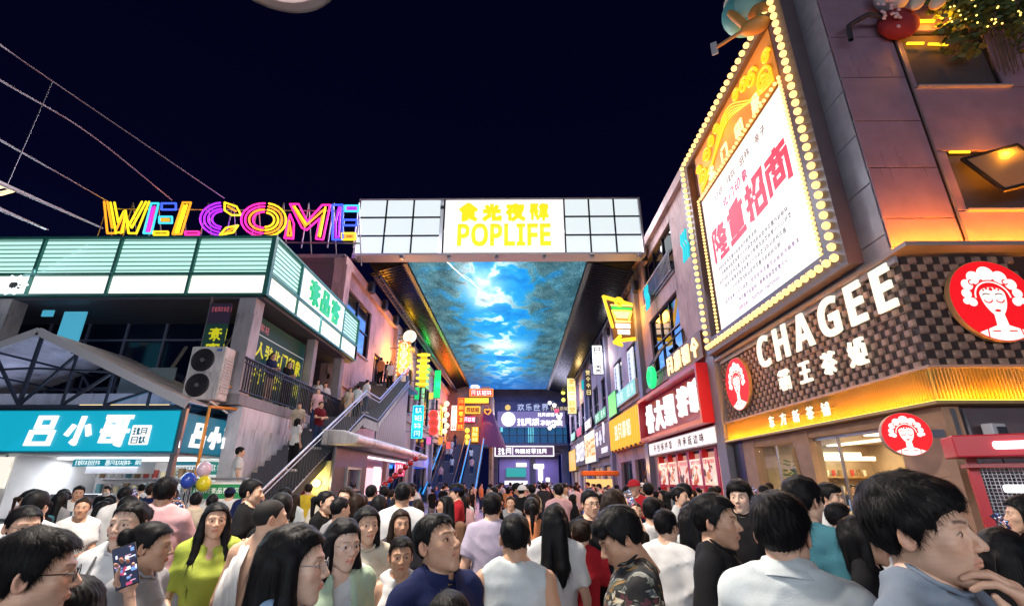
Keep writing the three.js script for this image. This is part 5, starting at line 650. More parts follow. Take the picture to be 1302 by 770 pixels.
  const hw = thing('candied_fruit_stick', 'long stick of glossy red candied fruit over the pod shop counter', 'decoration', [-5.0, 1.9, -21.5], 0, null); for (let i = 0; i < 9; i++) part('fruit', new THREE.SphereGeometry(0.13, 12, 9), new THREE.MeshPhysicalMaterial({ color: 0xb00818, roughness: 0.25, clearcoat: 1 }), hw, [-0.9 + i * 0.2, -0.55 + i * 0.17, 0]); part('stick', bar([-1.1, -0.72, 0], [0.95, 1.02, 0], 0.02), MAT.wood, hw);
  const ab = thing('notice_board', 'white and green notice board with a steel hoop frame at the stair foot', 'sign', [-6.05, 0, -10.55], 0.15); const [bc, bg] = canvas(256, 256, '#f4f4ee'); bg.fillStyle = '#2d9a5c'; bg.fillRect(0, 8, 256, 66); ink(bg, '???豪品客??', 6, 24, 26, 27, '#fff', 14); bg.fillStyle = '#e8c848'; bg.beginPath(); bg.ellipse(180, 180, 40, 26, 0, 0, 7); bg.fill(); bg.fillStyle = '#8ab848'; bg.beginPath(); bg.ellipse(80, 170, 36, 26, 0, 0, 7); bg.fill(); part('board', box(1.1, 1.1, 0.03, 0, 1.25, 0), MAT.white, ab); part('print', plane(1.06, 1.06, 0, 1.25, 0.018), printMat(bc, 0), ab); part('hoop', [tube([[-0.6, 0, 0], [-0.6, 1.7, 0], [-0.5, 1.85, 0], [0.5, 1.85, 0], [0.6, 1.7, 0], [0.6, 0, 0]], 0.025, 8)], MAT.steel, ab);
}
// ---------------------------------------------------------------- pavilion with the mint louvred light band
{
  const xe = -7.5, zf = -13.5, y0 = 7.05, y1 = 7.72, y2 = 8.95, P = thingW('pavilion', 'two storey pavilion with mint louvred light band over a dark balcony floor', 'building', [-14, 0, zf]), mint = glow(0.58, 0.98, 0.88, 1.0), cream = glow(1, 0.98, 0.9, 1.25), bars = std(0.03, 0.2, 0.17, 0.5);
  pw('roof_slab', [bxx(-26, xe - 0.1, y0 - 0.12, y0, -22, zf - 0.1), bxx(-26, xe - 0.1, y2, y2 + 0.1, -22, zf - 0.1), bxx(-26, xe - 0.15, y0 + 0.01, y2 - 0.01, -21.9, zf - 0.3)], std(0.09, 0.09, 0.12, 0.6), P);
  // front band, seven bays; side band, five bays with the green lettered sign
  const bay = 2.42, upright = [], trim = [];
  for (let i = 0; i < 7; i++) { const a = xe - 0.04 - i * bay, b = a - bay + 0.08; pw('louvre_light', bxx(b, a, y1 + 0.05, y2 - 0.03, zf - 0.12, zf - 0.06), mint, P); pw('light_panel', bxx(b, a, y0 + 0.04, y1 - 0.05, zf - 0.12, zf - 0.04), cream, P); for (let k = 0; k < 8; k++) pw('slat', bxx(b, a, y1 + 0.13 + k * 0.145, y1 + 0.155 + k * 0.145, zf - 0.056, zf - 0.03), bars, P); upright.push(bxx(b - 0.08, b, y0, y2, zf - 0.12, zf + 0.03)); }
  trim.push(bxx(-26, xe, y1 - 0.04, y1 + 0.04, zf - 0.12, zf + 0.04), bxx(-26, xe, y2 - 0.02, y2 + 0.05, zf - 0.12, zf + 0.04), bxx(-26, xe, y0 - 0.04, y0 + 0.03, zf - 0.12, zf + 0.04));
  const L = 8.4, sb = [0, 0.235, 0.49, 0.76, 1].map((t) => zf - 0.1 - t * L);
  for (let i = 0; i < 4; i++) { const a = sb[i] - 0.04, b = sb[i + 1] + 0.04; pw('light_panel', bxx(xe - 0.12, xe - 0.04, y0 + 0.04, y1 - 0.05, b, a), cream, P); upright.push(bxx(xe - 0.12, xe + 0.03, y0, y1, b - 0.06, b - 0.01)); if (i === 0 || i === 3) { pw('louvre_light', bxx(xe - 0.12, xe - 0.06, y1 + 0.05, y2 - 0.03, b, a), mint, P); for (let k = 0; k < 8; k++) pw('slat', bxx(xe - 0.056, xe - 0.03, y1 + 0.13 + k * 0.145, y1 + 0.155 + k * 0.145, b, a), bars, P); } }
  upright.push(bxx(xe - 0.1, xe + 0.04, y0 - 0.04, y2 + 0.05, zf - 0.1, zf + 0.05), bxx(xe - 0.12, xe + 0.03, y1, y2, sb[1] - 0.04, sb[1] + 0.04), bxx(xe - 0.12, xe + 0.03, y1, y2, sb[3] - 0.04, sb[3] + 0.04), bxx(xe - 0.12, xe + 0.03, y0, y2, sb[4] - 0.05, sb[4] + 0.03)); trim.push(bxx(xe - 0.12, xe + 0.04, y1 - 0.04, y1 + 0.04, sb[4], zf - 0.11), bxx(xe - 0.12, xe + 0.04, y2 - 0.02, y2 + 0.05, sb[4], zf - 0.11), bxx(xe - 0.12, xe + 0.04, y0 - 0.04, y0 + 0.03, sb[4], zf - 0.11));
  for (const q of upright) pw('upright', q, bars, P); for (const q of trim) pw('band_trim', q, bars, P);
  const gs = board('name_light_sign', P, [xe + 0.0, (y1 + y2) / 2, (sb[1] + sb[3]) / 2], TL, sb[1] - sb[3] - 0.12, y2 - y1 - 0.1, 0.1, glow(0.95, 1, 0.96, 1.05)); glyphRow('豪品客', -1.5, -0.44, 0.88, 1.08, 15, 0.06, glow(0.005, 0.5, 0.17, 1), gs, 0.005);
  area(0xdcf4ff, 11, 15, 1.7, [-15, 8, zf + 0.15], [-11, 3, 0]); area(0xe8f4ff, 9, 8.2, 1.7, [xe + 0.15, 8, zf - 4.2], [0, 4, zf - 6]);
  // balcony floor, columns, dark glazed rooms
  pw('balcony_slab', [bxx(-26, -7.7, 3.8, 4.1, -22, zf)], MAT.concrete, P); pw('side_wall', [bxx(-8.1, -7.72, 0, 3.79, -21.9, zf - 0.3)], wallMat(0.7, 0.66, 0.72), P); pw('lower_wall', [bxx(-26, -8.12, 0, 3.79, -16.4, -16.1)], std(0.06, 0.06, 0.08, 0.6), P);
  pw('column', [bxx(-8.25, -7.75, 4.1, y0 - 0.12, zf - 0.5, zf)], wallMat(0.42, 0.4, 0.45), P); pw('column', [bxx(-8.1, -7.75, 4.1, y0 - 0.12, -21.4, -21)], MAT.taupe, P); pw('column', [bxx(-8.05, -7.75, 4.1, y0 - 0.12, -18.3, -18)], MAT.taupe, P); pw('column', [bxx(-15.6, -15.1, 4.1, y0 - 0.12, zf - 0.5, zf)], MAT.taupe, P);
  pw('glazed_wall', [bxx(-26, -8.6, 4.1, y0 - 0.13, -16.1, -16)], new THREE.MeshPhysicalMaterial({ color: 0x0c1428, roughness: 0.12, ior: 1.6 }), P); const mu = []; for (let i = 0; i < 11; i++) mu.push(bxx(-9.4 - i * 1.35, -9.34 - i * 1.35, 4.1, y0 - 0.13, -15.99, -15.92)); mu.push(bxx(-24, -8.7, 6.3, 6.36, -15.99, -15.93), bxx(-24, -8.7, 4.6, 4.66, -15.99, -15.93)); pw('window_frame', mu, std(0.12, 0.13, 0.2, 0.4), P);
  pw('plank', [beam([-11.3, 4.15, -15.0], [-11.0, 6.0, -15.6], 0.14, 0.05), beam([-10.5, 4.15, -15.0], [-10.2, 6.3, -15.6], 0.22, 0.06), beam([-9.9, 4.15, -14.8], [-9.3, 6.9, -15.6], 0.05)], std(0.3, 0.26, 0.24, 0.7, { map: rep(texWood, 1) }), P); pw('screen_panel', [bxx(-11.8, -10.2, 4.12, 5.0, -14.3, -14.26)], std(0.16, 0.22, 0.24, 0.6), P);
  pw('window_light', [bxx(-14.05, -13.35, 5.5, 6.75, -14.2, -14.16), bxx(-14.75, -14.4, 6.6, 6.8, -14.2, -14.16)], glow(0.1, 0.55, 0.8, 0.6), P);
  // banners
  const [b1, g1] = canvas(640, 420, '#0a3a30'); ink(g1, '入驻北门印象', 70, 120, 86, 92, '#f4ee20', 15); ink(g1, '进行中敬请期待', 0, 250, 84, 90, '#f4ee20', 15); ink(g1, '???', 30, 30, 40, 50, '#c86a78', 14); g1.strokeStyle = '#d8dcd8'; g1.lineWidth = 5; g1.strokeRect(0, 90, 640, 330);
  const bn = board('banner', P, [-8.2, 5.45, -16.3], TL, 3.9, 2.6, 0.05, printMat(b1, 0.5)); const [b2, g2] = canvas(96, 384, '#123830'); g2.fillStyle = '#2a2038'; g2.fillRect(0, 0, 96, 100); ink(g2, '???', 8, 16, 26, 28, '#c05a68', 14); ink(g2, '豪客', 18, 120, 62, 74, '#f4ee20', 15, { down: true }); ink(g2, '??', 20, 330, 24, 30, '#d8d8e0', 14);
  board('banner', P, [-8.75, 5.55, zf + 0.03], 0, 0.62, 2.4, 0.06, printMat(b2, 0.5)); pw('banner_post', [bxx(-9.12, -9.07, 4.1, 7.0, zf - 0.06, zf - 0.01)], MAT.steel, P);
  const br = []; for (let i = 0; i < 56; i++) pw('baluster', bxx(-7.74, -7.71, 4.15, 5.1, zf - 0.1 - i * 0.14 - 0.015, zf - 0.1 - i * 0.14 + 0.015), MAT.darkMetal, P); pw('railing', [bar([-7.725, 5.12, zf], [-7.725, 5.12, -21.4], 0.035), bar([-7.725, 4.18, zf], [-7.725, 4.18, -21.4], 0.02), bar([-7.725, 4.98, zf], [-7.725, 4.98, -21.4], 0.02)], MAT.darkMetal, P);
}
// ---------------------------------------------------------------- rooftop neon lettering
{
  const z = -21.4, k = mpp(onZ(290, 280, z)) * 1.02, S = thing('rooftop_sign', 'large multicoloured neon WELCOME lettering on a roof frame', 'sign', [0, 0, z]), Y = glow(1, 0.72, 0.02, 1.5), O = glow(1, 0.36, 0.02, 1.5), Mg = glow(1, 0.03, 0.4, 1.5), Pu = glow(0.45, 0.03, 1, 1.4), Bl = glow(0.05, 0.12, 1, 1.5), Cy = glow(0.05, 0.7, 1, 1.3);
  const W = (u, v) => { const p = onZ(u, v, z); return [p.x, p.y, 0.05]; }, line = (name, pts, mat, par, r = 0.05) => part(name, ptube(pts.map(([u, v]) => W(u, v)), r, 6), mat, par);
  const letter = (ch, tubes) => { const g = new THREE.Group(); g.name = 'neon_letter'; S.add(g); tag(g, 'neon letter ' + ch); for (const [pts, mat] of tubes) line('neon_tube', pts, mat, g); return g; };
  const ring = (cx, cy, rx, ry, a0, a1) => Array.from({ length: 13 }, (_, i) => { const a = lerp(a0, a1, i / 12); return [cx + rx * Math.cos(a), cy - ry * Math.sin(a)]; }), rect = (a, b, c, d) => [[a, c], [b, c], [b, d], [a, d], [a, c]];
  letter('W', [[[[133, 257], [137, 297], [146, 297], [160, 268]], O], [[[137, 257], [143, 290]], O], [[[141, 258], [148, 297]], Y], [[[160, 268], [164, 297], [174, 297], [190, 257]], Y], [[[186, 257], [168, 290], [161, 278]], Y], [[[146, 258], [151, 284], [158, 269]], Y], [[[181, 257], [165, 286]], Y], [[[160, 273], [156, 296], [151, 296]], Y], [[[158, 282], [154, 297]], O]]);
  letter('E', [[[[193, 259], [202, 259], [193, 297], [183, 297], [193, 259]], Cy], [[[197, 263], [190, 295]], Mg], [[[194, 264], [187, 295]], Pu], [rect(206, 224, 259, 267), Bl], [rect(203, 219, 276, 284), Cy], [rect(206, 215, 279, 281), O], [rect(196, 214, 295, 299), Y]]);
  letter('L', [[[[233, 258], [243, 258], [231, 298], [220, 298], [233, 258]], O], [[[238, 261], [227, 296]], Y], [[[235, 262], [224, 296]], Y], [rect(236, 253, 295, 299), Mg]]);
  letter('C', [[ring(284, 279, 29, 21, 1.7, 4.5), Pu], [ring(284, 279, 24, 17, 1.7, 4.5), Pu], [ring(284, 279, 19, 13, 1.7, 4.5), Pu], [ring(284, 279, 14, 10, 1.7, 4.5), Pu], [[[286, 258], [301, 263], [307, 274], [295, 274], [286, 268], [286, 258]], Y], [[[290, 263], [300, 269]], O], [[[303, 287], [297, 296], [280, 299], [288, 290], [303, 287]], Y], [[[299, 290], [286, 297]], O]]);
  letter('O', [[ring(335, 280, 28, 21, 1.5, 4.7), Mg], [ring(335, 280, 23, 17, 1.5, 4.7), Mg], [ring(335, 280, 18, 13, 1.5, 4.7), O], [ring(335, 280, 13, 10, 1.5, 4.7), Mg], [ring(338, 280, 26, 21, -1.6, 1.4), Y], [ring(338, 280, 21, 17, -1.6, 1.4), O], [ring(338, 280, 16, 13, -1.6, 1.4), Y], [ring(338, 280, 11, 9, -1.6, 1.4), Y]]);
  letter('M', [[[[369, 273], [362, 303], [373, 304], [374, 285], [369, 273]], Mg], [[[368, 281], [366, 300], [371, 300], [368, 281]], O], [[[369, 260], [380, 260], [391, 282], [410, 261], [420, 261], [411, 305], [402, 304], [407, 278], [390, 293], [384, 290], [369, 260]], Mg], [[[373, 263], [388, 288], [412, 267]], O], [[[414, 264], [407, 301]], Y], [[[375, 263], [390, 286]], Y], [[[410, 275], [405, 300]], O]]);
  letter('E', [[rect(423, 436, 261, 305), Bl], [[[431, 264], [427, 284], [427, 302], [431, 302], [433, 264]], Pu], [rect(439, 456, 262, 269), Cy], [rect(442, 453, 264, 267), Pu], [rect(437, 454, 280, 287), Bl], [rect(435, 452, 297, 305), Y], [rect(439, 449, 299, 303), O]]);
  const f = []; for (const v of [264, 305]) f.push(bar([...W(128, v).slice(0, 2), -0.1], [...W(457, v + 3).slice(0, 2), -0.1], 0.04)); for (let u = 135; u < 460; u += 32) { const a = W(u, 256), b = W(u, 308); f.push(bar([a[0], a[1], -0.12], [a[0], Math.min(b[1], 12.6), -0.12], 0.035), bar([a[0], a[1], -0.12], [a[0], 12.3, -1.6], 0.03)); } part('frame', f, MAT.steel, S);
  tag(pw('roof', bxx(-24, -8.6, 12.3, 12.5, -33, -22.0), MAT.concrete, leftA)); for (const [u, c] of [[165, 0xffb020], [240, 0xff9030], [300, 0xa040ff], [340, 0xff5060], [395, 0xff4080], [440, 0x6060ff]]) { const p = W(u, 280); bulb(c, 5, [p[0], p[1], z + 0.6], 0.3); }
}
// ---------------------------------------------------------------- teal snack kiosk with a gabled frame roof
{
  const zf = -12, xc = -8.12, K = thingW('snack_kiosk', 'snack kiosk with bright teal sign and gabled steel truss roof', 'kiosk', [-12, 0, zf]), cy = glow(0.005, 0.42, 0.6, 0.85), gl = MAT.whiteGlow;
  const s1 = board('front_sign', K, [-12.4, 2.95, zf], 0, 8.4, 1.0, 0.2, std(0, 0.22, 0.32, 0.4)); part('sign_light_face', plane(8.36, 0.94, 0, 0, 0.004), cy, s1); glyphRow('吕小哥', 0.55, -0.36, 0.74, 0.88, 13.5, 0.06, gl, s1, 0.008, { slant: 0.12 }); part('sign_letter', rbox(0.46, 0.46, 0.05, 0.05, 3.35, -0.1, 0.03), gl, s1); glyphRow('??', 3.18, -0.1, 0.17, 0.18, 12, 0.01, MAT.teal, s1, 0.058); glyphRow('??', 3.18, -0.3, 0.17, 0.18, 12, 0.01, MAT.teal, s1, 0.058, { seed: 3 });
  const s2 = board('side_sign', K, [xc, 2.92, zf - 1.45], TL, 2.7, 0.95, 0.2, std(0, 0.16, 0.26, 0.4)); part('sign_light_face', plane(2.66, 0.9, 0, 0, 0.004), glow(0.005, 0.2, 0.32, 0.6), s2); glyphRow('吕小哥', -1.1, -0.33, 0.62, 0.68, 15, 0.06, gl, s2, 0.008, { slant: 0.1 }); part('sign_letter', rbox(0.28, 0.3, 0.05, 0.04, 1.1, -0.08, 0.03), gl, s2);
  area(0x40c8ff, 7, 8, 0.9, [-12.4, 2.95, zf + 0.15], [-10.5, 1, -4]); area(0xf2f6ff, 9, 3.4, 0.8, [-9.6, 2.95, zf + 0.2], [-9, 1, -4]);
  for (const q of [bxx(xc - 0.12, xc, 0, 2.42, zf - 0.12, zf), bxx(xc - 0.1, xc, 0, 2.42, zf - 2.9, zf - 2.78)]) pw('corner_post', q, MAT.steel, K); pw('sign_trim', [bxx(xc - 0.02, xc + 0.06, 2.4, 3.5, zf - 0.06, zf + 0.03)], MAT.steel, K);
  pw('back_wall', [bxx(-17, xc - 0.1, 0, 3.4, zf - 2.9, zf - 2.75), bxx(-12.3, -12.1, 0, 2.4, zf - 2.7, zf - 0.2)], MAT.white, K); pw('front_wall', [bxx(-17, -12.35, 0, 2.4, zf - 0.2, zf - 0.1), bxx(-12.3, xc - 0.1, 0, 0.95, zf - 0.3, zf - 0.2)], MAT.white, K); pw('counter', bxx(-12.0, xc, 0.95, 1.0, zf - 0.5, zf), MAT.steel, K);
  pw('ceiling_light', [bxx(-12, -8.5, 2.34, 2.38, zf - 1.5, zf - 1.2), bxx(-12, -8.5, 2.34, 2.38, zf - 2.5, zf - 2.3)], glow(0.95, 0.98, 1, 2.5), K); area(0xf0f6ff, 16, 3.4, 0.5, [-10.2, 2.3, zf - 1.5], [-10.2, 0, zf - 1.4]); pw('ceiling', bxx(-17, xc - 0.12, 2.4, 2.45, zf - 2.74, zf - 0.21), MAT.white, K);
  const [mc, mg] = canvas(320, 36, '#0b7f96'); ink(mg, '????? ?????-?', 10, 6, 24, 24, '#f4ffff', 14); board('menu_light_sign', K, [-9.75, 2.22, zf - 0.05], 0, 1.6, 0.17, 0.05, printMat(mc, 0.9)); const [pc, pg] = canvas(256, 100, '#fff6e6'); ink(pg, '??????', 40, 16, 20, 24, '#8a7a60', 12); pg.fillStyle = '#e8c890'; pg.fillRect(20, 60, 200, 3); board('poster_light_sign', K, [-13.0, 2.0, zf - 0.06], 0, 1.9, 0.7, 0.05, printMat(pc, 0.9)); const [qc, qg] = canvas(128, 96, '#e8f4f0'); qg.fillStyle = '#1a8a80'; qg.fillRect(8, 10, 112, 50); ink(qg, '???', 16, 20, 28, 34, '#fff', 13); board('poster_light_sign', K, [xc + 0.02, 2.05, zf - 1.6], TL, 1.1, 0.62, 0.04, printMat(qc, 0.6));
  { // fittings behind the counter
    for (const y of [1.45, 1.85]) pw('shelf', bxx(-11.9, -8.6, y, y + 0.04, zf - 2.74, zf - 2.4), MAT.steel, K);
    const r = rng(83), jm = [std(0.6, 0.5, 0.3, 0.4), std(0.35, 0.05, 0.04, 0.4), std(0.1, 0.25, 0.28, 0.4), std(0.6, 0.6, 0.58, 0.4), std(0.2, 0.12, 0.06, 0.4)]; for (let i = 0; i < 26; i++) { const h = 0.16 + 0.12 * r(); pw('container', new THREE.CylinderGeometry(0.07 + 0.03 * r(), 0.07, h, 12).translate(-11.8 + (i % 13) * 0.25, (i < 13 ? 1.49 : 1.89) + h / 2, zf - 2.57), jm[Math.floor(r() * 5)], K); }
    pw('extractor_hood', [bxx(-11.6, -10.2, 2.0, 2.3, zf - 2.35, zf - 1.7)], MAT.steel, K); pw('fryer', [rbox(1.2, 0.5, 0.5, 0.02, -10.9, 1.26, zf - 1.0)], MAT.steel, K); const [wc, wg] = canvas(256, 96, '#f4f8f8'); wg.fillStyle = '#0b7f96'; wg.fillRect(0, 0, 256, 22); for (let k = 0; k < 3; k++) ink(wg, '????????', 12, 32 + k * 20, 14, 18, '#2a4a50', 12, { seed: k * 4 }); for (let k = 0; k < 3; k++) { wg.fillStyle = ['#c87838', '#a04828', '#d8a050'][k]; wg.beginPath(); wg.ellipse(196, 36 + k * 22, 24, 9, 0, 0, 7); wg.fill(); } board('menu_board', K, [-9.3, 2.12, zf - 2.7], 0, 1.3, 0.45, 0.04, printMat(wc, 0));
  }
  // roof: two sheets on a truss gable
  const ap = onZ(48, 421, zf + 0.15), ea = onZ(213, 521, zf + 0.15), bk = zf - 2.9, apx = ap.x, apy = ap.y, ex = xc + 0.1, ey = 3.56, wx = 2 * apx - ex;
  pw('roof_sheet', [beam([(apx + ex) / 2, (apy + ey) / 2, zf + 0.1], [(apx + ex) / 2, (apy + ey) / 2, bk], 0.01, 0.01)], MAT.steel, K);
  const sheet = (xa, ya, xb, yb) => { const L = Math.hypot(xb - xa, yb - ya), n = 22, g = new THREE.PlaneGeometry(L, zf + 0.1 - bk, n * 2, 1), p = g.attributes.position; for (let i = 0; i < p.count; i++) p.setZ(i, Math.round((p.getX(i) / L + 0.5) * n * 2) % 2 ? 0.02 : 0); g.rotateX(-PI / 2); g.rotateZ(Math.atan2(yb - ya, xb - xa)); g.translate((xa + xb) / 2, (ya + yb) / 2 + 0.05, (zf + 0.1 + bk) / 2); g.computeVertexNormals(); return metric(g); };
  pw('roof_sheet', [sheet(apx, apy, ex, ey)], std(0.74, 0.69, 0.74, 0.5, { side: THREE.DoubleSide, map: rep(texBlot, 0.5) }), K); pw('roof_sheet', [sheet(wx, ey, apx, apy)], std(0.74, 0.69, 0.74, 0.5, { side: THREE.DoubleSide, map: rep(texBlot, 0.5) }), K);
  pw('barge_board', [beam([apx, apy, zf + 0.14], [ex, ey, zf + 0.14], 0.06, 0.2), beam([apx, apy, zf + 0.14], [wx, ey, zf + 0.14], 0.06, 0.2)], std(0.55, 0.55, 0.6, 0.4), K);
  const tr = []; for (const zz of [zf, bk + 0.2]) { tr.push(beam([wx, ey - 0.04, zz], [ex, ey - 0.04, zz], 0.07), beam([apx, apy - 0.1, zz], [apx, ey, zz], 0.07)); for (const q of [-1, 1]) { const e = q > 0 ? ex : wx; for (let i = 1; i < 4; i++) { const x = lerp(apx, e, i / 4), y = lerp(apy, ey, i / 4) - 0.1; tr.push(beam([x, y, zz], [lerp(apx, e, (i - 1) / 4), ey, zz], 0.06), beam([x, y, zz], [x, ey, zz], 0.05)); } tr.push(beam([apx, (apy + ey) / 2, zz], [e * 0.5 + apx * 0.5, (apy + ey) / 2 - 0.1, zz], 0.05)); } } for (let i = 0; i < 5; i++) for (const q of [-1, 1]) { const e = q > 0 ? ex : wx; tr.push(beam([lerp(apx, e, i / 4.5), lerp(apy, ey, i / 4.5) - 0.12, zf + 0.05], [lerp(apx, e, i / 4.5), lerp(apy, ey, i / 4.5) - 0.12, bk], 0.05)); } pw('truss', tr, std(0.03, 0.04, 0.07, 0.5), K);
  pw('light_tube', [bar([-11.2, 3.62, zf - 0.5], [-8.9, 3.62, zf - 0.5], 0.03, 8)], glow(1, 0.75, 0.35, 1.6), K); area(0xc8d8ff, 5, 6, 0.3, [-12, 3.66, zf - 0.9], [-12, 5, zf - 1.0]);
  const pipe = thing('gas_pipe', 'bent orange pipe running down the kiosk corner', 'pipe', [xc + 0.12, 0, zf - 0.75]); part('pipe_run', ptube([[0, 1.0, 0], [0, 3.62, 0], [0.1, 3.7, -0.9], [0.1, 3.75, -1.5], [0.1, 4.25, -1.5], [-0.1, 4.3, -0.3]], 0.04, 8), MAT.orangeTube, pipe);
  const ac = thing('air_conditioner', 'large white outdoor air conditioner with two stacked fans on the balcony corner', 'air conditioner', [-8.42, 4.55, -13.1]); part('case', rbox(0.95, 1.45, 0.5, 0.04, 0, 0, 0), std(0.66, 0.64, 0.66, 0.5, { map: rep(texBlot, 0.8) }), ac); for (const y of [0.34, -0.34]) { const g = part('fan_grille', new THREE.TorusGeometry(0.29, 0.03, 8, 30).translate(-0.1, y, 0.26), MAT.black, ac); part('fan_well', new THREE.CircleGeometry(0.29, 28).translate(-0.1, y, 0.2525), std(0.015, 0.015, 0.02, 0.7), g); const bl = []; for (let i = 0; i < 9; i++) { const a = i / 9 * 6.283; bl.push(box(0.012, 0.56, 0.012).rotateZ(a).translate(-0.1, y, 0.262)); } for (const R of [0.1, 0.19]) bl.push(new THREE.TorusGeometry(R, 0.008, 4, 24).translate(-0.1, y, 0.268)); part('grille_wire', bl, MAT.darkMetal, g); part('hub', new THREE.CylinderGeometry(0.06, 0.06, 0.03, 12).rotateX(PI / 2).translate(-0.1, y, 0.275), std(0.1, 0.1, 0.12), g); } part('badge', box(0.14, 0.06, 0.01, 0.3, 0.62, 0.255), std(0.05, 0.15, 0.5), ac); part('side_vent', Array.from({ length: 12 }, (_, i) => box(0.02, 0.05, 0.4, 0.485, -0.5 + i * 0.08, 0)), std(0.5, 0.5, 0.52), ac); part('wall_bracket', [beam([-0.3, -0.76, -0.2], [-0.3, -0.76, 0.2], 0.05), beam([0.3, -0.76, -0.2], [0.3, -0.76, 0.2], 0.05), beam([0.3, -0.76, 0.2], [0.5, -1.0, -0.35], 0.04)], MAT.white, ac);
  for (const [x, y, c, n] of [[-6.2, 1.76, [0.7, 0.6, 0.02], 'yellow'], [-6.25, 2.03, [0.7, 0.5, 0.6], 'pale pink'], [-6.52, 1.82, [0.03, 0.08, 0.5], 'blue']]) { const b = thing('balloon', n + ' balloon held up beside the kiosk', 'balloon', [x, y, -10.2]); part('balloon_skin', new THREE.SphereGeometry(0.135, 20, 16).scale(1, 1.15, 1), new THREE.MeshPhysicalMaterial({ color: C(...c), roughness: 0.3, clearcoat: 0.5 }), b); part('string', bar([0, -0.17, 0], [0.02, -0.9, 0.02], 0.004, 4), MAT.white, b); }
}
// ---------------------------------------------------------------- overhead cables, neon ornaments, lamp over the crowd
{
  const cab = [[[0, 57], [66, 103], [285, 252]], [[0, 102], [120, 175], [218, 254]], [[0, 178], [135, 255]], [[30, 246], [130, 290]], [[0, 266], [60, 292]]];
  cab.forEach((c, i) => { const n = c.length, pts = c.map(([u, v], k) => onZ(u, v, lerp(-9, -21.2, k / (n - 1)) * (i > 2 ? 0.65 : 1))); const d = pts[0].clone().sub(pts[1]); pts.unshift(pts[0].clone().addScaledVector(d, 0.6)); tag(part('overhead_cable', new THREE.TubeGeometry(new THREE.CatmullRomCurve3(pts), 40, 0.028, 6), std(0.35, 0.33, 0.38, 0.6)), ['topmost pale cable strung from the rooftop letters across the sky', 'second pale cable strung below the topmost one', 'third pale cable passing behind the hanging neon diamond', 'short pale cable ending at the pavilion roof', 'lowest short pale cable above the mint band'][i], 'cable'); });
  const a = onZ(66, 104, -9.9), b = onZ(8, 236, -9.9), r = thing('neon_diamond', 'hanging diamond shaped warm neon lantern on a wire', 'lantern', [b.x - 0.05, b.y - 0.12, b.z]); part('wire', bar([a.x - b.x + 0.05, a.y - b.y + 0.12, 0], [0.05, 0.12, 0], 0.012), MAT.steel, r); part('neon_outer', ptube([[-0.36, 0, 0], [0.05, 0.13, 0], [0.36, 0, 0], [0.0, -0.13, 0], [-0.36, 0, 0]], 0.025, 6), glow(1, 0.72, 0.35, 2.2), r); part('neon_inner', ptube([[-0.22, 0, 0.02], [0.03, 0.07, 0.02], [0.22, 0, 0.02], [0, -0.07, 0.02], [-0.22, 0, 0.02]], 0.018, 6), glow(1, 0.75, 0.45, 1.6), r);
  const f = onZ(16, 362, -13.2), fl = thing('neon_flower', 'white neon daisy fixed under the mint band', 'sign', [f.x, f.y, f.z]); for (let i = 0; i < 10; i++) { const t = i / 10 * 6.283, q = []; for (let k = 0; k <= 10; k++) { const s = k / 10 * 6.283, x = 0.3 + 0.16 * Math.cos(s), y = 0.06 * Math.sin(s); q.push([x * Math.cos(t) - y * Math.sin(t), (x * Math.sin(t) + y * Math.cos(t)) * 0.7, 0]); } part('neon_petal', tube(q, 0.011, 5, false, 24), glow(0.95, 1, 1, 1.5), fl); } part('bracket', box(0.3, 0.2, 0.05, 0, 0, -0.05), MAT.black, fl);
  const c = onZ(342, -62, -3.4), L = thing('street_lamp', 'wide saucer lamp hung over the crowd, its pale rim against the sky', 'lamp', [c.x, c.y, c.z]); part('lamp_shade', new THREE.LatheGeometry([[0, 0.3], [0.2, 0.28], [0.66, 0.06], [0.7, 0], [0.66, 0.02], [0.2, 0.22], [0, 0.25]].map((q) => new THREE.Vector2(...q)), 40), std(0.5, 0.45, 0.45, 0.5, { side: THREE.DoubleSide }), L); part('lamp_diffuser', new THREE.SphereGeometry(0.62, 32, 10, 0, 2 * PI, PI * 0.62, PI * 0.38).scale(1, 0.35, 1).translate(0, 0.09, 0), glow(0.6, 0.44, 0.44, 0.8), L); part('pole', [tube([[0, 0.3, 0], [0, 0.9, 0], [-1.2, 1.5, 2.4], [-1.6, 0.4, 4.6], [-1.6, -c.y, 4.8]], 0.06, 10)], MAT.darkMetal, L);
  area(0xfff2e4, 240, 1.1, 1.1, [c.x, c.y - 0.2, c.z], [c.x + 0.4, 0, c.z]);
}
// ---------------------------------------------------------------- across the road behind the camera: a shop whose sign lights the backs of the crowd
{
  const b = thingW('street_shop', 'shop building across the road with a long white lit fascia', 'building', [0, 0, 11]); pw('wall', [bxx(-20, 20, 0, 9, 11.2, 14)], MAT.pinkDark, b); pw('window_light', [bxx(-12, 12, 0.4, 2.9, 11.1, 11.18)], glow(1, 0.9, 0.8, 0.8), b); pw('fascia_light_sign', [bxx(-13, 13, 3.6, 5.8, 10.9, 11.18)], glow(1, 0.97, 0.95, 1.2), b);
  area(0xe6f2ff, 13, 24, 2.2, [0, 4.7, 10.85], [0, 1.2, -8]);
}
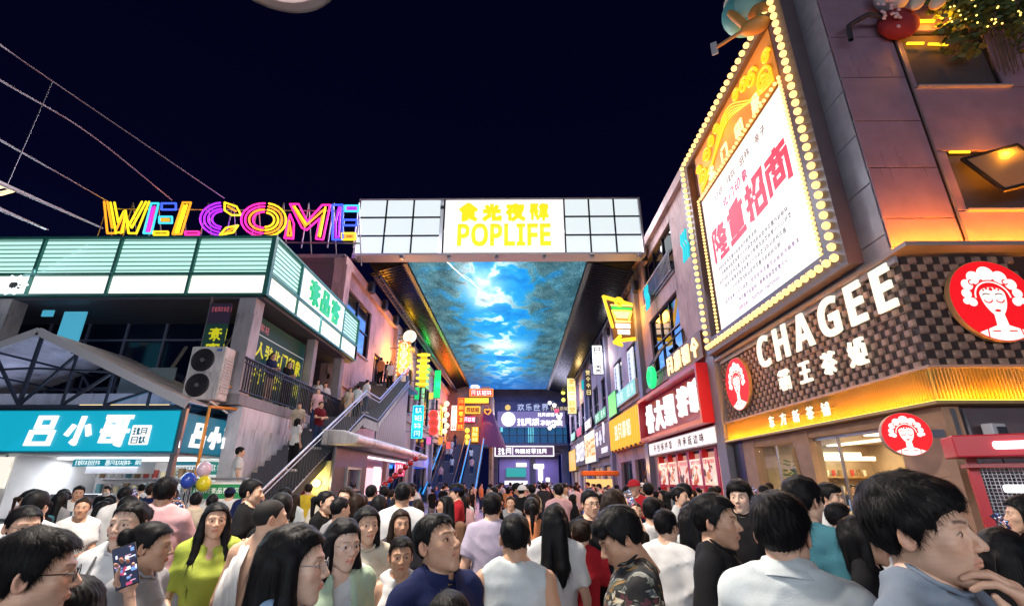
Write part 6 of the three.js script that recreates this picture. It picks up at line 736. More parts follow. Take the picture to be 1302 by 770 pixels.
// ---------------------------------------------------------------- people: distance fields meshed by surface nets
const smin = (a, b, k) => { const h = Math.max(k - Math.abs(a - b), 0) / k; return Math.min(a, b) - h * h * k * 0.25; }, smax = (a, b, k) => -smin(-a, -b, k);
function cone(a, b, ra, rb) { // tapered capsule
  const [ax, ay, az] = a, dx = b[0] - ax, dy = b[1] - ay, dz = b[2] - az, q = 1 / (dx * dx + dy * dy + dz * dz || 1);
  return (x, y, z) => { const px = x - ax, py = y - ay, pz = z - az, t = Math.min(1, Math.max(0, (px * dx + py * dy + pz * dz) * q)), ex = px - dx * t, ey = py - dy * t, ez = pz - dz * t; return Math.sqrt(ex * ex + ey * ey + ez * ez) - ra - (rb - ra) * t; };
}
const ell = (cx, cy, cz, rx, ry, rz) => { const m = Math.min(rx, ry, rz); return (x, y, z) => { const a = (x - cx) / rx, b = (y - cy) / ry, c = (z - cz) / rz; return (Math.sqrt(a * a + b * b + c * c) - 1) * m; }; };
const join = (fs, k) => (x, y, z) => { let d = fs[0](x, y, z); for (let i = 1; i < fs.length; i++) d = smin(d, fs[i](x, y, z), k); return d; };
function net(f, lo, hi, c) {
  const nx = Math.ceil((hi[0] - lo[0]) / c) + 1, ny = Math.ceil((hi[1] - lo[1]) / c) + 1, nz = Math.ceil((hi[2] - lo[2]) / c) + 1, v = new Float32Array(nx * ny * nz), B = 4, reach = c * B * 1.9;
  for (let bz = 0; bz < nz; bz += B) for (let by = 0; by < ny; by += B) for (let bx = 0; bx < nx; bx += B) {
    const m = f(lo[0] + (bx + 1.5) * c, lo[1] + (by + 1.5) * c, lo[2] + (bz + 1.5) * c), far = Math.abs(m) > reach;
    for (let k = bz; k < Math.min(nz, bz + B); k++) for (let j = by; j < Math.min(ny, by + B); j++) for (let i = bx; i < Math.min(nx, bx + B); i++) v[(k * ny + j) * nx + i] = far ? m : f(lo[0] + i * c, lo[1] + j * c, lo[2] + k * c);
  }
  const id = new Int32Array(nx * ny * nz).fill(-1), pos = [], idx = [], at = (i, j, k) => (k * ny + j) * nx + i;
  for (let k = 0; k < nz - 1; k++) for (let j = 0; j < ny - 1; j++) for (let i = 0; i < nx - 1; i++) {
    let mask = 0; for (let n = 0; n < 8; n++) if (v[at(i + (n & 1), j + ((n >> 1) & 1), k + (n >> 2))] < 0) mask |= 1 << n;
    if (mask === 0 || mask === 255) continue;
    let sx = 0, sy = 0, sz = 0, m = 0;
    for (let n = 0; n < 8; n++) for (let b = 0; b < 3; b++) if (!(n & (1 << b))) { const o = n | (1 << b); if (((mask >> n) & 1) === ((mask >> o) & 1)) continue; const va = v[at(i + (n & 1), j + ((n >> 1) & 1), k + (n >> 2))], vb = v[at(i + (o & 1), j + ((o >> 1) & 1), k + (o >> 2))], t = va / (va - vb); sx += (n & 1) + (b === 0 ? t : 0); sy += ((n >> 1) & 1) + (b === 1 ? t : 0); sz += (n >> 2) + (b === 2 ? t : 0); m++; }
    id[at(i, j, k)] = pos.length / 3; pos.push(lo[0] + (i + sx / m) * c, lo[1] + (j + sy / m) * c, lo[2] + (k + sz / m) * c);
  }
  const quad = (a, b, c2, d, flip) => { if (a < 0 || b < 0 || c2 < 0 || d < 0) return; if (flip) idx.push(a, c2, b, a, d, c2); else idx.push(a, b, c2, a, c2, d); };
  for (let k = 1; k < nz - 1; k++) for (let j = 1; j < ny - 1; j++) for (let i = 1; i < nx - 1; i++) {
    const s = v[at(i, j, k)] < 0;
    if (s !== v[at(i + 1, j, k)] < 0) quad(id[at(i, j - 1, k - 1)], id[at(i, j, k - 1)], id[at(i, j, k)], id[at(i, j - 1, k)], !s);
    if (s !== v[at(i, j + 1, k)] < 0) quad(id[at(i - 1, j, k - 1)], id[at(i - 1, j, k)], id[at(i, j, k)], id[at(i, j, k - 1)], !s);
    if (s !== v[at(i, j, k + 1)] < 0) quad(id[at(i - 1, j - 1, k)], id[at(i, j - 1, k)], id[at(i, j, k)], id[at(i - 1, j, k)], !s);
  }
  const g = new THREE.BufferGeometry(); g.setAttribute('position', new THREE.BufferAttribute(new Float32Array(pos), 3)); g.setIndex(idx); g.computeVertexNormals();
  return g;
}
function addUV(g, s = 1) { const p = g.attributes.position, uv = new Float32Array(p.count * 2); for (let i = 0; i < p.count; i++) uv.set([(p.getX(i) + p.getZ(i) * 0.7) * s, p.getY(i) * s], i * 2); g.setAttribute('uv', new THREE.BufferAttribute(uv, 2)); return g; }
function tint(g, fn) { const p = g.attributes.position, c = new Float32Array(p.count * 3); for (let i = 0; i < p.count; i++) c.set(fn(p.getX(i), p.getY(i), p.getZ(i)), i * 3); g.setAttribute('color', new THREE.BufferAttribute(c, 3)); return g; }

// ---- head, in its own axes: origin midway between the ears, face towards +z, crown at y .112, chin at -.118
function headField(k) { // k: F, M or K (child)
  const f = k === 'M' ? 0 : 1, ch = k === 'K' ? 1 : 0;
  const skull = ell(0, 0.03, -0.012, 0.073, 0.083, 0.094), face = ell(0, -0.03, 0.026, 0.061 - 0.002 * f, 0.078, 0.063), jaw = join([cone([0.043 - 0.006 * f, -0.058, 0.008], [0.013, -0.1, 0.064], 0.02, 0.015), cone([-0.043 + 0.006 * f, -0.058, 0.008], [-0.013, -0.1, 0.064], 0.02, 0.015)], 0.02), chin = ell(0, -0.1, 0.071, 0.018 - 0.004 * f, 0.016, 0.016), muzzle = ell(0, -0.055, 0.062, 0.031, 0.034, 0.026);
  const cheek = [ell(0.038, -0.02, 0.06, 0.022, 0.02, 0.018), ell(-0.038, -0.02, 0.06, 0.022, 0.02, 0.018)], brow = [cone([0.012, 0.024, 0.083], [0.044, 0.022, 0.066], 0.011 - 0.003 * f, 0.009), cone([-0.012, 0.024, 0.083], [-0.044, 0.022, 0.066], 0.011 - 0.003 * f, 0.009)];
  const nose = cone([0, 0.012, 0.085], [0, -0.027, 0.109 - 0.003 * f - 0.004 * ch], 0.0075, 0.0105), wing = [ell(0.011, -0.032, 0.098 - 0.003 * ch, 0.0085, 0.0075, 0.01), ell(-0.011, -0.032, 0.098 - 0.003 * ch, 0.0085, 0.0075, 0.01)];
  const lipU = join([cone([0, -0.0555, 0.0945], [0.02, -0.0585, 0.0835], 0.0052, 0.003), cone([0, -0.0555, 0.0945], [-0.02, -0.0585, 0.0835], 0.0052, 0.003)], 0.004), lipL = join([cone([0, -0.0655, 0.0925], [0.016, -0.063, 0.0845], 0.0062, 0.003), cone([0, -0.0655, 0.0925], [-0.016, -0.063, 0.0845], 0.0062, 0.003)], 0.004);
  const socket = [ell(0.031, 0.003, 0.098, 0.021, 0.0125, 0.021), ell(-0.031, 0.003, 0.098, 0.021, 0.0125, 0.021)], ball = [ell(0.031, 0.001, 0.0715, 0.0155, 0.0125, 0.0135), ell(-0.031, 0.001, 0.0715, 0.0155, 0.0125, 0.0135)];
  const ear = (x, y, z) => { const ax = Math.abs(x) - 0.0745 - 0.35 * Math.max(0, -(z + 0.004)), ey = y + 0.006, ez = z + 0.012; const o = (Math.sqrt((ax / 0.008) ** 2 + (ey / 0.031) ** 2 + (ez / 0.018) ** 2) - 1) * 0.008, i = (Math.sqrt(((ax - 0.007) / 0.008) ** 2 + ((ey - 0.004) / 0.021) ** 2 + ((ez - 0.003) / 0.0105) ** 2) - 1) * 0.008; return smax(o, -i, 0.004); };
  const neck = cone([0, -0.06, -0.02], [0, -0.19, -0.03], k === 'M' ? 0.053 : 0.043, k === 'M' ? 0.058 : 0.046);
  return (x, y, z) => {
    let d = smin(skull(x, y, z), face(x, y, z), 0.03); d = smin(d, jaw(x, y, z), 0.022); d = smin(d, chin(x, y, z), 0.014); d = smin(d, neck(x, y, z), 0.024);
    if (z > 0.02) { d = smin(d, muzzle(x, y, z), 0.022); for (let i = 0; i < 2; i++) { d = smin(d, cheek[i](x, y, z), 0.02); d = smin(d, brow[i](x, y, z), 0.012); d = smax(d, -socket[i](x, y, z), 0.012); d = smin(d, ball[i](x, y, z), 0.003); } d = smin(d, nose(x, y, z), 0.009); d = smin(d, smin(wing[0](x, y, z), wing[1](x, y, z), 0.002), 0.005); d = smin(d, lipU(x, y, z), 0.005); d = smin(d, lipL(x, y, z), 0.005); const m = cone([-0.021, -0.0605, 0.0935], [0.021, -0.0605, 0.0935], 0.0016, 0.0016)(x, y, z); d = smax(d, -m, 0.002); }
    return smin(d, ear(x, y, z), 0.005);
  };
}
function paintHead(k) { // lips, brows, lashes, eyes: colours of the skin itself
  const f = k === 'M' ? 0 : 1, dark = [0.06, 0.05, 0.05];
  return (x, y, z) => {
    let c = [1, 1, 1]; const mixTo = (t, q) => { c = c.map((v, i) => lerp(v, q[i], t)); }, ax = Math.abs(x);
    if (z > 0.05) {
      mixTo(0.3 * sstep(0.03, 0.012, Math.hypot(ax - 0.04, y + 0.026)), [1, 0.75, 0.72]); mixTo(0.25 * sstep(0.018, 0.006, Math.hypot(ax - 0.006, y + 0.032)), [1, 0.72, 0.66]);
      const lip = Math.max(ax / 0.024, Math.abs(y + 0.0605) / 0.0105); mixTo((0.45 + 0.2 * f) * sstep(1.1, 0.7, lip), [1, 0.5, 0.47]); mixTo(0.8 * sstep(0.0016, 0.0004, Math.abs(y + 0.0605 + 0.002 * (ax / 0.02) ** 2)) * sstep(0.024, 0.02, ax), [0.35, 0.12, 0.1]);
      const by = y - 0.0235 - 0.004 * Math.sin(clamp((ax - 0.012) / 0.036) * 2.6); mixTo((0.8 - 0.1 * f) * sstep(0.0055 - 0.0015 * f, 0.002, Math.abs(by)) * sstep(0.009, 0.014, ax) * sstep(0.05, 0.043, ax), dark);
      const ex = (ax - 0.031) / 0.0145, lid = 0.0058 * (1 - ex * ex); if (Math.abs(ex) < 1.1) { const ey = y - 0.0008; if (Math.abs(ex) < 1 && Math.abs(ey) < lid) mixTo(1, Math.abs(ex) < 0.4 ? dark : [1.25, 1.3, 1.4]); mixTo(0.85 * sstep(0.0022, 0.0006, Math.abs(ey - lid)), dark); mixTo(0.35 * sstep(0.0016, 0.0004, Math.abs(ey + lid)), dark); }
    }
    if (ax > 0.07 && Math.abs(y) < 0.04) mixTo(0.35, [1, 0.68, 0.62]);
    const mo = 0.04 * Math.sin(190 * x + 3 * Math.sin(150 * y)) * Math.sin(170 * y + 2) + 0.05 * (perm[Math.abs(Math.floor(x * 911 + y * 5227 + z * 3989)) % perm.length] - 0.5); c = [c[0] * (1 + mo), c[1] * (1 + 1.4 * mo), c[2] * (1 + 1.5 * mo)];
    if (k === 'M' && y < -0.035 && z > 0.0) { const st = 0.22 * sstep(-0.035, -0.06, y) * sstep(0.13, 0.02, Math.abs(y + 0.075)); mixTo(st, [0.55, 0.56, 0.6]); }
    return c;
  };
}
// ---- hair styles in head axes
const wave3 = (x, y, z, s) => Math.sin(x * 61 + s + 2 * Math.sin(y * 37 + s)) * Math.sin(y * 53 + 1.3 * s) * Math.sin(z * 57 + 0.7 * s);
function hairline(az, st) { const P = st === 'long' || st === 'tied' || st === 'bob' || st === 'pony' ? [[0, 0.07], [0.7, 0.062], [1.05, 0.035], [1.3, 0.0], [1.6, -0.02], [1.9, -0.04], [2.2, -0.075], [3.15, -0.1]] : [[0, 0.068], [0.6, 0.066], [0.95, 0.05], [1.2, 0.012], [1.42, -0.028], [1.62, 0.0], [1.85, 0.018], [2.05, -0.03], [2.4, -0.066], [3.15, -0.082]]; for (let i = 0; i + 1 < P.length; i++) if (az <= P[i + 1][0]) { const t = (az - P[i][0]) / (P[i + 1][0] - P[i][0]); return lerp(P[i][1], P[i + 1][1], t); } return P.at(-1)[1]; }
function hairField(st, seed = 0) {
  const skull = ell(0, 0.03, -0.012, 0.073, 0.083, 0.094), buzz = st === 'buzz', extra = [];
  const top = { short: 0.02, fringe: 0.026, buzz: 0.005, crop: 0.014, long: 0.017, tied: 0.01, bob: 0.018, pony: 0.012, mop: 0.032 }[st] ?? 0.018, sideT = { short: 0.011, fringe: 0.016, buzz: 0.004, crop: 0.005, long: 0.014, tied: 0.008, bob: 0.02, pony: 0.008, mop: 0.024 }[st] ?? 0.01;
  if (st === 'long') for (const s of [-1, 1]) extra.push(cone([s * 0.07, 0.03, 0.0], [s * 0.086, -0.1, 0.004], 0.028, 0.03), cone([s * 0.086, -0.1, 0.004], [s * 0.1, -0.26, 0.03], 0.03, 0.03), cone([s * 0.1, -0.26, 0.03], [s * 0.1, -0.4, 0.055], 0.03, 0.012), cone([s * 0.035, 0.0, -0.07], [s * 0.05, -0.28, -0.095], 0.055, 0.052), cone([s * 0.05, -0.28, -0.095], [s * 0.045, -0.42, -0.095], 0.052, 0.02));
  if (st === 'bob') for (const s of [-1, 1]) extra.push(cone([s * 0.07, 0.02, 0.0], [s * 0.08, -0.12, 0.01], 0.028, 0.024), cone([s * 0.035, 0.0, -0.07], [s * 0.04, -0.13, -0.06], 0.055, 0.05));
  if (st === 'tied') extra.push(ell(0, 0.04, -0.125, 0.042, 0.045, 0.038)); if (st === 'pony') extra.push(cone([0, 0.05, -0.1], [0, 0.03, -0.15], 0.02, 0.03), cone([0, 0.03, -0.15], [0, -0.22, -0.145], 0.032, 0.012));
  if (st === 'fringe') extra.push(cone([-0.05, 0.066, 0.056], [0.045, 0.056, 0.07], 0.022, 0.018), cone([-0.02, 0.085, 0.055], [0.02, 0.085, 0.06], 0.028, 0.028), cone([-0.058, 0.05, 0.04], [-0.063, 0.02, 0.035], 0.018, 0.01)); if (st === 'mop') extra.push(cone([-0.05, 0.075, 0.06], [0.05, 0.072, 0.065], 0.03, 0.03));
  return (x, y, z) => {
    const az = Math.atan2(Math.abs(x), z + 0.005), h = clamp((y - 0.0) / 0.1), t = sideT + (top - sideT) * h * h + (buzz ? 0 : 0.004 * wave3(x, y, z, seed) + 0.0016 * Math.sin(Math.atan2(x, z - 0.03) * 46 + 6 * y * 20 + 3 * Math.sin(y * 60 + seed)));
    let d = smax(skull(x, y, z) - t, hairline(az, st) - y, 0.006); for (const e of extra) d = smin(d, e(x, y, z) + 0.003 * wave3(x * 0.9, y * 0.25, z * 0.9, seed) + 0.0018 * Math.sin(Math.atan2(x, z + 0.04) * 52 + 2 * Math.sin(y * 21)), 0.02);
    return d;
  };
}
function strands(g, st, n, seed) { // thin ribbons that follow the hair's surface
  const r = rng(seed), p = g.attributes.position, q = g.attributes.normal, pos = [], idx = [], long = st === 'long' || st === 'bob' || st === 'pony', a = V(0, 0, 0), d = V(0, 0, 0), nn = V(0, 0, 0), w = V(0, 0, 0);
  for (let i = 0; i < n; i++) {
    const k = Math.floor(r() * p.count); a.fromBufferAttribute(p, k); nn.fromBufferAttribute(q, k); if (nn.y < -0.6) continue;
    const L = (long && a.y < 0.03 ? 0.09 : 0.026) * (0.6 + 0.8 * r()), base = pos.length / 3, S = 4, wd = n > 4000 ? 0.0005 + 0.0004 * r() : 0.0009 + 0.0006 * r();
    if (long && a.y < 0.03) d.set(0.15 * (r() - 0.5), -1, 0.15 * (r() - 0.5)); else d.set(a.x * 6 + 0.6 * (r() - 0.5), -0.35 - (0.11 - a.y) * 5, (a.z + (st === 'fringe' || st === 'short' ? 0.07 : 0.02)) * 6 + 0.6 * (r() - 0.5));
    d.addScaledVector(nn, -d.dot(nn)).normalize(); w.crossVectors(d, nn).normalize();
    for (let s = 0; s <= S; s++) { const t = s / S, lift = 0.0008 + (long ? 0.002 : 0.0045) * t * r(), e = L * t, bend = -e * e * (long && a.y < 0.03 ? 0.3 : 5); const cx = a.x + d.x * e + nn.x * (lift + bend), cy = a.y + d.y * e + nn.y * (lift + bend) - (long ? 0 : e * e * 2), cz = a.z + d.z * e + nn.z * (lift + bend), h = wd * (1 - 0.85 * t); pos.push(cx - w.x * h, cy - w.y * h, cz - w.z * h, cx + w.x * h, cy + w.y * h, cz + w.z * h); if (s) { const b = base + s * 2; idx.push(b - 2, b - 1, b, b - 1, b + 1, b); } }
  }
  const o = new THREE.BufferGeometry(); o.setAttribute('position', new THREE.BufferAttribute(new Float32Array(pos), 3)); o.setIndex(idx); o.computeVertexNormals(); return o;
}
// ---- hand: wrist at the origin, fingers along +y, palm towards +z, thumb on the side of +x; curl 0 open .. 1 closed
function handField(curl, thumbIn = 0.4) {
  const fs = [join([cone([0.022, 0.02, 0], [0.026, 0.088, 0], 0.014, 0.0125), cone([0, 0.015, -0.002], [0.004, 0.092, -0.003], 0.016, 0.013), cone([-0.022, 0.02, 0], [-0.024, 0.082, 0], 0.014, 0.0115), cone([0, -0.03, 0], [0, 0.02, 0], 0.024, 0.022)], 0.016)];
  [[0.028, 0.088, 0.04, 0.026, 0.02, 1], [0.009, 0.094, 0.045, 0.029, 0.021, 0.95], [-0.01, 0.09, 0.041, 0.027, 0.02, 1.03], [-0.027, 0.08, 0.032, 0.02, 0.018, 1.12]].forEach(([x, y, a, b, c, m], i) => {
    let p = [x, y, 0], ang = 0; const sp = (1.5 - i) * 0.05; [a, b, c].forEach((L, j) => { ang += curl * m * [1.15, 1.45, 0.9][j]; const q = [p[0] + sp * L, p[1] + L * Math.cos(ang), p[2] + L * Math.sin(ang)]; fs.push(cone(p, q, [0.0098, 0.0088, 0.008][j] * (i === 3 ? 0.9 : 1), [0.0088, 0.008, 0.0068][j] * (i === 3 ? 0.9 : 1))); p = q; });
  });
  const th = thumbIn, t0 = [0.024, 0.02, 0.008], t1 = [0.05 - 0.012 * th, 0.05, 0.02 + 0.014 * th], t2 = [0.056 - 0.034 * th, 0.082, 0.026 + 0.024 * th], t3 = [0.058 - 0.05 * th, 0.104, 0.03 + 0.024 * th];
  const tb = join([cone(t0, t1, 0.015, 0.0112), cone(t1, t2, 0.0108, 0.0096), cone(t2, t3, 0.0094, 0.0078)], 0.008);
  return (x, y, z) => { let d = fs[0](x, y, z); let e = 9; for (let i = 1; i < fs.length; i++) e = Math.min(e, fs[i](x, y, z)); return smin(smin(d, e, 0.008), tb(x, y, z), 0.006); };
}
const cache = new Map(), once = (k, fn) => { if (!cache.has(k)) cache.set(k, fn()); return cache.get(k); };
const HEADC = [0.0033, 0.0052, 0.0105, 0.021], HAIRC = [0.005, 0.0075, 0.014, 0.024], BODYC = [0.015, 0.02, 0.034, 0.055], HANDC = [0.0034, 0.0052, 0.0105, 0.018];
const headGeo = (k, lod) => once('h' + k + lod, () => tint(net(headField(k), [-0.1, -0.2, -0.13], [0.1, 0.135, 0.13], HEADC[lod]), paintHead(k)));
const hairGeo = (st, lod, seed) => once('H' + st + lod + seed, () => { const g = net(hairField(st, seed), [-0.17, st === 'long' || st === 'pony' ? -0.48 : -0.2, -0.22], [0.17, 0.17, 0.15], HAIRC[lod] * (st === 'long' ? 1.25 : 1)); if (lod > 1 || st === 'buzz') return g; const s = strands(g, st, lod ? (st === 'long' ? 3200 : 2000) : 8000, seed + 5); for (const q of [g, s]) { q.deleteAttribute('uv'); } return mergeGeometries([g, s]); });
const handGeo = (curl, th, lod) => once('a' + curl + th + lod, () => net(handField(curl, th), [-0.065, -0.06, -0.05], [0.085, 0.23, 0.14], HANDC[lod]));

const TORSO = {
  M: [[0.8, 0.145, 0.1, 0], [0.93, 0.15, 0.106, 0], [1.06, 0.135, 0.098, 0.004], [1.18, 0.143, 0.105, 0.008], [1.3, 0.158, 0.11, 0.004], [1.375, 0.15, 0.095, -0.006], [1.435, 0.1, 0.072, -0.014], [1.475, 0.058, 0.058, -0.014]],
  F: [[0.8, 0.145, 0.104, 0], [0.92, 0.15, 0.108, -0.004], [1.05, 0.11, 0.085, 0.003], [1.15, 0.116, 0.092, 0.01], [1.24, 0.126, 0.11, 0.016], [1.33, 0.126, 0.086, 0], [1.415, 0.085, 0.064, -0.012], [1.465, 0.048, 0.048, -0.013]],
};
TORSO.K = TORSO.M.map(([y, a, b, c]) => [y, a * 0.9, b * 0.95, c]);
function torsoField(k, ease = 0, straight = 0) { // straight: cloth hangs from the chest instead of following the waist
  const T = TORSO[k]; let wx = 0, wz = 0; const P = T.map((r) => r.slice()); if (straight) for (let i = 4; i >= 0; i--) { wx = Math.max(wx, P[i][1]); wz = Math.max(wz, P[i][2]); P[i][1] = lerp(P[i][1], wx * 1.04, straight); P[i][2] = lerp(P[i][2], wz, straight); }
  return (x, y, z) => { let i = 0; while (i < P.length - 2 && y > P[i + 1][0]) i++; const a = P[i], b = P[i + 1], t = sstep(a[0], b[0], y), rx = lerp(a[1], b[1], t) + ease, rz = lerp(a[2], b[2], t) + ease, zc = lerp(a[3], b[3], t), u = x / rx, w = (z - zc) / rz, p = Math.pow(Math.abs(u), 2.3) + Math.pow(Math.abs(w), 2.3); return Math.max((Math.pow(p, 1 / 2.3) - 1) * rz, P[0][0] - y, y - P.at(-1)[0]); };
}
// poses: elbow and wrist of the figure's own right (-x) and left (+x) arm, the way each palm faces, curl of the fingers
const POSE = {
  down: { e: [[-0.245, 1.12, -0.03], [0.245, 1.12, -0.03]], w: [[-0.25, 0.875, 0.05], [0.25, 0.875, 0.05]], n: [[1, 0, 0.2], [-1, 0, 0.2]], c: [0.3, 0.3] },
  loose: { e: [[-0.25, 1.12, -0.05], [0.25, 1.13, 0.0]], w: [[-0.24, 0.89, 0.08], [0.22, 0.93, 0.16]], n: [[1, 0, 0.2], [-1, 0, 0.2]], c: [0.35, 0.45] },
  phone2: { e: [[-0.24, 1.13, 0.04], [0.24, 1.13, 0.04]], w: [[-0.075, 1.13, 0.3], [0.075, 1.11, 0.28]], n: [[0.5, 0.8, -0.2], [-0.5, 0.8, -0.2]], c: [0.55, 0.6], hold: 'both' },
  phoneUp: { e: [[-0.27, 1.16, 0.14], [0.245, 1.12, -0.03]], w: [[-0.14, 1.38, 0.27], [0.25, 0.875, 0.05]], n: [[0.25, 0.1, -1], [-1, 0, 0.2]], c: [0.5, 0.3], hold: 'right' },
  phoneHigh: { e: [[-0.24, 1.34, 0.2], [0.245, 1.12, -0.03]], w: [[-0.12, 1.53, 0.36], [0.25, 0.875, 0.05]], n: [[0.25, 0.1, -1], [-1, 0, 0.2]], c: [0.5, 0.3], hold: 'right' },
  film: { e: [[-0.3, 1.36, 0.15], [0.245, 1.12, -0.03]], w: [[-0.23, 1.58, 0.27], [0.25, 0.875, 0.05]], n: [[0.25, 0.1, -1], [-1, 0, 0.2]], c: [0.5, 0.3], hold: 'right' },
  wave: { e: [[-0.245, 1.12, -0.03], [0.25, 1.12, 0.08]], w: [[-0.16, 1.0, 0.17], [0.24, 1.36, 0.2]], n: [[0.6, 0, -1], [-0.4, 0, 1]], c: [0.4, 0.35] },
  chin: { e: [[-0.245, 1.12, -0.03], [0.18, 1.17, 0.22]], w: [[-0.25, 0.875, 0.05], [0.065, 1.385, 0.165]], n: [[1, 0, 0.2], [-0.5, 0.1, -1]], c: [0.3, 0.5] },
  mouth: { e: [[-0.245, 1.12, -0.03], [0.25, 1.17, 0.15]], w: [[-0.25, 0.875, 0.05], [0.16, 1.36, 0.21]], n: [[1, 0, 0.2], [-0.7, 0.1, -0.6]], c: [0.3, 0.7] },
  fold: { e: [[-0.235, 1.12, 0.06], [0.235, 1.12, 0.06]], w: [[0.02, 1.13, 0.22], [-0.02, 1.09, 0.24]], n: [[0, -0.3, -1], [0, -0.3, -1]], c: [0.4, 0.4] },
};
function limbs(k, pose) {
  const m = k === 'M' ? 0.9 : k === 'F' ? 0.73 : 0.76, sw = k === 'M' ? 0.162 : k === 'F' ? 0.134 : 0.145, P = POSE[pose], q = k === 'M' ? 0.95 : 0.82, fs = { up: [], fore: [], leg: [] };
  for (let i = 0; i < 2; i++) { const s = i ? 1 : -1, S = [s * sw, 1.385, -0.012], E = [P.e[i][0] * q, P.e[i][1], P.e[i][2]], Wr = [P.w[i][0] * (Math.abs(P.w[i][0]) > 0.2 ? q : 1), P.w[i][1], P.w[i][2]]; fs.up.push({ a: S, b: E, r: [0.058 * m, 0.043 * m] }); fs.fore.push({ a: E, b: Wr, r: [0.043 * m, 0.028 * m] }); fs.leg.push([[s * 0.085, 0.87, 0], [s * 0.095, 0.48, 0.012], [s * 0.1, 0.075, -0.012], [s * 0.115, 0.035, 0.13]]); }
  return fs;
}
function bodyGeo(k, pose, lod) {
  return once('b' + k + pose + lod, () => {
    const L = limbs(k, pose), m = k === 'M' ? 1 : 0.88, T = torsoField(k), arms = [], legs = [];
    for (let i = 0; i < 2; i++) { arms.push(cone(L.up[i].a, L.up[i].b, ...L.up[i].r), cone(L.fore[i].a, L.fore[i].b, ...L.fore[i].r)); const [h, kn, an, to] = L.leg[i]; legs.push(cone(h, kn, 0.086, 0.056 * m), cone(kn, an, 0.056 * m, 0.04 * m), cone(an, to, 0.036, 0.03)); }
    const neck = cone([0, 1.43, -0.02], [0, 1.53, -0.006], k === 'M' ? 0.058 : 0.046, k === 'M' ? 0.053 : 0.043), trap = k === 'M' ? join([cone([0.05, 1.47, -0.03], [0.16, 1.405, -0.02], 0.03, 0.035), cone([-0.05, 1.47, -0.03], [-0.16, 1.405, -0.02], 0.03, 0.035)], 0.02) : join([cone([0.04, 1.455, -0.025], [0.13, 1.405, -0.02], 0.022, 0.028), cone([-0.04, 1.455, -0.025], [-0.13, 1.405, -0.02], 0.022, 0.028)], 0.02);
    const f = (x, y, z) => { let d = T(x, y, z); if (y > 0.8) { for (let i = 0; i < 4; i++) d = smin(d, arms[i](x, y, z), i % 2 ? 0.012 : 0.05); d = smin(d, neck(x, y, z), 0.03); d = smin(d, trap(x, y, z), 0.045); } else for (const a of arms) d = Math.min(d, a(x, y, z)); if (y < 1.0) { let e = 9; for (let i = 0; i < 6; i++) e = i < 3 ? smin(e, legs[i](x, y, z), 0.02) : e; let g = 9; for (let i = 3; i < 6; i++) g = smin(g, legs[i](x, y, z), 0.02); d = smin(d, Math.min(e, g), 0.04); } return d; };
    let hx = 0.3; for (const a of [...L.up, ...L.fore]) hx = Math.max(hx, Math.abs(a.a[0]) + 0.08, Math.abs(a.b[0]) + 0.06);
    return tint(net(f, [-hx, -0.02, -0.2], [hx, 1.58, 0.46], BODYC[lod]), () => [1, 1, 1]);
  });
}
function handMatrix(L, P, i) { const a = V(...L.fore[i].a), b = V(...L.fore[i].b), y = b.clone().sub(a).normalize(), z = V(...P.n[i]); if (P.h?.[i]) y.set(...P.h[i]).normalize(); z.addScaledVector(y, -z.dot(y)).normalize(); const x = V(0, 0, 0).crossVectors(y, z); return new THREE.Matrix4().makeBasis(x, y, z).setPosition(b.x + y.x * 0.02, b.y + y.y * 0.02, b.z + y.z * 0.02); }
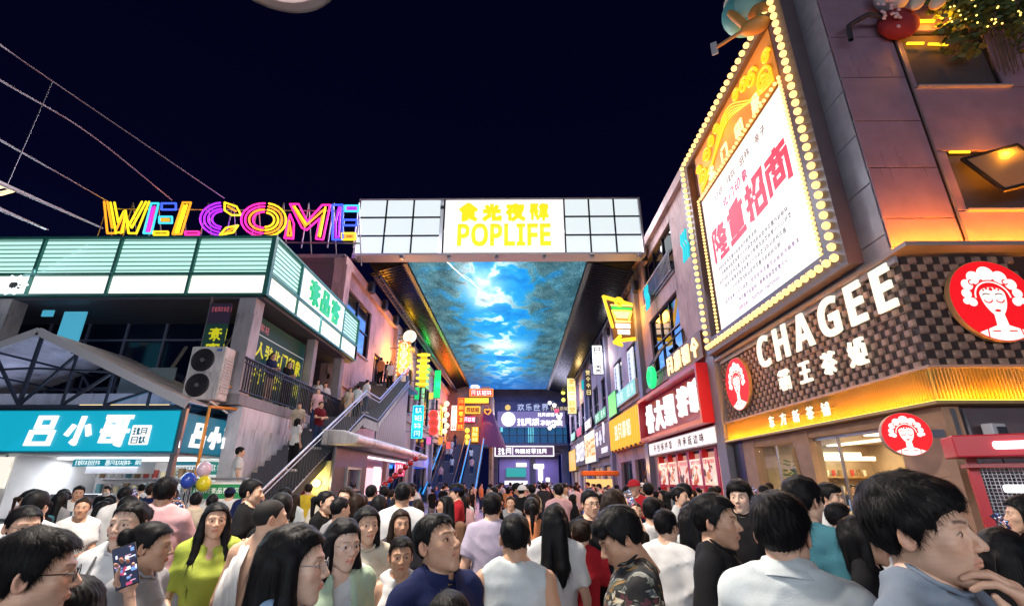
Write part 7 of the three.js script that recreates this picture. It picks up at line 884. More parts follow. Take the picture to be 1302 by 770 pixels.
// thumb side: +x of the hand's axes; mirrored where that would put the thumb on the wrong side
function fold3(x, y, z, s) { // soft waves and a few sharper creases that fan out from the armpits and the waist
  const c1 = 1 - Math.abs(Math.sin(15 * y + 9 * Math.abs(x) + 2.2 * Math.sin(7 * x + s) + s)), c2 = 1 - Math.abs(Math.sin(19 * x - 8 * y + 2 * Math.sin(11 * y + s) + 1.7 * s)), w = 0.5 + 0.5 * Math.sin(5 * x + 7 * y + 9 * z + s);
  return 0.003 * Math.sin(26 * y + 11 * x + 3 * Math.sin(9 * x + s) + s) * Math.sin(7 * z + 5 * y + s) + 0.0025 * Math.sin(17 * x - 19 * y + 2 * Math.sin(12 * y + s)) * Math.sin(15 * z + 2 * s) - 0.008 * c1 * c1 * c1 * w - 0.006 * c2 * c2 * c2 * (1 - w) + 0.002;
}
function topGeo(k, pose, kind, lod, seed = 0) {
  return once('t' + k + pose + kind + lod + seed, () => {
    const L = limbs(k, pose), loose = { tee: 0.75, polo: 0.6, tank: 0.7, crop: 0.1, jacket: 0.8, dress: 0.1, jersey: 0.7, shirt: 0.8, inner: 0.15 }[kind] ?? 0.5, hem = { crop: 1.0, dress: 0.5, jacket: 0.76, tank: 0.8 }[kind] ?? 0.82, T = torsoField(k, kind === 'inner' ? 0.008 : kind === 'jacket' ? 0.036 : kind === 'crop' || kind === 'dress' ? 0.011 : 0.02, k === 'F' ? loose * 0.8 : loose), sl = [], long = kind === 'jacket', none = kind === 'tank' || kind === 'jersey' || kind === 'inner';
    const sd = []; for (let i = 0; i < 2; i++) { const u = L.up[i], t = kind === 'crop' ? 0.85 : 0.72, e = u.a.map((v, j) => lerp(u.a[j], u.b[j], long ? 1 : t)), d = V(...u.b).sub(V(...u.a)).normalize(); sl.push(cone(u.a, long ? u.b : u.a.map((v, j) => lerp(u.a[j], u.b[j], t + 0.25)), u.r[0] + 0.016, u.r[0] + (kind === 'crop' ? 0.012 : 0.024))); sd.push(long ? null : [e, d]); if (long) sl.push(cone(L.fore[i].a, L.fore[i].b, 0.06, 0.05)); }
    const cut = k === 'M' ? (kind === 'tank' || kind === 'jersey' ? [0.088, 0.08] : [0.068, 0.066]) : [0.07, 0.066], trap = join([cone([0.05, 1.468, -0.03], [0.16, 1.412, -0.02], 0.044, 0.05), cone([-0.05, 1.468, -0.03], [-0.16, 1.412, -0.02], 0.044, 0.05)], 0.02), nk = ell(0, 1.5, 0.014, cut[0], k === 'F' && kind !== 'jacket' ? 0.085 : 0.07, cut[1]), vee = kind === 'jersey' || kind === 'crop' ? ell(0, 1.42, 0.11, 0.05, 0.09, 0.06) : null;
    let uncut = false, band = null; const f = (x, y, z) => {
      let d = y < 0.8 ? (kind === 'dress' ? (Math.hypot(x / (0.17 + (0.8 - y) * 0.35), z / (0.13 + (0.8 - y) * 0.35)) - 1) * 0.12 : y > 0.7 ? T(x, 0.805, z) : 0.06) : T(x, y, z);
      if (y > 1.3) d = smin(d, trap(x, y, z), 0.04);
      if (!none) for (let i = 0; i < sl.length; i++) { let e = sl[i](x, y, z); if (!long) { const [p, q] = sd[i]; e = smax(e, (x - p[0]) * q.x + (y - p[1]) * q.y + (z - p[2]) * q.z, 0.006); } d = smin(d, e, 0.045); }
      else for (let i = 0; i < 2; i++) { const s = i ? 1 : -1; d = smax(d, -((Math.hypot((Math.abs(x * s > 0 ? x : 9) - (kind === 'tank' ? 0.225 : 0.19)) / 0.07, (y - 1.36) / 0.13, z / 0.2) - 1) * 0.07), 0.01); }
      d += fold3(x, y, z, seed) * (lod > 2 ? 0.5 : lod > 1 ? 1 : 1.5); if (uncut) return d; d = smax(d, -nk(x, y, z), 0.008); if (vee) d = smax(d, -vee(x, y, z), 0.008);
      if (kind === 'jacket' && z > 0) d = smax(d, 0.045 + 0.03 * (1.4 - y) - Math.abs(x), 0.01);
      return smax(d, hem + 0.008 * Math.sin(x * 21 + seed) - y, 0.006);
    };
    let hx = 0.32; for (const a of [...L.up, ...L.fore]) hx = Math.max(hx, Math.abs(a.a[0]) + 0.1, Math.abs(a.b[0]) + 0.09);
    if (lod < 2 && !vee && kind !== 'jacket' && kind !== 'tank' && kind !== 'inner') { // the ribbed band round the neck, along the cut
      const q = [], ry = k === 'F' ? 0.085 : 0.07; for (let i = 0; i < 40; i++) { const a = i / 40 * 2 * PI; let lo = -1.4, hi = 1.2; for (let n = 0; n < 14; n++) { const m = (lo + hi) / 2; uncut = true; const d = f(cut[0] * Math.cos(m) * Math.sin(a), 1.5 + ry * Math.sin(m), 0.014 + cut[1] * Math.cos(m) * Math.cos(a)); uncut = false; if (d < 0) lo = m; else hi = m; } q.push(V(cut[0] * Math.cos(lo) * Math.sin(a), 1.5 + ry * Math.sin(lo) - 0.001, 0.014 + cut[1] * Math.cos(lo) * Math.cos(a))); }
      band = new THREE.TubeGeometry(new THREE.CatmullRomCurve3(q, true), 80, 0.0075, 6, true);
    }
    const sh = addUV(net(f, [-hx, hem - 0.05, -0.25], [hx, 1.53, kind === 'jacket' ? 0.5 : 0.36], BODYC[lod] * (lod ? 0.9 : 0.75)), 1);
    if (!band) return sh; addUV(band, 1); return mergeGeometries([sh, band]);
  });
}
function legsGeo(k, kind, lod) {
  return once('l' + k + kind + lod, () => { const L = limbs(k, 'down'), T = torsoField(k, 0.012, 0), fs = L.leg.map(([h, kn, an]) => [cone(h, kn, 0.1, 0.082), cone(kn, an, 0.08, 0.065)]), lo = kind === 'shorts' ? 0.5 : 0.09, pv = cone([-0.06, 0.86, 0], [0.06, 0.86, 0], 0.095, 0.095); const f = (x, y, z) => { let d = smin(y > 0.8 ? T(x, y, z) : 9, pv(x, y, z), 0.04); d = smin(d, Math.min(smin(fs[0][0](x, y, z), fs[0][1](x, y, z), 0.02), smin(fs[1][0](x, y, z), fs[1][1](x, y, z), 0.02)), 0.04); return smax(smax(d + fold3(x, y, z, 3), y - 0.98, 0.006), lo - y, 0.006); }; return addUV(net(f, [-0.28, lo - 0.05, -0.2], [0.28, 1.05, 0.2], BODYC[Math.min(3, lod + 1)]), 1); });
}
const shoeGeo = (lod) => once('s' + lod, () => net((x, y, z) => Math.max(Math.min(cone([-0.1, 0.055, -0.03], [-0.115, 0.042, 0.14], 0.05, 0.042)(x, y, z), cone([0.1, 0.055, -0.03], [0.115, 0.042, 0.14], 0.05, 0.042)(x, y, z)), 0.004 - y), [-0.2, -0.02, -0.12], [0.2, 0.14, 0.22], lod < 2 ? 0.012 : 0.025));

// ---- materials for people
const skinMats = [[0.62, 0.385, 0.27], [0.5, 0.29, 0.19], [0.68, 0.455, 0.345]].map((c) => new THREE.MeshPhysicalMaterial({ color: C(...c), roughness: 0.45, vertexColors: true, specularIntensity: 0.7, sheen: 0.1, sheenColor: C(0.5, 0.2, 0.15) }));
const hairMats = [[0.005, 0.0047, 0.006, 0.56, 0.32], [0.018, 0.01, 0.007, 0.56, 0.32], [0.02, 0.018, 0.017, 0.7, 0.4]].map(([r, g, b, q, sp]) => { const m = new THREE.MeshPhysicalMaterial({ roughness: q, specularIntensity: sp, side: THREE.DoubleSide }); m.color.setRGB(r, g, b); return m; });
const cloth = (r, g, b) => once('c' + [r, g, b], () => { const m = new THREE.MeshPhysicalMaterial({ roughness: 0.85, specularIntensity: 0.25, bumpMap: rep(texFine, 9), bumpScale: 0.0006, map: rep(texGrain, 1.5) }); m.color.setRGB(r, g, b); return m; });
const CL = { white: cloth(0.72, 0.72, 0.72), cool: cloth(0.62, 0.68, 0.7), cream: cloth(0.68, 0.62, 0.5), black: cloth(0.012, 0.012, 0.014), char: cloth(0.04, 0.04, 0.05), grey: cloth(0.3, 0.3, 0.32), slate: cloth(0.17, 0.21, 0.27), navy: cloth(0.012, 0.018, 0.07), blue: cloth(0.05, 0.11, 0.42), teal: cloth(0.05, 0.17, 0.22), sky: cloth(0.32, 0.48, 0.7), lilac: cloth(0.45, 0.4, 0.52), pink: cloth(0.65, 0.38, 0.4), red: cloth(0.42, 0.02, 0.03), maroon: cloth(0.12, 0.01, 0.02), orange: cloth(0.75, 0.28, 0.12), yellow: cloth(0.75, 0.55, 0.05), lime: cloth(0.42, 0.5, 0.08), mint: cloth(0.45, 0.58, 0.42), brown: cloth(0.2, 0.11, 0.07), denim: cloth(0.03, 0.05, 0.12), beige: cloth(0.5, 0.42, 0.32) };
const shoeMats = [std(0.6, 0.6, 0.6, 0.7), std(0.03, 0.03, 0.035, 0.6)];

function bag(o, m, r = [0, 0, 0]) { const g = o.clone(); g.applyMatrix4(m); return g; }
// s: k sex/age, h height, pose, head [yaw, pitch, roll], hair, hs hair seed, top, tc top colour, legs, lc, skin, lod, shoes
function figure(name, s, label, group) {
  const o = new THREE.Group(); o.name = numbered(name); tag(o, label, 'person', group);
  const lod = s.lod ?? 2, k = s.k ?? 'M', pose = s.pose ?? 'down', P = POSE[pose], L = limbs(k, pose), key = ['p', k, pose, lod, s.head ?? '', s.hand ?? ''].join('|'), hs = k === 'K' ? 1.06 : k === 'F' ? 0.97 : 1, hy = s.head ?? [0, 0, 0];
  const hm = new THREE.Matrix4().makeTranslation(0, 1.5, -0.008).multiply(new THREE.Matrix4().makeRotationFromEuler(new THREE.Euler(-hy[1], hy[0], hy[2] ?? 0, 'YXZ'))).multiply(new THREE.Matrix4().makeTranslation(0, 0.085 * hs, 0.012)).multiply(new THREE.Matrix4().makeScale(hs, hs, hs));
  const body = once(key, () => {
    const l = [bodyGeo(k, pose, lod).clone(), headGeo(k, lod).clone().applyMatrix4(hm)];
    for (let i = 0; i < 2; i++) { const m = handMatrix(L, P, i), g = handGeo(P.c[i], P.hold && (P.hold === 'both' || i === 0) ? 0.7 : 0.35, lod).clone(), flip = i === 0 ? -1 : 1, sc = k === 'M' ? 1 : 0.88; g.scale(flip * sc, sc, sc); if (flip < 0) { const q = g.index.array; for (let j = 0; j < q.length; j += 3) { const t = q[j]; q[j] = q[j + 1]; q[j + 1] = t; } } g.applyMatrix4(m); g.computeVertexNormals(); l.push(tint(g, () => [1, 0.97, 0.96])); }
    return mergeGeometries(l);
  });
  part('body', body, skinMats[s.skin ?? 0], o);
  if (s.hair !== 'none') { const h = part('hair', once('hg' + s.hair + lod + (s.hs ?? 0) + hy + hs, () => hairGeo(s.hair ?? 'short', lod, s.hs ?? 0).clone().applyMatrix4(hm)), hairMats[s.hc ?? 0], o); }
  if (s.top !== 'bare') part(s.top === 'dress' ? 'dress' : s.top === 'jacket' ? 'jacket' : 'shirt', topGeo(k, pose, s.top ?? 'tee', lod, s.ts ?? 0), s.tc ?? CL.white, o);
  if (s.inner) part('shirt', topGeo(k, 'down', 'inner', lod, 1), s.inner, o);
  part('trousers', legsGeo(k, s.legs ?? 'long', lod), s.lc ?? CL.denim, o); part('shoes', shoeGeo(lod), shoeMats[s.sh ?? 0], o);
  o.userData.hm = hm; o.userData.hands = [0, 1].map((i) => handMatrix(L, P, i));
  const sc = (s.h ?? 1.7) / 1.7; o.scale.setScalar(sc);
  scene.add(o);
  return o;
}
const phoneBody = new RoundedBoxGeometry(0.075, 0.155, 0.009, 2, 0.004), phoneCase = std(0.015, 0.015, 0.018, 0.3), [phc, phg] = canvas(64, 128, '#1a2440'); { const r = rng(3); for (let i = 0; i < 40; i++) { phg.fillStyle = ['#e8b0c8', '#7aa0e0', '#f4f4ff', '#302848', '#c04870'][i % 5]; phg.fillRect(r() * 60, r() * 120, 4 + r() * 16, 3 + r() * 10); } }
const phoneScreen = printMat(phc, 1.1);
function phone(label, p, q) { const o = thing('phone', label, 'phone', [0, 0, 0]); part('phone_case', phoneBody, phoneCase, o); part('phone_screen', plane(0.068, 0.146, 0, 0, 0.0052), phoneScreen, o); o.position.copy(p); o.quaternion.copy(q); return o; }
function holdPhone(fig, i, label, tilt = 0) { // the phone lies in the palm, screen towards the face
  fig.updateMatrixWorld(true); const m = fig.matrixWorld.clone().multiply(fig.userData.hands[i]); const p = V(0, 0.1, 0.026).applyMatrix4(m), q = new THREE.Quaternion().setFromRotationMatrix(new THREE.Matrix4().extractRotation(m)); q.multiply(new THREE.Quaternion().setFromEuler(new THREE.Euler(tilt, 0, 0))); return phone(label, p, q);
}
// ---------------------------------------------------------------- the people of the photograph
const standing = [], lodOf = (d) => (d < 2.05 ? 0 : d < 4.7 ? 1 : d < 13 ? 2 : 3);
function spot(u, v, hp, H) { // crown pixel and the height of the head in pixels: how far away; the crown's height follows
  const r = ray(u, v), d = FPX * 0.24 / (hp * Math.cos(PITCH)), p = r.multiplyScalar(d / -r.z).add(V(0, EYE, 0));
  return [p.x, clamp(H ?? p.y, 1.3, 1.84), p.z];
}
function person(u, v, hp, face, s, label, group) {
  const [x, H, z] = spot(u, v, hp, s.H), o = figure('person', { lod: lodOf(-z), ...s, h: H * 1.7 / 1.715 }, label, group);
  o.position.set(x, s.y ?? 0, z); o.rotation.y = face * PI / 180 + Math.atan2(-x, -z); standing.push([x, z, 0.3]); return o; // face: 0 looks at the camera, 90 is a profile turned to the camera's own right
}
function glasses(fig, wire = 0.0011, mat = MAT.darkMetal) { const l = []; for (const q of [-1, 1]) l.push(new THREE.TorusGeometry(0.0225, wire, 5, 24).scale(1.05, 0.85, 1).translate(q * 0.031, 0.0, 0.101), bar([q * 0.054, 0.004, 0.1], [q * 0.079, 0.01, 0.0], wire, 5)); l.push(bar([-0.0085, 0.003, 0.102], [0.0085, 0.003, 0.102], wire, 5)); const g = part('glasses', l, mat, fig); g.applyMatrix4(fig.userData.hm); return g; }
function collar(fig, mat) { const g = new THREE.LatheGeometry([[0.066, 0.042], [0.072, 0.046], [0.086, 0.012], [0.098, -0.016], [0.094, -0.018]].map((q) => new THREE.Vector2(...q)), 40, 0.2, 2 * PI - 0.4).scale(1.08, 1, 1); g.rotateX(0.3).translate(0, 1.462, -0.004); const m = once('cl' + mat.uuid, () => { const c = mat.clone(); c.side = THREE.DoubleSide; return c; }); return part('collar', g, m, fig); }
function chestText(fig, text, y, h, w, mat, z = 0.142) { letterRow(text, -w / 2, w / 2, y, h, 0.012, mat, fig, z, 'shirt_letter'); }
const floral = (() => { const [c, g] = canvas(256, 256, '#0b0b0f'), r = rng(21); for (let i = 0; i < 70; i++) { g.save(); g.translate(r() * 256, r() * 256); g.rotate(r() * 6.28); g.fillStyle = ['#6d7268', '#9a9c94', '#5a2630', '#2e3a30', '#c2bfae', '#8a6a34', '#20303a'][i % 7]; g.globalAlpha = 0.75; for (let k = 0; k < 3; k++) { g.beginPath(); g.ellipse(k * 5, k * 3, 3 + r() * 3, 10 + r() * 14, 0.4 * k, 0, 7); g.fill(); } g.restore(); } const t = new THREE.CanvasTexture(c); t.colorSpace = THREE.SRGBColorSpace; t.wrapS = t.wrapT = THREE.RepeatWrapping; t.repeat.set(4, 4); return new THREE.MeshStandardMaterial({ map: t, roughness: 0.8 }); })();

{ // the near rows, each by the place of the crown in the photograph
  let p;
  p = person(37, 639, 52, 15, { k: 'F', hair: 'tied', top: 'tee', tc: CL.char, head: [0.1, -0.05, 0], skin: 0 }, 'woman in dark top with hair tied back and thin glasses, facing the camera'); glasses(p);
  p = person(58, 671, 100, 78, { k: 'M', hair: 'short', top: 'tee', tc: CL.black, head: [0.05, 0, 0] }, 'man in black with thick short hair and black rimmed glasses, seen in profile'); glasses(p, 0.0016, MAT.black);
  p = person(104, 729, 88, 182, { k: 'F', hair: 'bob', top: 'tee', tc: CL.navy, pose: 'film' }, 'person with dark bobbed hair raising a phone to film the street'); holdPhone(p, 0, 'lit phone held up by the person with bobbed hair', 0.1);
  p = person(172, 632, 56, -24, { k: 'F', hair: 'tied', top: 'tee', tc: CL.white, head: [-0.15, 0, 0], skin: 2 }, 'woman in white T-shirt with a thin black shoulder strap'); part('bag_strap', ptube([[-0.1, 1.43, 0.03], [-0.09, 1.36, 0.1], [-0.02, 1.2, 0.155], [0.06, 1.0, 0.15]], 0.006, 5), MAT.black, p);
  person(197, 659, 60, 58, { k: 'F', hair: 'tied', top: 'tee', tc: CL.grey, head: [0.25, -0.05, 0], skin: 1 }, 'woman in grey V-neck T-shirt with short tied hair, seen in profile');
  p = person(278, 637, 43, 4, { k: 'F', hair: 'long', top: 'crop', tc: CL.lime, lc: CL.denim, pose: 'wave', skin: 0, head: [0.05, 0.05, 0] }, 'girl in lime cropped blouse with long black hair, one hand raised');
  p = person(346, 632, 47, 150, { k: 'M', hair: 'buzz', hc: 2, top: 'bare', lc: CL.black, skin: 0, head: [-0.75, 0, 0] }, 'bare backed man with cropped hair and a white towel on his shoulder');
  { const q = [[0.14, 1.08], [0.135, 1.2], [0.125, 1.33], [0.08, 1.43], [0, 1.468], [-0.08, 1.435], [-0.125, 1.33], [-0.135, 1.24], [-0.13, 1.12]], g = new THREE.PlaneGeometry(0.12, 1, 10, q.length - 1), a = g.attributes.position; for (let i = 0; i < a.count; i++) { const r = Math.floor(i / 11), c = i % 11, s = c / 10 - 0.5; a.setXYZ(i, 0.115 + s * 0.13, q[r][1] - 0.22 * Math.max(0, s + 0.1) + 0.006 * Math.sin(c * 2.1 + r), q[r][0] * 1.05 + 0.012 * Math.sin(c * 1.9 + r * 1.3) * Math.sign(q[r][0] || 1)); } g.computeVertexNormals(); part('towel', g, once('tw', () => { const m = CL.white.clone(); m.side = THREE.DoubleSide; return m; }), p); }
  p = person(380, 662, 92, 74, { k: 'F', hair: 'long', hs: 2, top: 'shirt', tc: CL.sky, head: [0.1, 0, 0], skin: 2 }, 'woman in light blue shirt with very long straight hair and glasses, in profile'); glasses(p, 0.0011, MAT.steel);
  p = person(214, 603, 34, 172, { k: 'M', hair: 'short', top: 'tee', tc: CL.pink, pose: 'phoneUp', skin: 1 }, 'man in pale pink T-shirt photographing the street with raised phone'); holdPhone(p, 0, 'phone raised by the man in the pale pink shirt', 0.1);
  person(322, 609, 29, 80, { k: 'M', hair: 'short', top: 'tee', tc: CL.black }, 'man in black T-shirt standing before the notice board');
  p = person(438, 656, 60, 22, { k: 'F', hair: 'long', hs: 1, top: 'jacket', tc: CL.mint, inner: CL.white, head: [0.15, -0.08, 0], skin: 2 }, 'woman in open mint jacket over white top, long hair and round glasses'); glasses(p, 0.001, MAT.steel);
  p = person(468, 642, 45, 14, { k: 'F', hair: 'bob', hs: 3, top: 'tee', tc: CL.cream, head: [0.1, 0.05, 0] }, 'woman in cream top printed with dark numerals'); chestText(p, '08', 1.12, 0.055, 0.1, CL.char, 0.142); chestText(p, 'STRON', 1.2, 0.045, 0.19, CL.char, 0.143);
  person(513, 612, 30, 176, { k: 'M', hair: 'crop', top: 'tee', tc: CL.white, skin: 1 }, 'man in plain white T-shirt seen from behind, near the pod shop');
  p = person(511, 682, 47, 6, { k: 'K', hair: 'crop', top: 'jersey', tc: CL.white, skin: 1, H: 1.47 }, 'boy in white and red sleeveless basketball shirt'); part('shirt_panel', once('jr', () => addUV(net((x, y, z) => smax(torsoField('K', 0.0235, 0.7)(x, clamp(y, 0.81, 1.4), z), Math.abs(y - 1.0) - 0.2, 0.004), [-0.3, 0.76, -0.25], [0.3, 1.24, 0.3], 0.016))), CL.red, p); chestText(p, 'CHINA', 1.12, 0.055, 0.2, CL.yellow, 0.134);
  person(416, 622, 28, 62, { k: 'F', hair: 'pony', top: 'tee', tc: CL.black }, 'woman in black T-shirt with ponytail near the stair foot'); person(441, 617, 27, -24, { k: 'F', hair: 'long', hc: 1, top: 'tee', tc: CL.beige }, 'woman in beige with long chestnut hair beside the pod shop window'); person(455, 626, 27, 150, { k: 'F', hair: 'bob', hc: 1, top: 'tee', tc: CL.slate }, 'woman in slate grey with brown bobbed hair'); person(483, 628, 27, 160, { k: 'F', hair: 'bob', top: 'tee', tc: CL.yellow }, 'woman in bright yellow T-shirt with bobbed hair'); 
  p = person(563, 650, 71, 38, { k: 'M', hair: 'crop', top: 'polo', tc: CL.navy, head: [0.2, 0.32, 0], skin: 1 }, 'man in navy polo shirt with cropped hair, looking up'); collar(p, CL.navy); part('collar_stripe', new THREE.TorusGeometry(0.0925, 0.0022, 5, 40, 2.6).rotateX(PI / 2 - 0.12).rotateY(PI / 2 + 1.1).translate(0, 1.445, -0.008), CL.pink, p);
  person(572, 748, 84, 190, { k: 'F', hair: 'bob', hs: 5, top: 'tee', tc: CL.char }, 'short person whose dark crown shows below the man in navy');
  person(655, 652, 57, 178, { k: 'M', hair: 'crop', top: 'tank', tc: CL.cool, skin: 1, ts: 4, head: [0.12, 0, 0] }, 'man in pale sleeveless vest seen from behind');
  person(626, 626, 34, 174, { k: 'M', hair: 'short', top: 'tee', tc: CL.lilac, ts: 2 }, 'man in lilac T-shirt seen from behind'); person(676, 630, 31, 182, { k: 'F', hair: 'pony', top: 'tee', tc: CL.orange }, 'woman in orange T-shirt seen from behind'); person(705, 639, 43, 176, { k: 'F', hair: 'long', top: 'tee', tc: CL.white, ts: 3, lc: CL.black }, 'woman in loose white T-shirt with long black hair down her back');
  p = person(797, 641, 64, -80, { k: 'M', hair: 'fringe', top: 'tee', tc: floral, pose: 'phone2', head: [0.05, -0.5, 0], skin: 1, ts: 5 }, 'man in black leaf print shirt looking down at his phone'); holdPhone(p, 0, 'phone in the hands of the man in the leaf print shirt', -0.15);
  p = person(779, 620, 39, 172, { k: 'F', hair: 'bob', top: 'tee', tc: CL.black, pose: 'phoneHigh', hc: 1 }, 'woman in black raising a phone above her head'); holdPhone(p, 0, 'phone raised by the woman in black', 0.1); p = person(750, 622, 32, 24, { k: 'M', hair: 'short', top: 'tee', tc: CL.black }, 'man in black T-shirt and dark glasses facing the camera'); glasses(p, 0.002, MAT.black);
  p = person(738, 657, 40, 184, { k: 'F', hair: 'tied', top: 'dress', tc: CL.red, pose: 'phoneUp', hc: 1 }, 'woman in red patterned dress lifting a phone'); holdPhone(p, 0, 'blue lit phone lifted by the woman in the red dress', 0.1); person(828, 632, 34, 172, { k: 'M', hair: 'short', top: 'tee', tc: CL.white, ts: 6 }, 'man in white shirt seen from behind, facing the red shop'); person(846, 655, 42, 150, { k: 'M', hair: 'crop', top: 'tee', tc: CL.white, ts: 7, H: 1.62 }, 'man in rumpled white T-shirt walking towards the red shop');
  person(876, 640, 40, 178, { k: 'F', hair: 'long', hs: 4, top: 'tee', tc: CL.cool, lc: CL.grey }, 'woman with waist length black hair and pale blue top'); person(863, 617, 25, 70, { k: 'F', hair: 'pony', top: 'tee', tc: CL.white, lc: CL.black }, 'woman in white blouse and black skirt near the red shop door'); p = person(805, 600, 19, -20, { k: 'M', hair: 'none', top: 'polo', tc: CL.red }, 'shop worker in red cap and red shirt'); part('cap', [new THREE.SphereGeometry(0.098, 16, 8, 0, 2 * PI, 0, PI / 2).translate(0, 0.03, -0.01), new THREE.CylinderGeometry(0.07, 0.08, 0.012, 16).scale(1, 1, 1.2).translate(0, 0.035, 0.08)], CL.red, p).applyMatrix4(p.userData.hm);
  person(905, 627, 60, 78, { k: 'M', hair: 'short', hs: 3, top: 'tee', tc: CL.black, skin: 1 }, 'man in black T-shirt with swept short hair, in profile'); p = person(986, 625, 86, 168, { k: 'M', hair: 'short', hs: 6, top: 'polo', tc: CL.cool, pose: 'mouth', ts: 3, head: [-0.1, 0, 0] }, 'broad man in pale polo shirt from behind, hand at his mouth'); collar(p, CL.cool); person(938, 611, 35, -12, { k: 'M', hair: 'mop', top: 'tee', tc: CL.black, skin: 2 }, 'young man with a curly mop of hair facing the camera'); person(1016, 605, 52, 142, { k: 'M', hair: 'short', hs: 8, top: 'tee', tc: CL.teal, ts: 1 }, 'man in teal T-shirt turned towards the tea shop');
  person(1092, 653, 57, 82, { k: 'F', hair: 'bob', hs: 7, top: 'tee', tc: CL.black, skin: 1 }, 'woman in black with tucked back hair, in profile before the tea shop'); person(1064, 639, 36, 120, { k: 'M', hair: 'short', top: 'tee', tc: CL.pink }, 'person in pale pink shirt queuing at the tea shop'); person(1052, 615, 29, 70, { k: 'M', hair: 'mop', top: 'tee', tc: CL.white }, 'person in white with bushy hair at the tea shop door'); person(1088, 637, 33, 170, { k: 'F', hair: 'bob', top: 'tee', tc: CL.white, H: 1.5 }, 'woman in white seen from behind at the tea shop counter');
  p = person(1152, 606, 112, 70, { k: 'M', hair: 'fringe', hs: 2, top: 'tee', tc: CL.slate, pose: 'chin', head: [0.12, 0.02, 0.04], skin: 0, H: 1.815 }, 'young man in slate T-shirt with a thick fringe, resting his chin on one hand');
  person(1296, 628, 44, -82, { k: 'F', hair: 'bob', top: 'tee', tc: CL.black }, 'woman in black beside the red display stand'); person(1268, 668, 74, 150, { k: 'F', hair: 'long', hs: 3, top: 'tee', tc: CL.lilac, skin: 2 }, 'woman with long dark hair and pale lilac top beyond the young man in slate');
}
// ---- people on the stairs, the balcony, the escalators and at work
const stairY = (z) => (z > -11 ? 0 : z > -19 ? Math.floor((-11 - z) * 3) * 4.1 / 24 + 4.1 / 24 : z > -21.2 ? 4.1 : z > -26.6 ? 4.1 + Math.ceil((-21.2 - z) / (5.4 / 16)) * 2.8 / 16 : 6.9);
function onStairs(u, v, x, face, s, label) { const p = onX(u, v, x), y = stairY(p.z), o = figure('person', { lod: 2, ...s, h: clamp(p.y - y, 1.5, 1.8) }, label); o.position.set(p.x, y + 0.005, p.z); o.rotation.y = face * PI / 180; return o; }
onStairs(306, 569, -6.8, 130, { k: 'M', hair: 'short', tc: CL.white, lc: CL.brown, ts: 1 }, 'man in white T-shirt climbing the first steps of the staircase'); onStairs(379, 527, -7.2, 20, { k: 'M', hair: 'short', tc: CL.beige, lc: CL.grey }, 'man in beige coming down the staircase'); onStairs(400, 532, -7.1, 30, { k: 'F', hair: 'tied', tc: CL.pink }, 'woman in pale pink descending the staircase'); onStairs(376, 552, -6.5, 160, { k: 'F', hair: 'bob', tc: CL.white, lc: CL.black }, 'woman in white blouse and black trousers climbing the staircase'); onStairs(404, 545, -6.4, 60, { k: 'M', hair: 'short', tc: CL.maroon, pose: 'fold' }, 'person in maroon leaning on the stair railing');
onStairs(445, 497, -7.2, 40, { k: 'F', hair: 'pony', tc: CL.beige, lc: CL.beige }, 'woman in beige clothes on the stair landing'); onStairs(455, 498, -7.0, 170, { k: 'M', hair: 'short', tc: CL.cool, lc: CL.black }, 'man in pale shirt and black trousers on the stair landing'); onStairs(466, 497, -6.8, 150, { k: 'M', hair: 'short', tc: CL.white, lc: CL.denim }, 'man in white shirt about to climb the upper flight'); onStairs(484, 469, -7.3, 170, { k: 'M', hair: 'short', tc: CL.orange, lc: CL.black }, 'man in orange shirt at the head of the stairs'); onStairs(496, 474, -6.6, 30, { k: 'F', hair: 'bob', tc: CL.white, lc: CL.black }, 'woman in white blouse at the head of the stairs'); onStairs(492, 466, -7.6, 190, { k: 'M', hair: 'short', tc: CL.char }, 'man in charcoal at the head of the stairs');
{ const B = (x, z, face, s, label) => { const o = figure('person', { lod: 2, h: 1.66, ...s }, label); o.position.set(x, 4.105, z); o.rotation.y = face * PI / 180; }; let q = onX(344, 470, -8.0); B(-8.0, q.z, 70, { k: 'F', hair: 'pony', tc: CL.navy, pose: 'phone2', lc: CL.beige }, 'woman in navy reading a phone at the balcony railing'); q = onX(366, 476, -8.0); B(-8.0, q.z, 60, { k: 'F', hair: 'pony', top: 'tee', tc: CL.black, pose: 'phone2', lc: CL.black }, 'woman in black at the balcony railing holding a paper cup'); q = onX(403, 498, -8.1); B(-8.1, q.z, 10, { k: 'F', hair: 'bob', tc: CL.white, h: 1.6, pose: 'fold' }, 'woman in white with folded arms at the far balcony end'); B(-8.15, q.z - 0.9, 30, { k: 'M', hair: 'short', tc: CL.white, h: 1.64 }, 'man in white at the far balcony end'); }
{ const w = (x, z, face, s, label, y = 0.012) => { const o = figure('person', { lod: 2, h: 1.7, ...s }, label); o.position.set(x, y, z); o.rotation.y = face * PI / 180; standing.push([x, z, 0.3]); return o; }; const m = w(-10.1, -12.75, 10, { k: 'M', hair: 'short', tc: CL.black, head: [0, -0.25, 0] }, 'kiosk worker in black with a white face mask', 0.005); part('face_mask', once('mask', () => net((x, y, z) => Math.max(Math.abs(headField('M')(x, y, z) - 0.006) - 0.0035, y + 0.02, -0.1 - y, 0.03 - z), [-0.1, -0.12, 0], [0.1, 0, 0.14], 0.007)), CL.white, m).applyMatrix4(m.userData.hm); w(-9.3, -12.8, -150, { k: 'M', hair: 'short', tc: CL.white, h: 1.74 }, 'kiosk worker in white bending to the back counter', 0.005); w(8.9, -13.95, 10, { k: 'M', hair: 'short', tc: CL.char }, 'tea shop worker in dark uniform behind the counter'); w(9.9, -14.1, -30, { k: 'F', hair: 'bob', tc: CL.char }, 'tea shop worker with bobbed hair behind the counter'); }
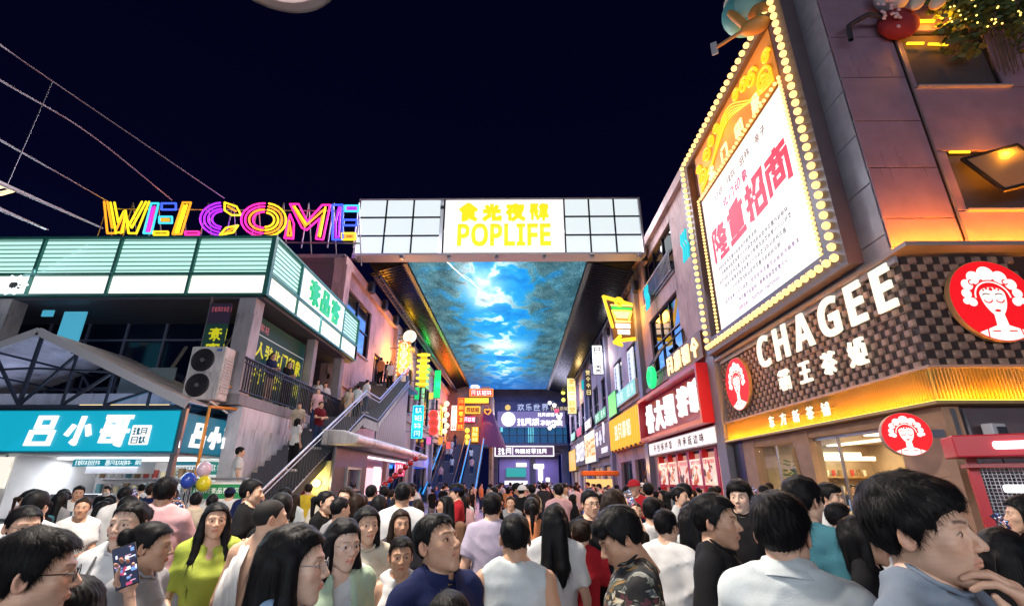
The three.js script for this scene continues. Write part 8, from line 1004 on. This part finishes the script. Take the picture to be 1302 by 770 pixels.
{ const r = rng(55); for (let i = 0; i < 12; i++) { const x = i < 3 ? -9.6 + 0.5 * (r() - 0.5) : i < 10 ? -7.2 + 1.2 * (r() - 0.5) : -4.8 + 0.4 * (r() - 0.5), n = i < 3 || i > 9 ? 28 : 32, st = Math.floor(4 + (i * 5 + 3 * r()) % (n - 6)), c = [CL.white, CL.char, CL.pink, CL.cool][i % 4], o = figure('person', { lod: 3, h: 1.6 + 0.14 * r(), k: i % 2 ? 'F' : 'M', hair: i % 2 ? 'bob' : 'short', tc: c }, (i < 3 || i > 9 ? 'passenger riding the escalator in ' : 'person climbing the stairs between the escalators in ') + ['white', 'charcoal', 'pink', 'pale blue'][i % 4], 'people on the escalators and stairs'); o.position.set(x, (st + 1) * 5.75 / n + 0.004, lerp(-48, -59.6, (st + 0.55) / n)); o.rotation.y = i % 3 ? PI : 0; } }

// ---- the crowd: prototypes, then one clone a person
{
  const r = rng(2024), protos = { 2: [], 3: [] }, kinds = [['M', 'short', 'down'], ['M', 'crop', 'loose'], ['M', 'mop', 'phone2'], ['M', 'short', 'phoneHigh'], ['F', 'long', 'down'], ['F', 'bob', 'loose'], ['F', 'pony', 'phone2'], ['F', 'tied', 'phoneHigh'], ['F', 'long', 'fold'], ['M', 'fringe', 'fold']];
  const tops = [['white', 7], ['black', 12], ['char', 4], ['grey', 1], ['cool', 2], ['lilac', 1], ['navy', 2], ['pink', 2], ['cream', 2], ['beige', 2], ['red', 1], ['teal', 1], ['yellow', 0.5], ['blue', 1], ['orange', 0.6], ['brown', 1], ['sky', 1]], word = { char: 'charcoal', cool: 'ice-blue', sky: 'sky-blue' }, sum = tops.reduce((a, b) => a + b[1], 0), pick = () => { let t = r() * sum; for (const [n, w] of tops) if ((t -= w) < 0) return n; return 'white'; };
  const hairWord = { short: 'short hair', crop: 'cropped hair', mop: 'bushy hair', long: 'long hair', bob: 'bobbed hair', pony: 'a ponytail', tied: 'tied hair', fringe: 'a fringe' }, poseWord = { phone2: ' using a phone', phoneHigh: ' lifting a phone', fold: ' and folded arms' };
  const bounds = (z) => (z > -11.4 ? [-9.4 + 0 * z, 6.0] : z > -15 ? [-5.3, 6.2] : z > -28.5 ? [-4.2, 6.3] : z > -46.5 ? [-7.6, 6.3] : [-3.2, 6.0]);
  const capGeo = merge([new THREE.SphereGeometry(0.103, 16, 8, 0, 2 * PI, 0, PI / 2).scale(0.92, 1, 1.08).translate(0, 0.035, -0.012), new THREE.CylinderGeometry(0.065, 0.075, 0.012, 16).scale(1, 1, 1.2).translate(0, 0.04, 0.085)]), packGeo = merge([rbox(0.27, 0.4, 0.15, 0.06, 0, 1.2, -0.2), rbox(0.2, 0.17, 0.06, 0.03, 0, 1.1, -0.29), box(0.04, 0.34, 0.012, 0.1, 1.26, 0.135), box(0.04, 0.34, 0.012, -0.1, 1.26, 0.135)]);
  const place = (x, z) => (z > -8 ? (x < -2.2 ? 'near the kiosk' : x > 2.6 ? 'near the tea shop' : 'mid street') : z > -12 ? (x < -3 ? 'beside the kiosk' : x > 2.6 ? 'at the tea shop front' : 'past the front rows') : z > -24 ? (x < 0 ? 'by the pod shop' : x > 3 ? 'by the red shop' : 'before the gantry') : z > -46 ? 'under the screen' : 'near the mall');
  const near = (x, z, d) => standing.some(([a, b]) => Math.hypot(a - x, b - z) < d);
  const waves = [[-4.3, -7.5, 44, 0.55], [-7.5, -12, 54, 0.6], [-12, -24, 58, 0.6], [-24, -46, 44, 0.75], [-46, -66, 16, 0.9]]; let total = 0;
  for (const [zA, zB, n, gap] of waves) for (let i = 0, tries = 0; i < n && tries < n * 40; tries++) {
    const z = lerp(zA, zB, r()), [a, b] = bounds(z), x = lerp(a, b, r()); if (Math.abs(x) > -z * 1.12 + 0.3 || near(x, z, gap) || (x > 5.2 && z > -7.2)) continue;
    // leave the sight lines of the explicit people free of tall strangers nearer than they are: those all stand beyond 4.3 m
    const lod = z > -11 ? 2 : 3; let ki = Math.floor(r() * kinds.length); if ((ki === 3 || ki === 7) && r() < 0.65) ki = ki === 3 ? 0 : 5; const [k, hair, pose] = kinds[ki]; let pr = protos[lod][ki];
    const away = r() < 0.62, face = away ? PI + (r() - 0.5) * 1.3 : (r() - 0.5) * 4.4, tc = pick(), hw = 0.96 + 0.08 * r(), H = (k === 'M' ? 1.62 + 0.14 * r() : 1.52 + 0.13 * r());
    const label = `${word[tc] ?? tc} clad ${k === 'M' ? 'man' : 'woman'} with ${hairWord[hair]}${poseWord[pose] ?? ''}, ${away ? 'from behind' : 'turned aside'}, ${place(x, z)}`;
    let o; if (!pr) { o = pr = protos[lod][ki] = figure('person', { k, hair, pose, lod, tc: CL[tc], hs: ki }, label, 'crowd filling the street'); } else { o = pr.clone(); for (const c of [...o.children]) if (c.name === 'cap' || c.name === 'backpack') o.remove(c); o.name = numbered('person'); scene.add(o); tag(o, label, 'person', 'crowd filling the street'); }
    for (const c of o.children) { if (c.name === 'shirt') c.material = CL[tc]; if (c.name === 'trousers') c.material = [CL.denim, CL.black, CL.char, CL.grey, CL.beige][Math.floor(r() * 5)]; if (c.name === 'body') c.material = skinMats[Math.floor(r() * 3)]; if (c.name === 'hair') c.material = hairMats[r() < 0.8 ? 0 : 1]; }
    o.scale.set(H / 1.7 * hw, H / 1.7, H / 1.7 * hw); o.position.set(x, 0, z); o.rotation.set(0, face, 0); standing.push([x, z]); i++; total++;
    if (!pr.userData.bare) pr.userData.bare = true; if (k === 'M' && hair !== 'mop' && r() < 0.14) { const c = part('cap', capGeo, [CL.black, CL.red, CL.white, CL.navy][Math.floor(r() * 4)], o); c.applyMatrix4(pr.userData.hm); o.userData.label = label.replace(/ with [a-z ]*?(hair|fringe)/, ' in a cap'); }
    if (pose === 'down' && r() < 0.3) { part('backpack', packGeo, [CL.char, CL.teal, CL.pink, CL.navy, CL.brown][Math.floor(r() * 5)], o); o.userData.label = o.userData.label.replace(/, (from|turned)/, ' and backpack, $1'); }
    if (pose === 'phoneHigh') { o.userData.hands = pr.userData.hands; holdPhone(o, 0, 'lit phone held high in the crowd ' + place(x, z)).userData.group = 'phones held up in the crowd'; }
  }
  console.log('crowd', total, 'people', taken.person + 1);
}
scene.traverse((o) => { if (o.isMesh) { o.castShadow = true; o.receiveShadow = true; } });
console.log('triangles', (() => { let n = 0; const seen = new Set(); let u = 0; scene.traverse((o) => { if (o.isMesh) { const k = (o.geometry.index ?? o.geometry.attributes.position).count / 3; n += k; if (!seen.has(o.geometry)) { seen.add(o.geometry); u += k; } } }); return [n, u]; })());
renderer.render(scene, camera);
